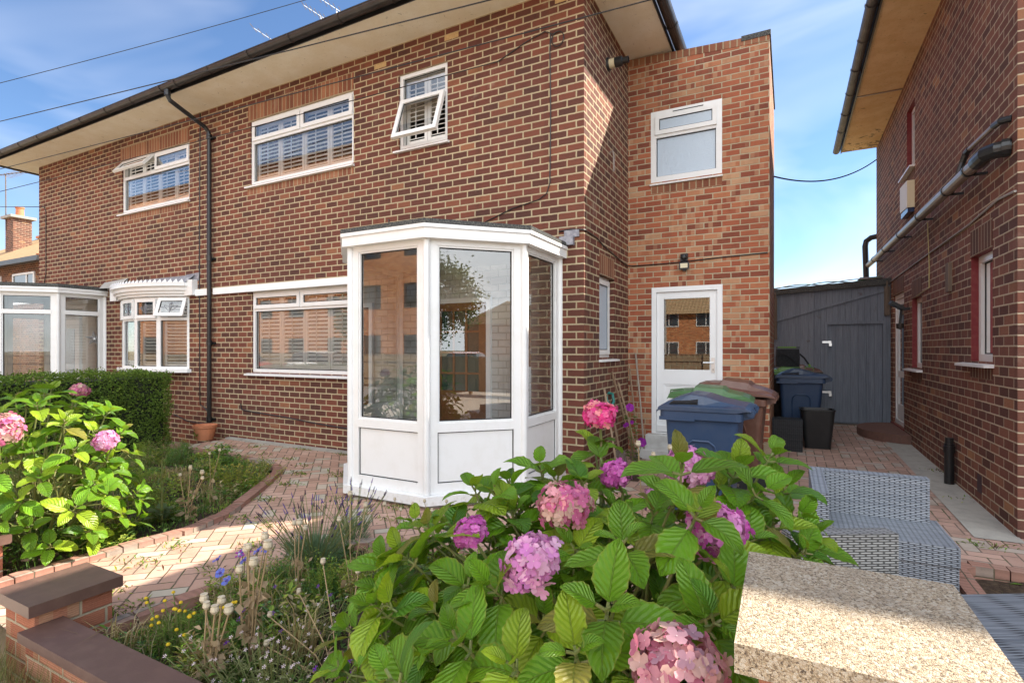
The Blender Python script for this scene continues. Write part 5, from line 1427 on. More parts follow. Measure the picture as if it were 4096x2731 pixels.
# ------------------------------------------------------------------ front boundary: piers and low wall
t = thing('brick_pier', 'brick pier with a speckled exposed aggregate cap, beside the big hydrangea', 'pier', (.11, 1.19, 0), group='gate and boundary piers')
m = MB(); m.box(-.045, .265, .978, 1.345, -.1, .987); m.build('pier', M['brick_pier'], t)
m = MB(); m.hexa([(-.080, .942, .986), (.305, .942, .986), (.30, 1.385, .986), (-.085, 1.385, .986), (-.080, .942, 1.035), (.305, .942, 1.035), (.30, 1.385, 1.035), (-.085, 1.385, 1.035)]); m.build('cap', M['aggregate'], t, bevel=.007)
def low_pier(label, x0, x1, y0, y1, ztop):
    t = thing('brick_pier', label, 'pier', ((x0 + x1) / 2, (y0 + y1) / 2, 0), group='gate and boundary piers')
    m = MB(); m.box(x0 + .035, x1 - .035, y0 + .035, y1 - .035, -.15, ztop - .055); m.build('pier', M['brick_pier'], t)
    m = MB(); m.box(x0, x1, y0, y1, ztop - .055, ztop); m.build('cap', M['cap_brown'], t, bevel=.008)
low_pier('low brick pier with flat brown cap at the right side of the garden path', -3.52, -3.14, 1.13, 1.525, .315)
low_pier('low brown capped brick pier across the path, half out of view', -4.86, -4.47, 1.13, 1.525, .315)
t = thing('garden_wall', 'low red brick garden wall with sloping brown coping, right of the path', 'wall', (-1.6, 1.17, 0))
m = MB(); m.box(-3.17, -.05, 1.13, 1.245, -.15, .16); m.build('wall', M['brick_pier'], t)
m = MB(); m.box(-3.17, -.05, 1.10, 1.275, .16, .205); m.build('coping', M['cap_brown'], t, bevel=.008)

# ------------------------------------------------------------------ terracotta pot
t = thing('flower_pot', 'terracotta flower pot standing under the black downpipe', 'pot', (-8.55, 5.36, .022), local=True)
m = MB(); m.lathe([(0.0, .0), (.12, .0), (.145, .09), (.158, .15), (.160, .155), (.166, .19), (.180, .20), (.188, .245), (.172, .245), (.15, .17), (0, .17)], seg=28); m.build('pot', M['terracotta'], t, merge=1e-5)
rp_ = random.Random(3); m = MB()
for k in range(50):
    p = Vector((.03 + rp_.gauss(0, .035), -.165 + rp_.gauss(0, .012), .10 + rp_.gauss(0, .035))); d = Vector((rp_.uniform(-1, 1), -.6, rp_.uniform(-.2, 1))).normalized() * .022; s_ = d.orthogonal().normalized() * .01
    m.face([p, p + d * .5 + s_, p + d, p + d * .5 - s_], col=(.16, .20, .04))
m.build('sprig', M['leafy'], t)

# star hanging in the neighbour's porch
t = thing('star_ornament', 'white five pointed star hanging inside the glazed porch window of the left house', 'ornament', (-12.36, 5.5, 1.72))
m = MB(); ctr = Vector((-12.355, 5.47, 1.72))
pts = []
for k in range(10):
    a = R(90 + 36 * k); r_ = .17 if k % 2 == 0 else .065; pts.append(ctr + Vector((0, r_ * math.cos(a), r_ * math.sin(a))))
for k in range(10): m.face([pts[k], pts[(k + 1) % 10], ctr + Vector((.045, 0, 0))]); m.face([pts[(k + 1) % 10], pts[k], ctr + Vector((-.03, 0, 0))])
m.build('star', M['white_paint'], t)

# ------------------------------------------------------------------ aerials and overhead wires
def aerial(label, top, d, n, L_, base):
    t = thing('tv_aerial', label, 'aerial', base)
    d = Vector(d).normalized(); top = Vector(top)
    m = MB(); m.tube([base, top], .014, 6); m.build('mast', M['metal'], t)
    m = MB(); m.bar(top - d * L_ * .25, top + d * L_ * .75, .013, .013)
    s_ = d.cross(Vector((0, 0, 1))).normalized()
    m.build('boom', M['metal'], t)
    m = MB()
    for k in range(n):
        p = top + d * L_ * (-.22 + .95 * k / max(1, n - 1)); l_ = .24 - .07 * k / n
        m.tube([p - s_ * l_, p + s_ * l_], .008, 5)
    m.build('elements', M['steel_pipe'], t)
def unpx(px, py, zc):
    """a point at depth zc on the sight line of photograph pixel (4096 wide)"""
    t = (px - 2048) / 2110.0; c, s_ = math.cos(R(27.7)), math.sin(R(27.7))
    return Vector((t * zc * c - zc * s_, t * zc * s_ + zc * c, 1.52 + (1395 - py) / 2110.0 * zc))
aerial('long silver tv aerial on the roof, uppermost of the aerials above the gutter', (-10.6, 10.2, 10.5), (-.72, -.38, .52), 9, 1.5, (-10.6, 10.2, 6.3))
aerial('short silver tv aerial on the roof between the other two aerials', (-10.95, 10.0, 10.3), (-.72, -.38, .52), 6, .75, (-10.95, 10.0, 6.3))
aerial('short silver tv aerial on the roof nearest the downpipe end', (-12.1, 9.4, 9.68), (-.72, -.38, .52), 4, .8, (-12.1, 9.4, 6.3))
def wire(a, b, sag, label, r=.006):
    a = Vector(a); b = Vector(b)
    m = MB(); m.tube([a.lerp(b, k / 24) - Vector((0, 0, sag * 4 * (k / 24) * (1 - k / 24))) for k in range(25)], r, 5)
    tag(m.build('overhead_wire', M['rubber']), label, 'wire', 'overhead wires')
wire(unpx(-500, 455, 13), unpx(1700, -142, 13), .12, 'thin overhead wire crossing the sky high above the gutter at the left', .008)
wire(unpx(-500, 603, 12.5), unpx(2400, -110, 4.5), .03, 'overhead wire that meets the gutter line above the downpipe', .007)
wire(unpx(-500, 800, 12), unpx(3000, -105, 4.0), .03, 'overhead wire crossing the pale soffit and the house corner', .006)
wire(unpx(-500, 886, 12.5), (-3.15, FY - .012, 5.03), .05, 'overhead wire ending at the small cable loop on the brick front', .006)
wire((-14.86, FY - .02, 4.72), unpx(-300, 800, 24), .1, 'short overhead wire running left from the far end of the house', .009)
wire((-.2, 9.0, 4.15), (1.58, 13.0, 5.38), .22, 'sagging wire between the extension and the gable of the right house', .012)

# ------------------------------------------------------------------ far house at the left edge
fh = thing('tiled_house', 'distant brick house with tan tiled roof at the left edge', 'house', (-33, 13, 0), group='semi-detached houses in a row')
m = MB(); m.box(-39, -25, 9.6, 17, -.1, 5.0); m.build('wall', M['brick_right'], fh)
def roofface(m, a, b, c, d):
    a, b, c, d = (Vector(q) for q in (a, b, c, d)); ux = (b - a).normalized(); up = (d - a) - ux * (d - a).dot(ux); up.normalize()
    m.face([a, b, c, d], uv=[((q - a).dot(ux), (q - a).dot(up)) for q in (a, b, c, d)])
m = MB(); zr = 8.0
roofface(m, (-39.5, 9.2, 4.95), (-24.6, 9.2, 4.95), (-28.6, 13.2, zr - .6), (-35.5, 13.2, zr - .6))
roofface(m, (-24.6, 9.2, 4.95), (-24.6, 17.4, 4.95), (-28.6, 13.3, zr - .6), (-28.6, 13.2, zr - .6))
roofface(m, (-24.6, 17.4, 4.95), (-39.5, 17.4, 4.95), (-35.5, 13.2, zr - .6), (-28.6, 13.2, zr - .6))
m.build('roof', M['roof_tile'], fh)
m = MB(); m.bar((-24.6, 9.2, 5.0), (-28.6, 13.2, zr - .55), .25, .12); m.bar((-28.6, 13.2, zr - .55), (-35.5, 13.2, zr - .55), .25, .12); m.build('ridge_tiles', M['terracotta'], fh)
m = MB(); m.box(-39.6, -24.5, 9.05, 9.25, 4.80, 4.98); m.build('gutter', M['gutter'], fh)
FP = PY(9.6)
for u in (-37.5, -33.4, -31.0, -28.0):
    m = MB(); pframe(m, FP, u, u + 1.9, 3.3, 4.55, .08, 0, .05); pbox(m, FP, u + 1.2, u + 1.28, 3.38, 4.47, 0, .045); f_ = m.build('window', M['upvc'], fh)
    m = MB(); m.face([FP.p(u + .08, 3.38, .02), FP.p(u + 1.82, 3.38, .02), FP.p(u + 1.82, 4.47, .02), FP.p(u + .08, 4.47, .02)]); m.build('pane', plain('dark_sky_glass', (.05, .07, .09), .05), f_)
cq = unpx(75, 900, 25.5); cx, cy = cq.x, cq.y
m = MB(); m.box(cx - .42, cx + .42, cy - .35, cy + .35, 5.2, 7.75); ch = m.build('chimney', M['brick_right'], fh)
m = MB(); m.box(cx - .56, cx + .56, cy - .49, cy + .49, 7.75, 7.87); m.build('chimney_cap', M['concrete'], ch, bevel=.02)
m = MB(); m.lathe([(.19, 7.87), (.16, 7.95), (.15, 8.25), (.18, 8.28), (.18, 8.34), (.12, 8.34)], (cx + .12, cy, 0), 16); m.build('chimney_pot', M['terracotta'], ch)
t = thing('tv_aerial', 'rusty tv aerial on the chimney of the distant tiled house', 'aerial', (cx - .3, cy - .36, 7.2))
m = MB(); m.tube([(cx - .3, cy - .37, 7.2), (cx - .33, cy - .37, 9.9)], .025, 6); m.build('mast', M['rust'], t)
m = MB(); m.tube([(cx - .95, cy - .6, 9.86), (cx + .85, cy + .1, 9.98)], .022, 6); m.tube([(cx - .85, cy - .55, 9.85), (cx - .80, cy - .5, 7.6)], .012, 5)
for k in range(7): m.tube([(cx - .8 + .25 * k, cy - .2 - .25, 9.9), (cx - .8 + .25 * k, cy - .2 + .25, 9.9)], .01, 5)
m.build('boom', M['rust'], t)

# ------------------------------------------------------------------ across the street (seen in the glass)
apt = thing('apartment_block', 'orange brick apartment block with dark framed windows, reflected in the porch glass', 'building', (-30, -15, 0))
AP_ = type('PYn', (), {'p': staticmethod(lambda u, z, n=0.0: (u, -13.0 + n, z))})
hol = []; wins = []
for i, u in enumerate([-52.4, -49.6, -45.0, -42.2, -38.9, -36.1, -32.6, -29.8, -26.2, -23.4, -20.0, -17.3]):
    for z in (.95, 3.58, 6.21, 8.84, 11.47):
        w_ = 1.5 if i % 2 else 1.2
        hol.append((u, u + w_, z, z + 1.27)); wins.append((u, u + w_, z, z + 1.27))
m = MB(); pwall(m, AP_, -55, -13.6, -.2, 14.2, hol, .12)
m.face([(-13.6, -13, -.2), (-13.6, -13, 14.2), (-13.6, -24, 14.2), (-13.6, -24, -.2)]); m.face([(-55, -13, -.2), (-55, -24, -.2), (-55, -24, 14.2), (-55, -13, 14.2)]); m.face([(-55, -24, -.2), (-13.6, -24, -.2), (-13.6, -24, 14.2), (-55, -24, 14.2)])
m.build('wall', M['brick_apt'], apt)
m = MB(); roofface(m, (-55.4, -12.6, 14.1), (-13.2, -12.6, 14.1), (-13.2, -18.5, 15.6), (-55.4, -18.5, 15.6)); roofface(m, (-13.2, -24.4, 14.1), (-55.4, -24.4, 14.1), (-55.4, -18.5, 15.6), (-13.2, -18.5, 15.6)); m.build('roof', M['roof_tile'], apt)
for k, (a, b, c, d) in enumerate(wins):
    m = MB(); pframe(m, AP_, a, b, c, d, .09, -.10, -.03); pbox(m, AP_, a + (b - a) * .62, a + (b - a) * .62 + .08, c, d, -.10, -.031); pbox(m, AP_, a + (b - a) * .62, b, c + .4, c + .47, -.10, -.032); f_ = m.build('window', M['dark_frame'], apt)
    m = MB(); m.face([AP_.p(a + .05, c + .05, -.08), AP_.p(a + .05, d - .05, -.08), AP_.p(b - .05, d - .05, -.08), AP_.p(b - .05, c + .05, -.08)]); m.build('pane', M['glass_dark'], f_)
    m = MB(); e = a + (b - a) * (.35 if k % 3 else .9)
    m.face([AP_.p(a + .05, c + .05, -.2), AP_.p(a + .05, d - .05, -.2), AP_.p(e, d - .05, -.2), AP_.p(e, c + .05, -.2)]); m.build('curtain', M['curtain'], f_)
    m = MB(); m.face([AP_.p(a - .2, c - .2, -.5), AP_.p(a - .2, d + .2, -.5), AP_.p(b + .2, d + .2, -.5), AP_.p(b + .2, c - .2, -.5)]); m.build('room', M['inside'], f_)
def opp_house(label, x0, x1, y, z):
    t = thing('opposite_house', label, 'house', ((x0 + x1) / 2, y, 0), group='houses across the street')
    Q = type('PYm', (), {'p': staticmethod(lambda u, zz, n=0.0: (u, y + n, zz))})
    m = MB(); m.box(x0, x1, y - 7, y, -.1, z); m.build('wall', M['brick_apt'], t)
    m = MB(); roofface(m, (x0 - .4, y + .4, z - .05), (x1 + .4, y + .4, z - .05), (x1 - 2.6, y - 3.5, z + 2.4), (x0 + 2.6, y - 3.5, z + 2.4)); roofface(m, (x1 + .4, y + .4, z - .05), (x1 + .4, y - 7.4, z - .05), (x1 - 2.6, y - 3.5, z + 2.4), (x1 - 2.6, y - 3.5, z + 2.4)); roofface(m, (x0 - .4, y - 7.4, z - .05), (x0 - .4, y + .4, z - .05), (x0 + 2.6, y - 3.5, z + 2.4), (x0 + 2.6, y - 3.5, z + 2.4)); roofface(m, (x1 + .4, y - 7.4, z - .05), (x0 - .4, y - 7.4, z - .05), (x0 + 2.6, y - 3.5, z + 2.4), (x1 - 2.6, y - 3.5, z + 2.4)); m.build('roof', M['roof_tile'], t)
    n = int((x1 - x0) / 3.2)
    for k in range(n):
        u = x0 + .8 + k * 3.2
        for zz in ([.9] if z < 3.5 else [.9, 3.5]):
            m = MB(); pframe(m, Q, u, u + 1.7, zz, zz + 1.25, .08, 0, .04); pbox(m, Q, u + .8, u + .88, zz + .08, zz + 1.17, 0, .035); f_ = m.build('window', M['upvc'], t)
            m = MB(); m.face([Q.p(u + .08, zz + .08, .02), Q.p(u + .08, zz + 1.17, .02), Q.p(u + 1.62, zz + 1.17, .02), Q.p(u + 1.62, zz + .08, .02)]); m.build('pane', plain('dark_pane', (.05, .06, .07), .06), f_)
opp_house('two storey brick house with tiled hip roof across the street, reflected in the back door', -14.5, -1.5, -34.0, 4.7)
opp_house('low bungalow with red tiled roof across the street, reflected in the canted porch pane', 38, 52, -15.0, 4.0)
opp_house('second two storey house across the street, behind the parked red car', 8.0, 20.0, -30.0, 5.2)

def tree(label, name, x, y, h, rad, seed, nleaf, col, zc=.62):
    t = thing(name, label, 'tree', (x, y, -.1))
    r = random.Random(seed)
    m = MB(); m.tube([(x, y, -.1), (x + .05, y, h * .25), (x - .08, y + .05, h * .55)], [.22, .17, .09], 10)
    cl = []
    for k in range(26):
        a = r.uniform(0, 2 * math.pi); zz = r.uniform(-.9, 1); rr_ = math.sqrt(max(0, 1 - zz * zz)) * r.uniform(.45, .95)
        cl.append(Vector((x + rad * rr_ * math.cos(a), y + rad * rr_ * math.sin(a), h * zc + rad * .95 * zz * .9)))
    for k in range(8): m.tube([(x, y, h * (.25 + .04 * k)), tuple(Vector((x, y, h * .45)).lerp(cl[k], .55)), tuple(cl[k])], [.08, .045, .015], 6)
    m.build('trunk', M['bark'], t)
    m = MB()
    for k in range(nleaf):
        c = r.choice(cl); p = c + Vector((r.gauss(0, .33), r.gauss(0, .33), r.gauss(0, .26))) * rad * .62
        d = Vector((r.uniform(-1, 1), r.uniform(-1, 1), r.uniform(-.9, .5))).normalized(); s_ = d.cross(Vector((r.uniform(-1, 1), r.uniform(-1, 1), 1))).normalized()
        l_ = r.uniform(.13, .24); f_ = r.uniform(.6, 1.3); cc = tuple(q * f_ for q in col)
        m.face([p, p + d * l_ * .5 + s_ * l_ * .3, p + d * l_, p + d * l_ * .5 - s_ * l_ * .3], col=cc)
    m.build('crown', M['leafy'], t)
tree('large round green tree reflected in the canted porch pane', 'street_tree', 15.0, -9.0, 6.3, 2.1, 1, 11000, (.10, .16, .03))
tree('small tree in front of the orange apartment block', 'street_tree', -19.5, -9.5, 4.6, 1.5, 2, 4000, (.09, .14, .03))
def fence(name, label, a, b, h, n_post):
    a = Vector((*a, 0)); b = Vector((*b, 0)); t = thing(name, label, 'fence', tuple(a))
    d = (b - a); L_ = d.length; d.normalize(); m = MB(); r = random.Random(int(L_ * 10)); k = int(L_ / .12)
    nn = Vector((-d.y, d.x, 0))
    for i in range(k):
        p = a + d * (i * .12 + .06) + nn * (.01 if i % 2 else -.006); m.bar(p + Vector((0, 0, .08)), p + Vector((0, 0, h + r.uniform(-.008, .008))), .125, .018, nn)
    m.build('board_panel', M['fence_boards'], t)
    for i in range(n_post + 1):
        p = a + d * L_ * i / n_post + nn * .06; m = MB(); m.bar(p + Vector((0, 0, -.1)), p + Vector((0, 0, h + .06)), .1, .1, nn); m.build('post', M['fence_boards'], t)
    m = MB()
    for zz in (h * .22, h * .8): m.bar(a + nn * .035 + Vector((0, 0, zz)), b + nn * .035 + Vector((0, 0, zz)), .05, .08)
    m.bar(a + Vector((0, 0, h + .02)), b + Vector((0, 0, h + .02)), .08, .03); m.build('rail', M['fence_boards'], t)
fence('timber_fence', 'timber board fence along the far pavement, reflected in the low panes', (-50, -9.8), (6, -9.8), 1.25, 18)
fence('timber_fence', 'timber board fence beside the right hand house front, seen in the canted pane', (8.0, 3.5), (8.2, -8.5), 1.22, 6)
def car(label, name, loc, rz, paint):
    t = thing(name, label, 'car', loc, rz, 'cars parked in the street', local=True)
    st = [(-2.05, .45, .62, .70), (-2.0, .35, .80, .78), (-1.75, .25, .98, .84), (-1.2, .22, 1.02, .86), (0, .2, 1.0, .87), (1.0, .22, .94, .86), (1.7, .25, .82, .80), (2.0, .35, .66, .70), (2.06, .42, .56, .62)]
    m = MB(); m.loft([[(x, -w_ * .96, lo), (x, -w_, (lo + hi) / 2), (x, -w_ * .93, hi - .04), (x, -w_ * .8, hi), (x, w_ * .8, hi), (x, w_ * .93, hi - .04), (x, w_, (lo + hi) / 2), (x, w_ * .96, lo)] for x, lo, hi, w_ in st]); body = m.build('body', paint, t, bevel=.03, merge=1e-4)
    cb = [(-1.85, 1.0, .72, 1.0), (-1.45, 1.42, .62, .98), (-.6, 1.50, .60, 1.0), (.25, 1.44, .60, 1.0), (1.05, .96, .74, .96)]
    m = MB(); m.loft([[(x, -.80, lo), (x, -w_, hi), (x, w_, hi), (x, .80, lo)] for x, hi, w_, lo in [(a, b, c, d) for a, b, c, d in cb]]); m.build('cabin', M['glass_dark'] if False else plain('car_glass', (.02, .025, .03), .05), t, merge=1e-4, bevel=.02)
    m = MB(); m.loft([[(x, -w_ * .98, hi - .01), (x, -w_ * .98, hi + .02), (x, w_ * .98, hi + .02), (x, w_ * .98, hi - .01)] for x, hi, w_, lo in cb[1:4]]); m.build('roof', paint, t, bevel=.01)
    for x in (-1.3, 1.3):
        for sy in (-1, 1):
            m = MB(); q = Matrix.Rotation(R(90), 3, 'X'); m.lathe([(0, -.09), (.24, -.09), (.31, -.07), (.31, .07), (.24, .09), (0, .09)], (x, sy * .78, .31), 20, q); w_ = m.build('wheel', M['tyre'], t)
            m = MB(); m.lathe([(0, -.095), (.19, -.095), (.19, .095), (0, .095)], (x, sy * .78, .31), 14, q); m.build('rim', M['metal'], w_)
    for sy in (-1, 1):
        m = MB(); m.box(-2.03, -1.9, sy * .55, sy * .78, .70, .88); m.build('tail_light', M['lamp_red'], t, bevel=.02)
        m = MB(); m.box(1.85, 2.02, sy * .45, sy * .70, .58, .72); m.build('headlight', M['metal'], t, bevel=.02)
car('red hatchback parked across the street to the right, reflected in the canted porch pane', 'parked_car', (11.4, -4.9, -.13), R(160), M['red_car'])
car('red hatchback parked by the far fence, reflected in the left porch', 'parked_car', (-27, -7.7, -.13), R(4), M['red_car'])
car('white car parked beside the far fence, reflected in the bow window', 'parked_car', (-21, -8.0, -.13), R(-3), M['white_paint'])
t = thing('street_lamp', 'grey street lamp post across the street, reflected in the back door', 'lamp', (-5.2, -10.4, -.1))
m = MB(); m.tube([(-5.2, -10.4, -.1), (-5.2, -10.4, 1.2), (-5.2, -10.4, 6.0)], [.09, .07, .05], 10); m.build('post', M['concrete'], t)
m = MB(); m.hexa([(-5.35, -10.4, 6.0), (-5.05, -10.4, 6.0), (-5.05, -9.6, 6.1), (-5.35, -9.6, 6.1), (-5.3, -10.4, 6.1), (-5.1, -10.4, 6.1), (-5.1, -9.6, 6.18), (-5.3, -9.6, 6.18)]); m.build('lamp_head', M['concrete'], t, bevel=.02)
# ------------------------------------------------------------------ plants
def leaf_quad(m, p, d, up, L_, W_, col, fold=.25):
    """small two-plane leaf"""
    s_ = d.cross(up)
    if s_.length < 1e-4: s_ = d.orthogonal()
    s_.normalize(); n = s_.cross(d)
    mid = p + d * L_ * .5; tip = p + d * L_ - n * L_ * .12
    m.face([p, mid + s_ * W_ / 2 + n * W_ * fold, tip], col=col); m.face([p, tip, mid - s_ * W_ / 2 + n * W_ * fold], col=col)

# --- hedge
def hedge():
    t = thing('privet_hedge', 'dense clipped green hedge between the two front gardens', 'hedge', (-8.75, 3.2, 0))
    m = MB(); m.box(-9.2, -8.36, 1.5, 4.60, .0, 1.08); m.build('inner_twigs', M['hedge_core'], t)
    r = random.Random(11); m = MB()
    x0, x1, y0, y1, z1 = -9.26, -8.30, 1.45, 4.68, 1.16
    def put(p, n, k=1):
        for _ in range(k):
            d = (n * r.uniform(.2, 1.0) + Vector((r.uniform(-1, 1), r.uniform(-1, 1), r.uniform(-.5, 1.0)))).normalized()
            f = r.uniform(.45, 1.35); yl = r.random() < .10
            c = (.15 * f, .25 * f, .04 * f) if not yl else (.28, .38, .06)
            leaf_quad(m, p + Vector((r.gauss(0, .012), r.gauss(0, .012), r.gauss(0, .012))), d, n, r.uniform(.028, .046), r.uniform(.014, .024), c)
    def lump(a, b): return .030 * math.sin(a * 7.3 + 1.7 * math.sin(b * 5.1)) + .022 * math.sin(b * 11 + a * 3)
    for _ in range(15000):
        y, z = r.uniform(y0, y1), z1 * r.random() ** .85
        rnd = max(0, z - z1 + .10) * .5 + max(0, y - y1 + .12) * .4
        put(Vector((x1 - rnd + lump(y, z) - abs(r.gauss(0, .03)), y, z)), Vector((1, 0, 0)))
    for _ in range(4500):
        x, y = r.uniform(x0, x1), r.uniform(y0, y1)
        put(Vector((x, y, z1 + lump(x * 1.3, y) * .8 - abs(r.gauss(0, .025)) + (.05 if r.random() < .04 else 0))), Vector((0, 0, 1)))
    for _ in range(4000):
        x, z = r.uniform(x0, x1), z1 * r.random() ** .85
        put(Vector((x, y1 + lump(x, z) - abs(r.gauss(0, .03)), z)), Vector((0, 1, 0)))
        put(Vector((x, y0 + lump(x, z) + abs(r.gauss(0, .03)), z)), Vector((0, -1, 0)))
    for _ in range(3000):
        y, z = r.uniform(y0, y1), r.uniform(.1, z1)
        put(Vector((x0 + abs(r.gauss(0, .03)), y, z)), Vector((-1, 0, 0)))
    m.build('foliage', M['leafy'], t)
hedge()

# --- hydrangea
def hleaf(m, base, d, up, L_, W_, droop, fold, col, r):
    """broad serrated leaf: a curved blade with folded halves; uv x across, y along"""
    d = d.normalized(); s_ = d.cross(up).normalized(); n = s_.cross(d).normalized()
    if n.dot(up) < 0: n = -n; s_ = -s_
    N = 11; rows = []
    tw = r.uniform(-.25, .25); wave = r.uniform(0, 6.28); wa = r.uniform(.02, .06)
    pos = Vector(base); ang = 0.0; step = L_ / N
    for i in range(N + 1):
        t = i / N
        w_ = W_ * .5 * (t ** .55) * ((1 - t) ** .85) * 2.56
        if 0 < i < N: w_ *= 1.0 + (.05 if i % 2 else -.05)
        if i == N: w_ = 0
        sd = (s_ * math.cos(tw * t) + n * math.sin(tw * t)).normalized()
        dd = (d * math.cos(ang) - n * math.sin(ang)); nn = sd.cross(dd).normalized()
        if nn.dot(n) < 0 and ang < 1.5: nn = -nn
        row = []
        for u in (-1, -.55, 0, .55, 1):
            lift = abs(u) * w_ * fold + wa * w_ * math.sin(t * 9 + wave + u * 1.3) * abs(u) * 2
            row.append((pos + sd * (u * w_) * (1 - .12 * fold) + nn * lift, (.5 + .5 * u, t)))
        rows.append(row)
        pos = pos + dd * step; ang += droop / N * (0.5 + t)
    for a, b in zip(rows, rows[1:]):
        for k in range(4):
            q = [a[k], a[k + 1], b[k + 1], b[k]]
            m.face([x[0] for x in q], uv=[x[1] for x in q], col=col)

def rosette(m, sm, tip, axis, size, r, tone=1.0, pairs=3, root=None):
    axis = axis.normalized(); e1 = axis.orthogonal().normalized(); e2 = axis.cross(e1)
    a0 = r.uniform(0, 3.14)
    for k in range(pairs):
        sz = size * (1.0, .82, .50, .28)[k] * r.uniform(.85, 1.12); el = R((8, 30, 55, 70)[k] + r.uniform(-12, 12))
        at = tip - axis * size * (.30, .12, .0, 0)[k]
        for h in (0, 1):
            a = a0 + k * math.pi / 2 + h * math.pi + r.uniform(-.2, .2)
            o = e1 * math.cos(a) + e2 * math.sin(a); d = (o * math.cos(el) + axis * math.sin(el)).normalized()
            f = tone * r.uniform(.72, 1.25); q = r.random()
            c = (.150 * f, .330 * f, .014 * f)
            if q < .22: c = (.300 * f, .440 * f, .022 * f)
            elif q < .30: c = (.080 * f, .220 * f, .018 * f)
            elif q < .33: c = (.26 * f, .23 * f, .045 * f)
            st = at + d * size * .16
            sm.tube([at, st], .0035 * size / .14, 5, cap=False)
            hleaf(m, st, d, (axis + Vector((0, 0, .5))).normalized(), sz, sz * r.uniform(.58, .72), r.uniform(.35, 1.25), r.uniform(.10, .38), c, r)
    if root is not None:
        mid = Vector(root).lerp(tip, .55) + Vector((0, 0, -.04))
        sm.tube([root, mid, tip - axis * size * .3, tip], [.0075, .006, .0045, .003], 6, cap=False)

def flower(name_mat, parent, c, rad, cols, r, up, flat=.82, nfl=120, cull=-.55):
    m = MB(); up = up.normalized(); e1 = up.orthogonal().normalized(); e2 = up.cross(e1)
    for k in range(nfl):
        zz = 1 - (k + .5) / nfl * (1 - cull); rr_ = math.sqrt(max(0, 1 - zz * zz)); a = k * 2.39996 + r.uniform(-.15, .15)
        n = (e1 * (rr_ * math.cos(a)) + e2 * (rr_ * math.sin(a)) + up * zz).normalized()
        lump = .95 + .09 * math.sin(a * 2 + zz * 4 + rad * 90)
        p = c + (e1 * (rr_ * math.cos(a)) + e2 * (rr_ * math.sin(a)) + up * zz * flat) * rad * lump * r.uniform(.80, 1.08)
        n = (n + Vector((r.uniform(-.45, .45), r.uniform(-.45, .45), r.uniform(-.45, .45)))).normalized()
        f1 = n.orthogonal().normalized(); f2 = n.cross(f1); b0 = r.uniform(0, 1.57); ps = rad * r.uniform(.20, .27)
        base = r.choice(cols); f = r.uniform(.85, 1.15)
        for q in range(4):
            b = b0 + q * 1.5708; o = f1 * math.cos(b) + f2 * math.sin(b); s_ = f1 * -math.sin(b) + f2 * math.cos(b)
            cup = r.uniform(.05, .40); ff = f * r.uniform(.9, 1.1); cc = tuple(min(.95, x * ff) for x in base)
            t0 = p; w_ = ps * .52
            A = p + o * ps * .35 - s_ * w_ * .75 + n * cup * ps * .25; B = p + o * ps * .35 + s_ * w_ * .75 + n * cup * ps * .25
            C = p + o * ps * .82 + s_ * w_ * .85 + n * cup * ps * .75; D = p + o * ps * .82 - s_ * w_ * .85 + n * cup * ps * .75; T = p + o * ps * 1.04 + n * cup * ps * .9
            m.face([t0, B, C, T, D, A], col=cc)
        m.face([p + n * ps * .06 + f1 * ps * .09, p + n * ps * .06 + f2 * ps * .09, p + n * ps * .06 - f1 * ps * .09, p + n * ps * .06 - f2 * ps * .09], col=(.72, .55, .55))
    return m.build('flower_head', M['petal'], parent)

LILAC = [(.66, .27, .52), (.72, .36, .56), (.76, .45, .60), (.60, .22, .50)]
MAGENTA = [(.72, .045, .24), (.78, .07, .30), (.76, .16, .34), (.80, .30, .30)]
DUSTY = [(.52, .24, .28), (.62, .33, .33), (.66, .44, .37), (.48, .28, .33), (.55, .18, .26)]
PINK = [(.70, .24, .36), (.75, .36, .38), (.62, .16, .32), (.60, .42, .32)]
MAUVE = [(.60, .12, .44), (.66, .20, .50), (.55, .10, .40)]

def cam_px(p):
    c, s_ = math.cos(R(27.7)), math.sin(R(27.7))
    xc = p.x * c + p.y * s_; zc = -p.x * s_ + p.y * c
    return 2048 + 2110 * xc / zc, 1395 - 2110 * (p.z - 1.52) / zc, zc

def hydrangea(label, base, tips, fills, flowers, size, seed, tone):
    """tips: list of (position, axis); fills: number of shaded inner rosettes; flowers: (centre, radius, colours, up)"""
    t = thing('hydrangea_bush', label, 'shrub', base, 0, 'hydrangea bushes')
    r = random.Random(seed); lm = MB(); sm = MB(); B = Vector(base)
    for p, ax, sz, pr in tips:
        root = B + Vector((r.uniform(-.18, .18), r.uniform(-.15, .15), 0)) + (p - B) * .25
        root.z = max(.05, min(p.z - .1, .25 + .3 * r.random()))
        rosette(lm, sm, p, ax, size * sz * r.uniform(.9, 1.1), r, tone, pr, root)
    lm.build('foliage', M['hleaf'], t); 
    for _ in range(14):
        a = r.uniform(0, 6.28); q = Vector((math.cos(a) * .10, math.sin(a) * .08, 0)); e = B + q * 6 + Vector((0, 0, r.uniform(.5, .8)))
        sm.tube([B + q, B + q * 3 + Vector((0, 0, .3)), e], [.012, .009, .006], 6, cap=False)
    sm.build('stems', M['stem'], t)
    for c, rad, cols, up in flowers:
        flower('petal', t, Vector(c), rad, cols, r, Vector(up))
        st = MB(); st.tube([tuple(B + Vector((0, 0, .3))), tuple(Vector(c) - Vector(up).normalized() * rad * 1.6), tuple(Vector(c) - Vector(up).normalized() * rad * .3)], [.007, .006, .005], 6, cap=False); st.build('flower_stalk', M['stem'], t)
    return t

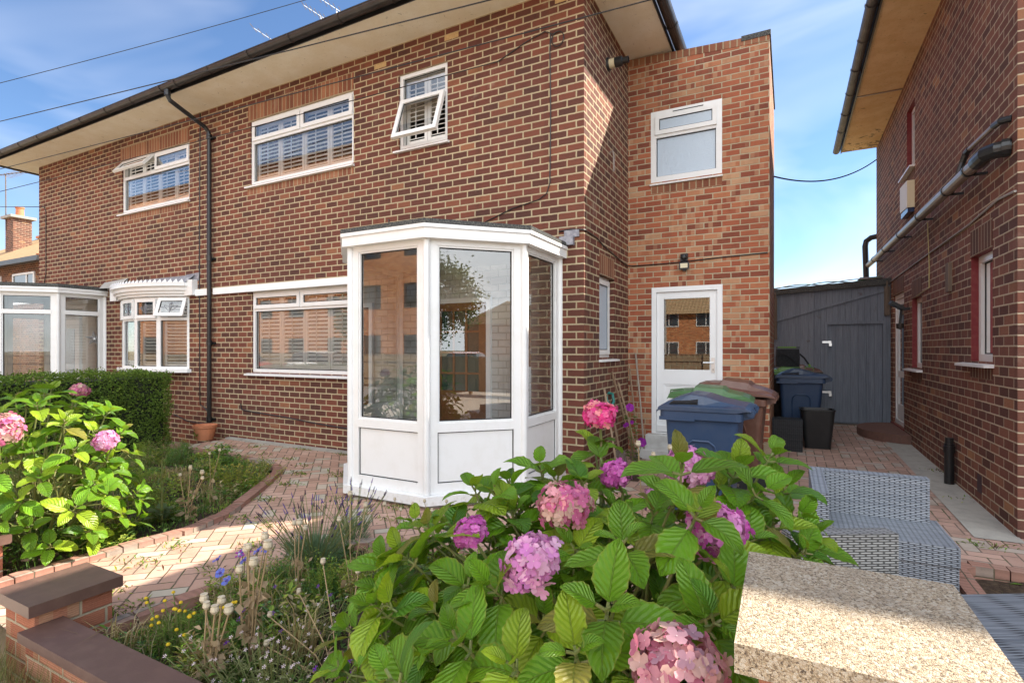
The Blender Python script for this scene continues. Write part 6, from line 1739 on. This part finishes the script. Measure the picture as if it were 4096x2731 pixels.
r = random.Random(21)
FL = [((-.647, 1.355, .915), .083, LILAC, (-.1, -.55, .75)), ((-.66, 1.64, .995), .088, PINK, (.0, -.3, .9)), ((-.19, 1.66, .985), .086, MAUVE[1:] + LILAC[:2], (.25, -.6, .7)),
      ((-.32, 2.0, 1.085), .085, LILAC, (.2, -.3, .9)), ((-.59, 1.97, 1.04), .058, MAUVE, (-.2, -.4, .8)), ((-.714, 2.167, 1.235), .072, MAGENTA, (0, -.15, 1)),
      ((-.20, 1.10, .875), .088, DUSTY, (.1, -.55, .8)), ((-.965, 1.53, .89), .060, MAUVE, (-.4, -.3, .8)), ((-.50, 2.3, .86), .07, LILAC, (.2, .5, .8))]
C0 = Vector((-.62, 1.88, .42)); RX = Vector((.92, .50, .60))
tips = []
NT_ = 210
c2, s2 = math.cos(R(27.7)), math.sin(R(27.7))
for k in range(NT_):
    zz = 1 - (k + .5) / NT_ * 1.62; rr_ = math.sqrt(max(0, 1 - zz * zz)); a = k * 2.39996 + r.uniform(-.3, .3)
    d = Vector((rr_ * math.cos(a), rr_ * math.sin(a), zz)); sc = r.uniform(.70, 1.06)
    lx, ly = d.x * RX.x * sc, d.y * RX.y * sc                # long axis runs across the view
    p = C0 + Vector((lx * c2 - ly * s2, lx * s2 + ly * c2, d.z * RX.z * sc + r.uniform(-.03, .03)))
    if p.z < .06: continue
    if -.12 < p.x < .34 and .93 < p.y < 1.45 and p.z < 1.1: continue     # the pier stands there
    ax = Vector((d.x * .75 * c2 - d.y * .75 * s2, d.x * .75 * s2 + d.y * .75 * c2, .55 + .6 * d.z)).normalized()
    px, py, zc = cam_px(p); bad = False
    for c, rad, _, _ in FL:
        fx, fy, fz = cam_px(Vector(c))
        if zc < fz + .06 and math.hypot(px - fx, py - fy) < 2110 * (rad + .05) / fz: bad = True
    if bad: continue
    tips.append((p, ax, 1.0, 3))
def tipat(px, py, zc, ax, sz=1.0, pr=3): tips.append((unpx(px * 1.7415, py * 1.7415, zc), Vector(ax), sz, pr))
# shoots read from the outline of the bush
tipat(985, 1215, 1.85, (-.6, -.3, .8)); tipat(925, 1275, 1.8, (-.8, -.2, .5)); tipat(1135, 1130, 1.95, (-.2, -.4, .9), 1.05); tipat(1240, 1075, 2.15, (-.1, -.3, .9), .95)
tipat(1365, 1015, 2.3, (0, -.2, 1), .9, 2); tipat(1385, 1055, 2.2, (.3, -.2, .9), .9, 2); tipat(1565, 1075, 1.65, (.1, -.3, 1), 1.1); tipat(1690, 1085, 1.9, (.4, -.2, .9), 1.1)
tipat(1770, 1050, 2.0, (.5, -.1, .9), 1.05); tipat(1745, 1130, 1.8, (.6, -.3, .7), 1.1); tipat(1830, 1190, 1.9, (.7, -.2, .6), 1.0); tipat(1850, 1270, 1.75, (.7, -.3, .6), .9)
tipat(1600, 1180, 1.42, (.3, -.5, .8), 1.0); tipat(1430, 1250, 1.40, (0, -.5, .9), 1.0); tipat(1390, 1400, 1.22, (0, -.6, .8), 1.0); tipat(1130, 1350, 1.5, (-.4, -.5, .7), 1.0)
tipat(1050, 1470, 1.35, (-.4, -.5, .7), 1.0); tipat(1180, 1530, 1.2, (-.1, -.6, .8), 1.0); tipat(890, 1390, 1.7, (-.8, -.2, .4)); tipat(900, 1560, 1.3, (-.5, -.5, .6), 1.1); tipat(1640, 1430, 1.15, (.3, -.6, .7), .9); tipat(1320, 1500, 1.15, (0, -.6, .8), .9)
for q in ((1690, 1185, 1.85), (1775, 1205, 1.8), (1650, 1125, 2.0), (1800, 1125, 2.0), (1720, 1245, 1.68), (1555, 1140, 1.9), (1500, 1185, 1.7), (1660, 1290, 1.5), (1690, 1360, 1.35), (1860, 1230, 1.85), (1340, 1110, 2.0), (1180, 1180, 1.9)): tipat(*q, (.25, -.3, .8), 1.0)
hydrangea('big hydrangea bush with pink and magenta flower heads beside the concrete capped pier', (-.62, 1.88, 0), tips, 0, FL, .165, 4, 1.0)

tips = []
C1 = Vector((-4.98, 1.88, .48)); RX1 = Vector((.72, .55, .72))
for k in range(105):
    zz = 1 - (k + .5) / 105 * 1.6; rr_ = math.sqrt(max(0, 1 - zz * zz)); a = k * 2.39996 + r.uniform(-.3, .3)
    d = Vector((rr_ * math.cos(a), rr_ * math.sin(a), zz)); sc = r.uniform(.78, 1.08)
    p = C1 + Vector((d.x * RX1.x, d.y * RX1.y, d.z * RX1.z)) * sc
    if p.z < .10: continue
    tips.append((p, Vector((d.x * .8, d.y * .8, .6 + .5 * d.z)), 1.0, 3))
FL2 = [((-4.60, 1.52, .985), .115, PINK + DUSTY[1:3], (.35, -.5, .7)), ((-4.30, 1.98, .87), .075, LILAC[:3] + PINK[:1], (.6, -.4, .6)), ((-5.2, 2.2, 1.17), .07, PINK, (0, .2, 1))]
hydrangea('sunlit hydrangea bush with fading pink heads, left of the path before the hedge', (-4.98, 1.88, 0), tips, 0, FL2, .150, 9, 1.05)

# --- ground cover of the two beds
def inside(x, y, poly):
    c = False; j = len(poly) - 1
    for i in range(len(poly)):
        if (poly[i][1] > y) != (poly[j][1] > y) and x < (poly[j][0] - poly[i][0]) * (y - poly[i][1]) / (poly[j][1] - poly[i][1]) + poly[i][0]: c = not c
        j = i
    return c
PL = [(-8.35, 1.3)] + [(-4.52, 1.3)] + [(x - .08, y) for x, y in LK[1:7]] + [(x - .02, y - .1) for x, y in LK[7:]]
PR = [(-3.14, 1.28), (-3.08, 1.9), (-2.98, 2.6), (-2.9, 2.95), (-2.75, 3.02), (-.30, 3.08), (-.30, 1.28)]
def weeds(name, poly, n, seed, hmin, hmax, palette, dens, bx_, nclump=110):
    """ground cover: clumps of different weeds over a low mat"""
    r = random.Random(seed); m = MB(); cl = []; guard = 0
    while len(cl) < nclump and guard < 9000:
        guard += 1
        x = r.uniform(bx_[0], bx_[1]); y = r.uniform(bx_[2], bx_[3])
        if inside(x, y, poly) and r.random() < dens(x, y): cl.append((x, y, r.uniform(.06, .20), hmin + (hmax - hmin) * r.random() ** 1.3, r.choice(('grass', 'broad', 'fern', 'fern', 'broad', 'straw', 'stem')), r.choice(palette)))
    k = guard = 0
    while k < n and guard < n * 12:
        guard += 1
        if r.random() < .72:
            c = r.choice(cl); x, y = r.gauss(c[0], c[2] * .6), r.gauss(c[1], c[2] * .6); q = math.hypot(x - c[0], y - c[1]) / c[2]; h = c[3] * max(.25, 1 - .45 * q) * r.uniform(.6, 1.1); kind = c[4]; pal = c[5]
        else:
            x = r.uniform(bx_[0], bx_[1]); y = r.uniform(bx_[2], bx_[3]); h = hmin * r.uniform(.6, 1.6); kind = r.choice(('grass', 'broad', 'grass')); pal = palette[0]
            if r.random() > dens(x, y): continue
        if not inside(x, y, poly): continue
        k += 1
        p = Vector((x, y, hz(x, y) - .01)); f = r.uniform(.6, 1.35); col = tuple(v * f for v in r.choice(pal))
        a = r.uniform(0, 6.28); out = Vector((math.cos(a), math.sin(a), 0))
        if kind == 'grass' or kind == 'straw':
            if kind == 'straw': col = tuple(v * f for v in r.choice(G3))
            ln = out * h * r.uniform(.2, .9); w_ = r.uniform(.0018, .0045); s_ = Vector((-math.sin(a), math.cos(a), 0)) * w_
            q_ = p + ln * .35 + Vector((0, 0, h * .7)); e = p + ln + Vector((0, 0, h * r.uniform(.6, 1)))
            m.face([p - s_, p + s_, q_ + s_ * .8, q_ - s_ * .8], col=col); m.face([q_ - s_ * .8, q_ + s_ * .8, e], col=col)
        elif kind == 'broad':
            z0 = h * r.random() ** .6; d = (out + Vector((0, 0, r.uniform(-.1, .9)))).normalized()
            leaf_quad(m, p + Vector((0, 0, z0)), d, Vector((0, 0, 1)), r.uniform(.025, .07), r.uniform(.014, .034), col)
        else:
            top = p + out * h * .25 + Vector((0, 0, h)); s_ = Vector((.0018, 0, 0)); m.face([p - s_, p + s_, top], col=col)
            for i_ in range(r.randint(5, 9)):
                t = r.uniform(.3, 1); d = Vector((r.uniform(-1, 1), r.uniform(-1, 1), r.uniform(-.2, .8))).normalized()
                leaf_quad(m, p.lerp(top, t), d, Vector((0, 0, 1)), r.uniform(.010, .026) if kind == 'fern' else r.uniform(.02, .05), r.uniform(.005, .011), tuple(v * r.uniform(.8, 1.25) for v in col))
    o = m.build(name, M['leafy'])
    o['kind'] = 'stuff'; o['category'] = 'weeds'
    return o
G1 = [(.14, .26, .045), (.18, .33, .055), (.11, .21, .05)]; G2 = [(.32, .39, .06), (.40, .46, .07), (.25, .35, .06)]; G3 = [(.42, .34, .15), (.32, .23, .10), (.50, .40, .23)]; G4 = [(.14, .27, .10), (.11, .22, .09)]
wl = weeds('garden_weeds', PL, 26000, 31, .06, .36, [G1, G4 + G1, G2 + G1, G2, G1 + G3], lambda x, y: 1.0 if y < 4.6 else .5, (-8.4, -4.3, 1.3, 4.7), 190)
tag(wl, 'tangle of green weeds and grass in the garden bed left of the path', 'weeds')
def dens_r(x, y):
    bare = math.exp(-((x + 1.9) ** 2 + (y - 2.25) ** 2) / .22)
    return max(.12, 1 - .85 * bare)
wr = weeds('flower_bed_weeds', PR, 24000, 32, .05, .34, [G1, G2 + G1, G3 + G2, G1 + G4, G2], dens_r, (-3.2, -.3, 1.25, 3.1), 150)
tag(wr, 'straggly weeds and dry stalks in the flower bed right of the path', 'weeds')
wd = weeds('drive_bed_weeds', [(1.06, 1.1), (1.06, 4.55), (6.4, 4.55), (6.4, 1.1)], 1800, 33, .02, .08, [G1, G2], lambda x, y: 1.0, (1.0, 6.4, 1.1, 4.6))
tag(wd, 'low green weeds in the bed beside the driveway edging', 'weeds')
# weeds in the joints of the paving
r = random.Random(77); m = MB()
spots = [(-4.0, 2.05), (-4.15, 2.35), (-3.75, 1.75), (-3.3, 1.7), (-3.35, 1.55), (-4.3, 3.0), (-4.6, 3.5), (-4.9, 4.0), (-5.2, 4.4), (-5.5, 4.75), (-6.0, 4.95), (-6.6, 5.0), (-7.2, 5.3), (-6.4, 5.5), (-5.6, 5.5), (-5.1, 5.45), (-4.85, 5.2), (-4.8, 4.7), (-4.7, 4.55), (-3.9, 3.85), (-3.3, 3.9), (-2.8, 4.15), (-3.1, 3.6), (-2.5, 3.9), (-.3, 7.7), (.35, 4.9), (.5, 5.6), (.15, 5.4), (1.55, 7.9), (1.5, 6.6), (1.35, 5.2), (-1.5, 4.6), (-1.2, 3.5), (-4.75, 4.9), (-7.6, 5.1), (-3.6, 2.6), (-3.45, 2.2), (-3.9, 3.0)]
for (sx, sy) in spots:
    for _ in range(r.randint(25, 70)):
        p = Vector((sx + r.gauss(0, .09), sy + r.gauss(0, .05), .022 + (max(0, sy - 5.6) * .019))); d = Vector((r.uniform(-1, 1), r.uniform(-1, 1), r.uniform(.1, 1.2))).normalized()
        c = r.choice(G1 + G2 + [(.15, .06, .04), (.12, .07, .035)]); f = r.uniform(.7, 1.2)
        leaf_quad(m, p, d, Vector((0, 0, 1)), r.uniform(.02, .055), r.uniform(.005, .014), tuple(q * f for q in c))
o = m.build('paving_weeds', M['leafy']); tag(o, 'small green and reddish weeds growing in the paving joints', 'weeds', kind='stuff')

# --- lavender
def lavender(label, c, n, rad, h, seed):
    t = thing('lavender_bush', label, 'plant', c); r = random.Random(seed); m = MB(); f = MB(); C_ = Vector(c)
    for _ in range(n * 14):
        a = r.uniform(0, 6.28); q = r.random() ** .6; d = Vector((math.cos(a) * q, math.sin(a) * q, r.uniform(.45, 1.1))).normalized()
        p = C_ + Vector((math.cos(a), math.sin(a), 0)) * rad * q * .55 + Vector((0, 0, r.uniform(.0, .17))); L_ = r.uniform(.06, .13); s_ = d.orthogonal().normalized() * .0028
        g = r.uniform(.7, 1.2); m.face([p - s_, p + s_, p + d * L_], col=(.16 * g, .25 * g, .14 * g))
    m.build('foliage', M['leafy'], t); m = MB()
    for _ in range(n):
        a = r.uniform(0, 6.28); q = r.random() ** .5; p = C_ + Vector((math.cos(a), math.sin(a), 0)) * rad * q * .5 + Vector((0, 0, .1))
        e = C_ + Vector((math.cos(a), math.sin(a), 0)) * rad * (q * 1.35) + Vector((0, 0, h * r.uniform(.7, 1.1))); m.tube([p, p.lerp(e, .5) + Vector((0, 0, .02)), e], .0022, 4, cap=False)
        dk = r.random() < .55; col = (.045, .035, .075) if dk else (.13, .09, .36); d = (e - p).normalized()
        for k in range(5):
            z = e + d * (.009 * k); w_ = .0085 * (1 - .12 * k)
            for b in range(4):
                aa = b * 1.57 + k; o_ = Vector((math.cos(aa), math.sin(aa), .5)) * w_; s_ = Vector((-math.sin(aa), math.cos(aa), 0)) * w_ * .6
                f.face([z - s_, z + s_, z + o_ + Vector((0, 0, .006))], col=col)
        f.build('flower_spike', M['petal'], t); f = MB()
    m.build('stems', M['stem'], t)
lavender('grey green lavender bush with dark purple spikes at the edge of the path', (-2.93, 2.62, 0), 80, .30, .42, 1)
lavender('smaller lavender with violet spikes growing out by the porch foot', (-3.0, 3.05, 0), 26, .22, .40, 2)

# --- poppies gone to seed: dry stalks with pepper-pot heads
def poppy(label, base, heads, dry=True, leafn=0, seed=0, hr=.018):
    t = thing('poppy_plant', label, 'plant', base, 0, 'poppies gone to seed'); r = random.Random(seed); B = Vector(base); m = MB()
    for (dx, dy, h) in heads:
        e = B + Vector((dx, dy, h)); m.tube([B + Vector((dx * .1, dy * .1, 0)), B + Vector((dx * .35, dy * .35, h * .5)) + Vector((r.uniform(-.015, .015), r.uniform(-.015, .015), 0)), e], .0035 * hr / .018, 5, cap=False)
    m.build('stems', M['dry_stem'], t)
    for (dx, dy, h) in heads:
        s_ = hr * r.uniform(.8, 1.15); h_ = MB(); h_.lathe([(.15 * s_, -.1 * s_), (.6 * s_, .1 * s_), (s_, .75 * s_), (.92 * s_, 1.35 * s_), (.55 * s_, 1.75 * s_), (.5 * s_, 1.82 * s_), (.85 * s_, 1.9 * s_), (.8 * s_, 2.0 * s_), (0, 1.98 * s_)], tuple(B + Vector((dx, dy, h))), 10)
        h_.build('seed_head', M['seed'], t, smooth=True)
    if leafn:
        m = MB()
        for _ in range(leafn):
            q = r.choice(heads); p = B + Vector((q[0] * .3 + r.gauss(0, .025), q[1] * .3 + r.gauss(0, .025), r.uniform(.03, q[2] * .75))); d = Vector((r.uniform(-1, 1), r.uniform(-1, 1), r.uniform(-.9, .3))).normalized(); g = r.uniform(.7, 1.2)
            L_ = r.uniform(.03, .08); s2_ = d.orthogonal().normalized() * L_ * .3; k_ = Vector((r.uniform(-.01, .01), r.uniform(-.01, .01), r.uniform(-.015, .015)))
            m.face([p, p + d * L_ * .4 + s2_ + k_, p + d * L_, p + d * L_ * .5 - s2_], col=(.46 * g, .33 * g, .20 * g))
        m.build('dry_leaves', M['leafy'], t)
poppy('clump of withered poppies with fat pale seed heads standing by the blue cornflowers', (-2.30, 1.66, 0), [(-.10, .06, .50), (-.03, .02, .54), (.02, .07, .58), (.06, -.02, .49), (.0, -.05, .46), (.07, .05, .55)], leafn=90, seed=1, hr=.021)
poppy('withered poppies with a bunch of low seed heads, nearest the garden wall', (-2.28, 1.45, 0), [(-.07, .02, .37), (-.02, .0, .36), (.04, .03, .38), (.07, -.02, .37), (.09, .03, .35)], leafn=70, seed=2, hr=.020)
poppy('three tall poppy stalks beside the lavender', (-2.55, 2.15, 0), [(-.06, .03, .47), (.02, .0, .49), (.0, .06, .44)], leafn=16, seed=3, hr=.017)
poppy('thin branching poppy with two green white heads in front of the porch', (-2.30, 2.35, 0), [(-.13, .10, .60), (-.02, .12, .54), (-.12, .0, .47)], leafn=6, seed=4, hr=.014)
poppy('group of small poppy heads in front of the porch sill', (-2.55, 3.02, 0), [(-.10, .0, .36), (-.03, .03, .40), (.05, .0, .34), (.12, .05, .38), (.16, .0, .30)], leafn=10, seed=5, hr=.013)
poppy('cluster of small poppy heads under the canted porch panel', (-2.15, 2.95, 0), [(-.12, .05, .44), (-.02, .0, .40), (.06, .06, .46), (.13, .0, .42)], leafn=8, seed=6, hr=.012)
poppy('row of pale poppy heads in the left bed beside the mullein', (-4.62, 2.75, 0), [(-.12, .0, .40), (-.05, .05, .45), (.03, .0, .48), (.10, .06, .43), (.17, .02, .40)], leafn=40, seed=7, hr=.017)
poppy('pair of poppy heads in the left bed near the paving', (-4.95, 3.15, 0), [(.0, .0, .50), (.08, .05, .53)], leafn=8, seed=8, hr=.015)
poppy('leaning brown poppy stalks with drooping heads in the middle of the bed', (-1.75, 1.72, 0), [(-.42, .12, .30), (-.48, .0, .22), (-.36, .22, .42), (-.40, -.08, .14), (-.15, .25, .40)], leafn=20, seed=9, hr=.014)
poppy('three grey poppy heads behind the hydrangea in front of the blue bin', (-.62, 2.62, 0), [(-.05, .02, 1.03), (.03, .0, .99), (.10, .05, 1.02)], seed=10, hr=.014)

# --- cornflowers, daisies, white flowers, mullein, mallow
def blooms(name, label, base, heads, petal_col, cen_col, rad, npet, seed, leafc=(.07, .12, .04), nleaf=40, pet=True):
    t = thing(name, label, 'flowers', base); r = random.Random(seed); B = Vector(base); m = MB(); st = MB(); lf = MB()
    for (dx, dy, h) in heads:
        e = B + Vector((dx, dy, h)); st.tube([B + Vector((dx * .5, dy * .5, 0)), e], .0022, 4, cap=False)
        up = Vector((r.uniform(-.5, .5), -.6 + r.uniform(-.3, .3), .8)).normalized(); f1 = up.orthogonal().normalized(); f2 = up.cross(f1)
        if pet:
            for k in range(npet):
                a = k * 2 * math.pi / npet + r.uniform(-.15, .15); o = f1 * math.cos(a) + f2 * math.sin(a); s_ = (f2 * math.cos(a) - f1 * math.sin(a)) * rad * .30
                g = r.uniform(.8, 1.2); c = tuple(q * g for q in petal_col)
                tp = e + o * rad + up * rad * r.uniform(.05, .35)
                m.face([e + o * rad * .15, tp - s_, tp + o * rad * .2, tp + s_], col=c)
        m.lathe([(rad * .34, -.002), (rad * .36, rad * .12), (rad * .22, rad * .32), (0, rad * .38)], tuple(e), 8, col=cen_col)
        m.build('flower_head', M['petal'], t); m = MB()
    for _ in range(nleaf):
        q = r.choice(heads); p = B + Vector((q[0] * .8, q[1] * .8, r.uniform(.02, q[2] * .8))); d = Vector((r.uniform(-1, 1), r.uniform(-1, 1), r.uniform(-.1, 1))).normalized(); g = r.uniform(.7, 1.3)
        leaf_quad(lf, p, d, Vector((0, 0, 1)), r.uniform(.03, .07), .006, tuple(c * g for c in leafc))
    st.build('stems', M['stem'], t)
    if nleaf: lf.build('leaves', M['leafy'], t)
blooms('cornflower', 'blue cornflowers with one purple bloom beside the path', (-2.62, 1.82, 0), [(-.17, .0, .36), (-.10, -.03, .31), (-.04, .06, .40), (.02, .03, .38), (.06, .08, .42), (.0, -.06, .30), (.10, .1, .43)], (.13, .19, .62), (.10, .08, .35), .024, 12, 1)
blooms('pansy', 'single purple and white bloom among the cornflowers', (-2.60, 1.84, 0), [(-.03, .0, .41), (.02, .01, .42)], (.30, .03, .25), (.6, .55, .6), .022, 5, 6, nleaf=6)
rz_ = random.Random(41)
blooms('chamomile', 'yellow button headed chamomile next to the low wall pier', (-2.72, 1.60, 0), [(rz_.gauss(0, .13), rz_.gauss(0, .09), rz_.uniform(.13, .26)) for _ in range(26)], (.75, .75, .72), (.80, .58, .02), .026, 9, 2, (.20, .30, .06), 220, pet=False)
blooms('white_campion', 'sprawling plant with tiny white and lilac flowers at the front of the bed', (-1.95, 1.52, 0), [(rz_.gauss(0, .20), rz_.gauss(0, .11), rz_.uniform(.08, .26)) for _ in range(90)], (.80, .66, .70), (.7, .6, .5), .0075, 5, 3, (.30, .32, .14), 700)
blooms('white_campion', 'loose scatter of tiny white flowers further up the bed towards the lavender', (-2.25, 1.98, 0), [(rz_.gauss(0, .16), rz_.gauss(0, .12), rz_.uniform(.08, .2)) for _ in range(30)], (.80, .70, .70), (.7, .6, .5), .007, 5, 4, (.30, .32, .14), 260)
blooms('toadflax', 'small violet flowers dotted through the flower bed', (-1.9, 1.85, 0), [(rz_.uniform(-.7, .6), rz_.uniform(-.35, .4), rz_.uniform(.08, .2)) for _ in range(22)], (.22, .05, .42), (.2, .05, .4), .012, 5, 5, nleaf=30)
blooms('yellow_weed', 'yellow flowering weed mound in the left bed beside the paving curve', (-5.35, 3.75, 0), [(rz_.gauss(0, .22), rz_.gauss(0, .20), rz_.uniform(.12, .30)) for _ in range(70)], (.30, .30, .04), (.45, .35, .03), .012, 6, 7, (.30, .34, .05), 900)
t = thing('mullein', 'pale green mullein spike with broad leaves in the left bed', 'plant', (-4.78, 2.62, 0)); B = Vector((-4.78, 2.62, 0)); m = MB(); r = random.Random(2)
m.tube([B, B + Vector((.0, 0, .25)), B + Vector((.0, 0, .56))], [.010, .011, .006], 7)
m.build('stem', M['stem'], t); m = MB()
for k in range(150):
    z = r.uniform(.22, .57); a = r.uniform(0, 6.28); p = B + Vector((math.cos(a) * .013, math.sin(a) * .013, z)); leaf_quad(m, p, Vector((math.cos(a), math.sin(a), .6)).normalized(), Vector((0, 0, 1)), .02, .014, (.26, .30, .07))
m.build('flower_spike', M['leafy'], t); m = MB()
for k in range(10):
    a = k * 2.4; hleaf(m, B + Vector((0, 0, .03 + .012 * k)), Vector((math.cos(a), math.sin(a), .55)), Vector((0, 0, 1)), .20 - .010 * k, .085, .7, .15, (.15, .22, .075), r)
m.build('leaves', M['hleaf'], t)
t = thing('mallow', 'tall mallow stem with purple flowers beside the white back door', 'plant', (-1.62, 6.2, 0)); B = Vector((-1.62, 6.2, 0)); r = random.Random(5); m = MB()
m.tube([B, B + Vector((-.03, 0, .4)), B + Vector((-.06, .02, .80))], [.008, .006, .004], 6, cap=False); m.tube([B, B + Vector((.05, -.02, .25)), B + Vector((.10, -.04, .42))], [.006, .005, .003], 6, cap=False); m.build('stems', M['stem'], t)
m = MB()
for k in range(46):
    z = r.uniform(.05, .72); a = r.uniform(0, 6.28); p = B + Vector((-.06 * z, 0, z)); leaf_quad(m, p + Vector((math.cos(a), math.sin(a), .1)) * .03, Vector((math.cos(a), math.sin(a), .2)).normalized(), Vector((0, 0, 1)), r.uniform(.04, .085), r.uniform(.03, .07), (.11, .19, .04))
m.build('leaves', M['leafy'], t)
for (dx, dy, h, s_) in ((-.06, .02, .82, .050), (.10, -.05, .43, .055), (-.09, .0, .62, .026), (-.03, .0, .65, .024), (-.12, .02, .60, .022)):
    m = MB(); up = Vector((.4, -.8, .3)).normalized(); f1 = up.orthogonal().normalized(); f2 = up.cross(f1); e = B + Vector((dx, dy, h))
    for k in range(6):
        a = k * 1.047; o_ = f1 * math.cos(a) + f2 * math.sin(a); q = (f2 * math.cos(a) - f1 * math.sin(a)) * s_ * .5
        m.face([e, e + o_ * s_ * .8 - q + up * s_ * .2, e + o_ * s_ * 1.05 + up * s_ * .25, e + o_ * s_ * .8 + q + up * s_ * .2], col=(.30, .015, .33) if k % 2 else (.22, .01, .26))
    m.build('flower', M['petal'], t)
t = thing('petunia_basket', 'pink petunia flowers peeping out beside the left edge of the porch', 'flowers', (-4.74, 4.98, 1.45)); m = MB(); r = random.Random(3)
for k in range(7):
    e = Vector((-4.76 + r.gauss(0, .035), 4.96 + r.gauss(0, .04), 1.50 + r.gauss(0, .035))); up = Vector((r.uniform(-.4, .4), -1, r.uniform(0, .5))).normalized(); f1 = up.orthogonal().normalized(); f2 = up.cross(f1)
    for q in range(5):
        a = q * 1.2566; o_ = f1 * math.cos(a) + f2 * math.sin(a); s_ = (f2 * math.cos(a) - f1 * math.sin(a)) * .018
        m.face([e, e + o_ * .03 - s_, e + o_ * .034, e + o_ * .03 + s_], col=(.60, .02, .12) if q % 2 else (.68, .05, .18))
m.build('flowers', M['petal'], t); m = MB()
for k in range(40):
    d = Vector((r.uniform(-1, 1), r.uniform(-1, 1), r.uniform(-1, 1))).normalized(); leaf_quad(m, Vector((-4.76, 5.02, 1.46)) + d * .03, d, Vector((0, 0, 1)), .04, .022, (.08, .15, .03))
m.build('leaves', M['leafy'], t)
m = MB(); m.bar((-4.72, 5.0, 1.40), (-4.66, 5.0, 1.40), .012, .012); m.build('bracket', M['bin_black'], t)
# dry grass at the foot of the wall on the pavement side
r = random.Random(15); m = MB()
for _ in range(900):
    x = r.uniform(-3.6, -2.6) if r.random() < .8 else r.uniform(-2.6, -1.2); y = 1.06 + r.gauss(0, .03); h = r.uniform(.05, .22); a = r.uniform(0, 6.28); p = Vector((x, y, -.01)); e = p + Vector((math.cos(a) * h * .5, math.sin(a) * h * .35, h)); s_ = Vector((.002, 0, 0)); g = r.uniform(.7, 1.2)
    m.face([p - s_, p + s_, e], col=(.30 * g, .24 * g, .10 * g) if r.random() < .6 else (.10 * g, .15 * g, .03 * g))
tag(m.build('dry_grass', M['leafy']), 'dry grass tuft along the foot of the low garden wall', 'grass', kind='stuff')
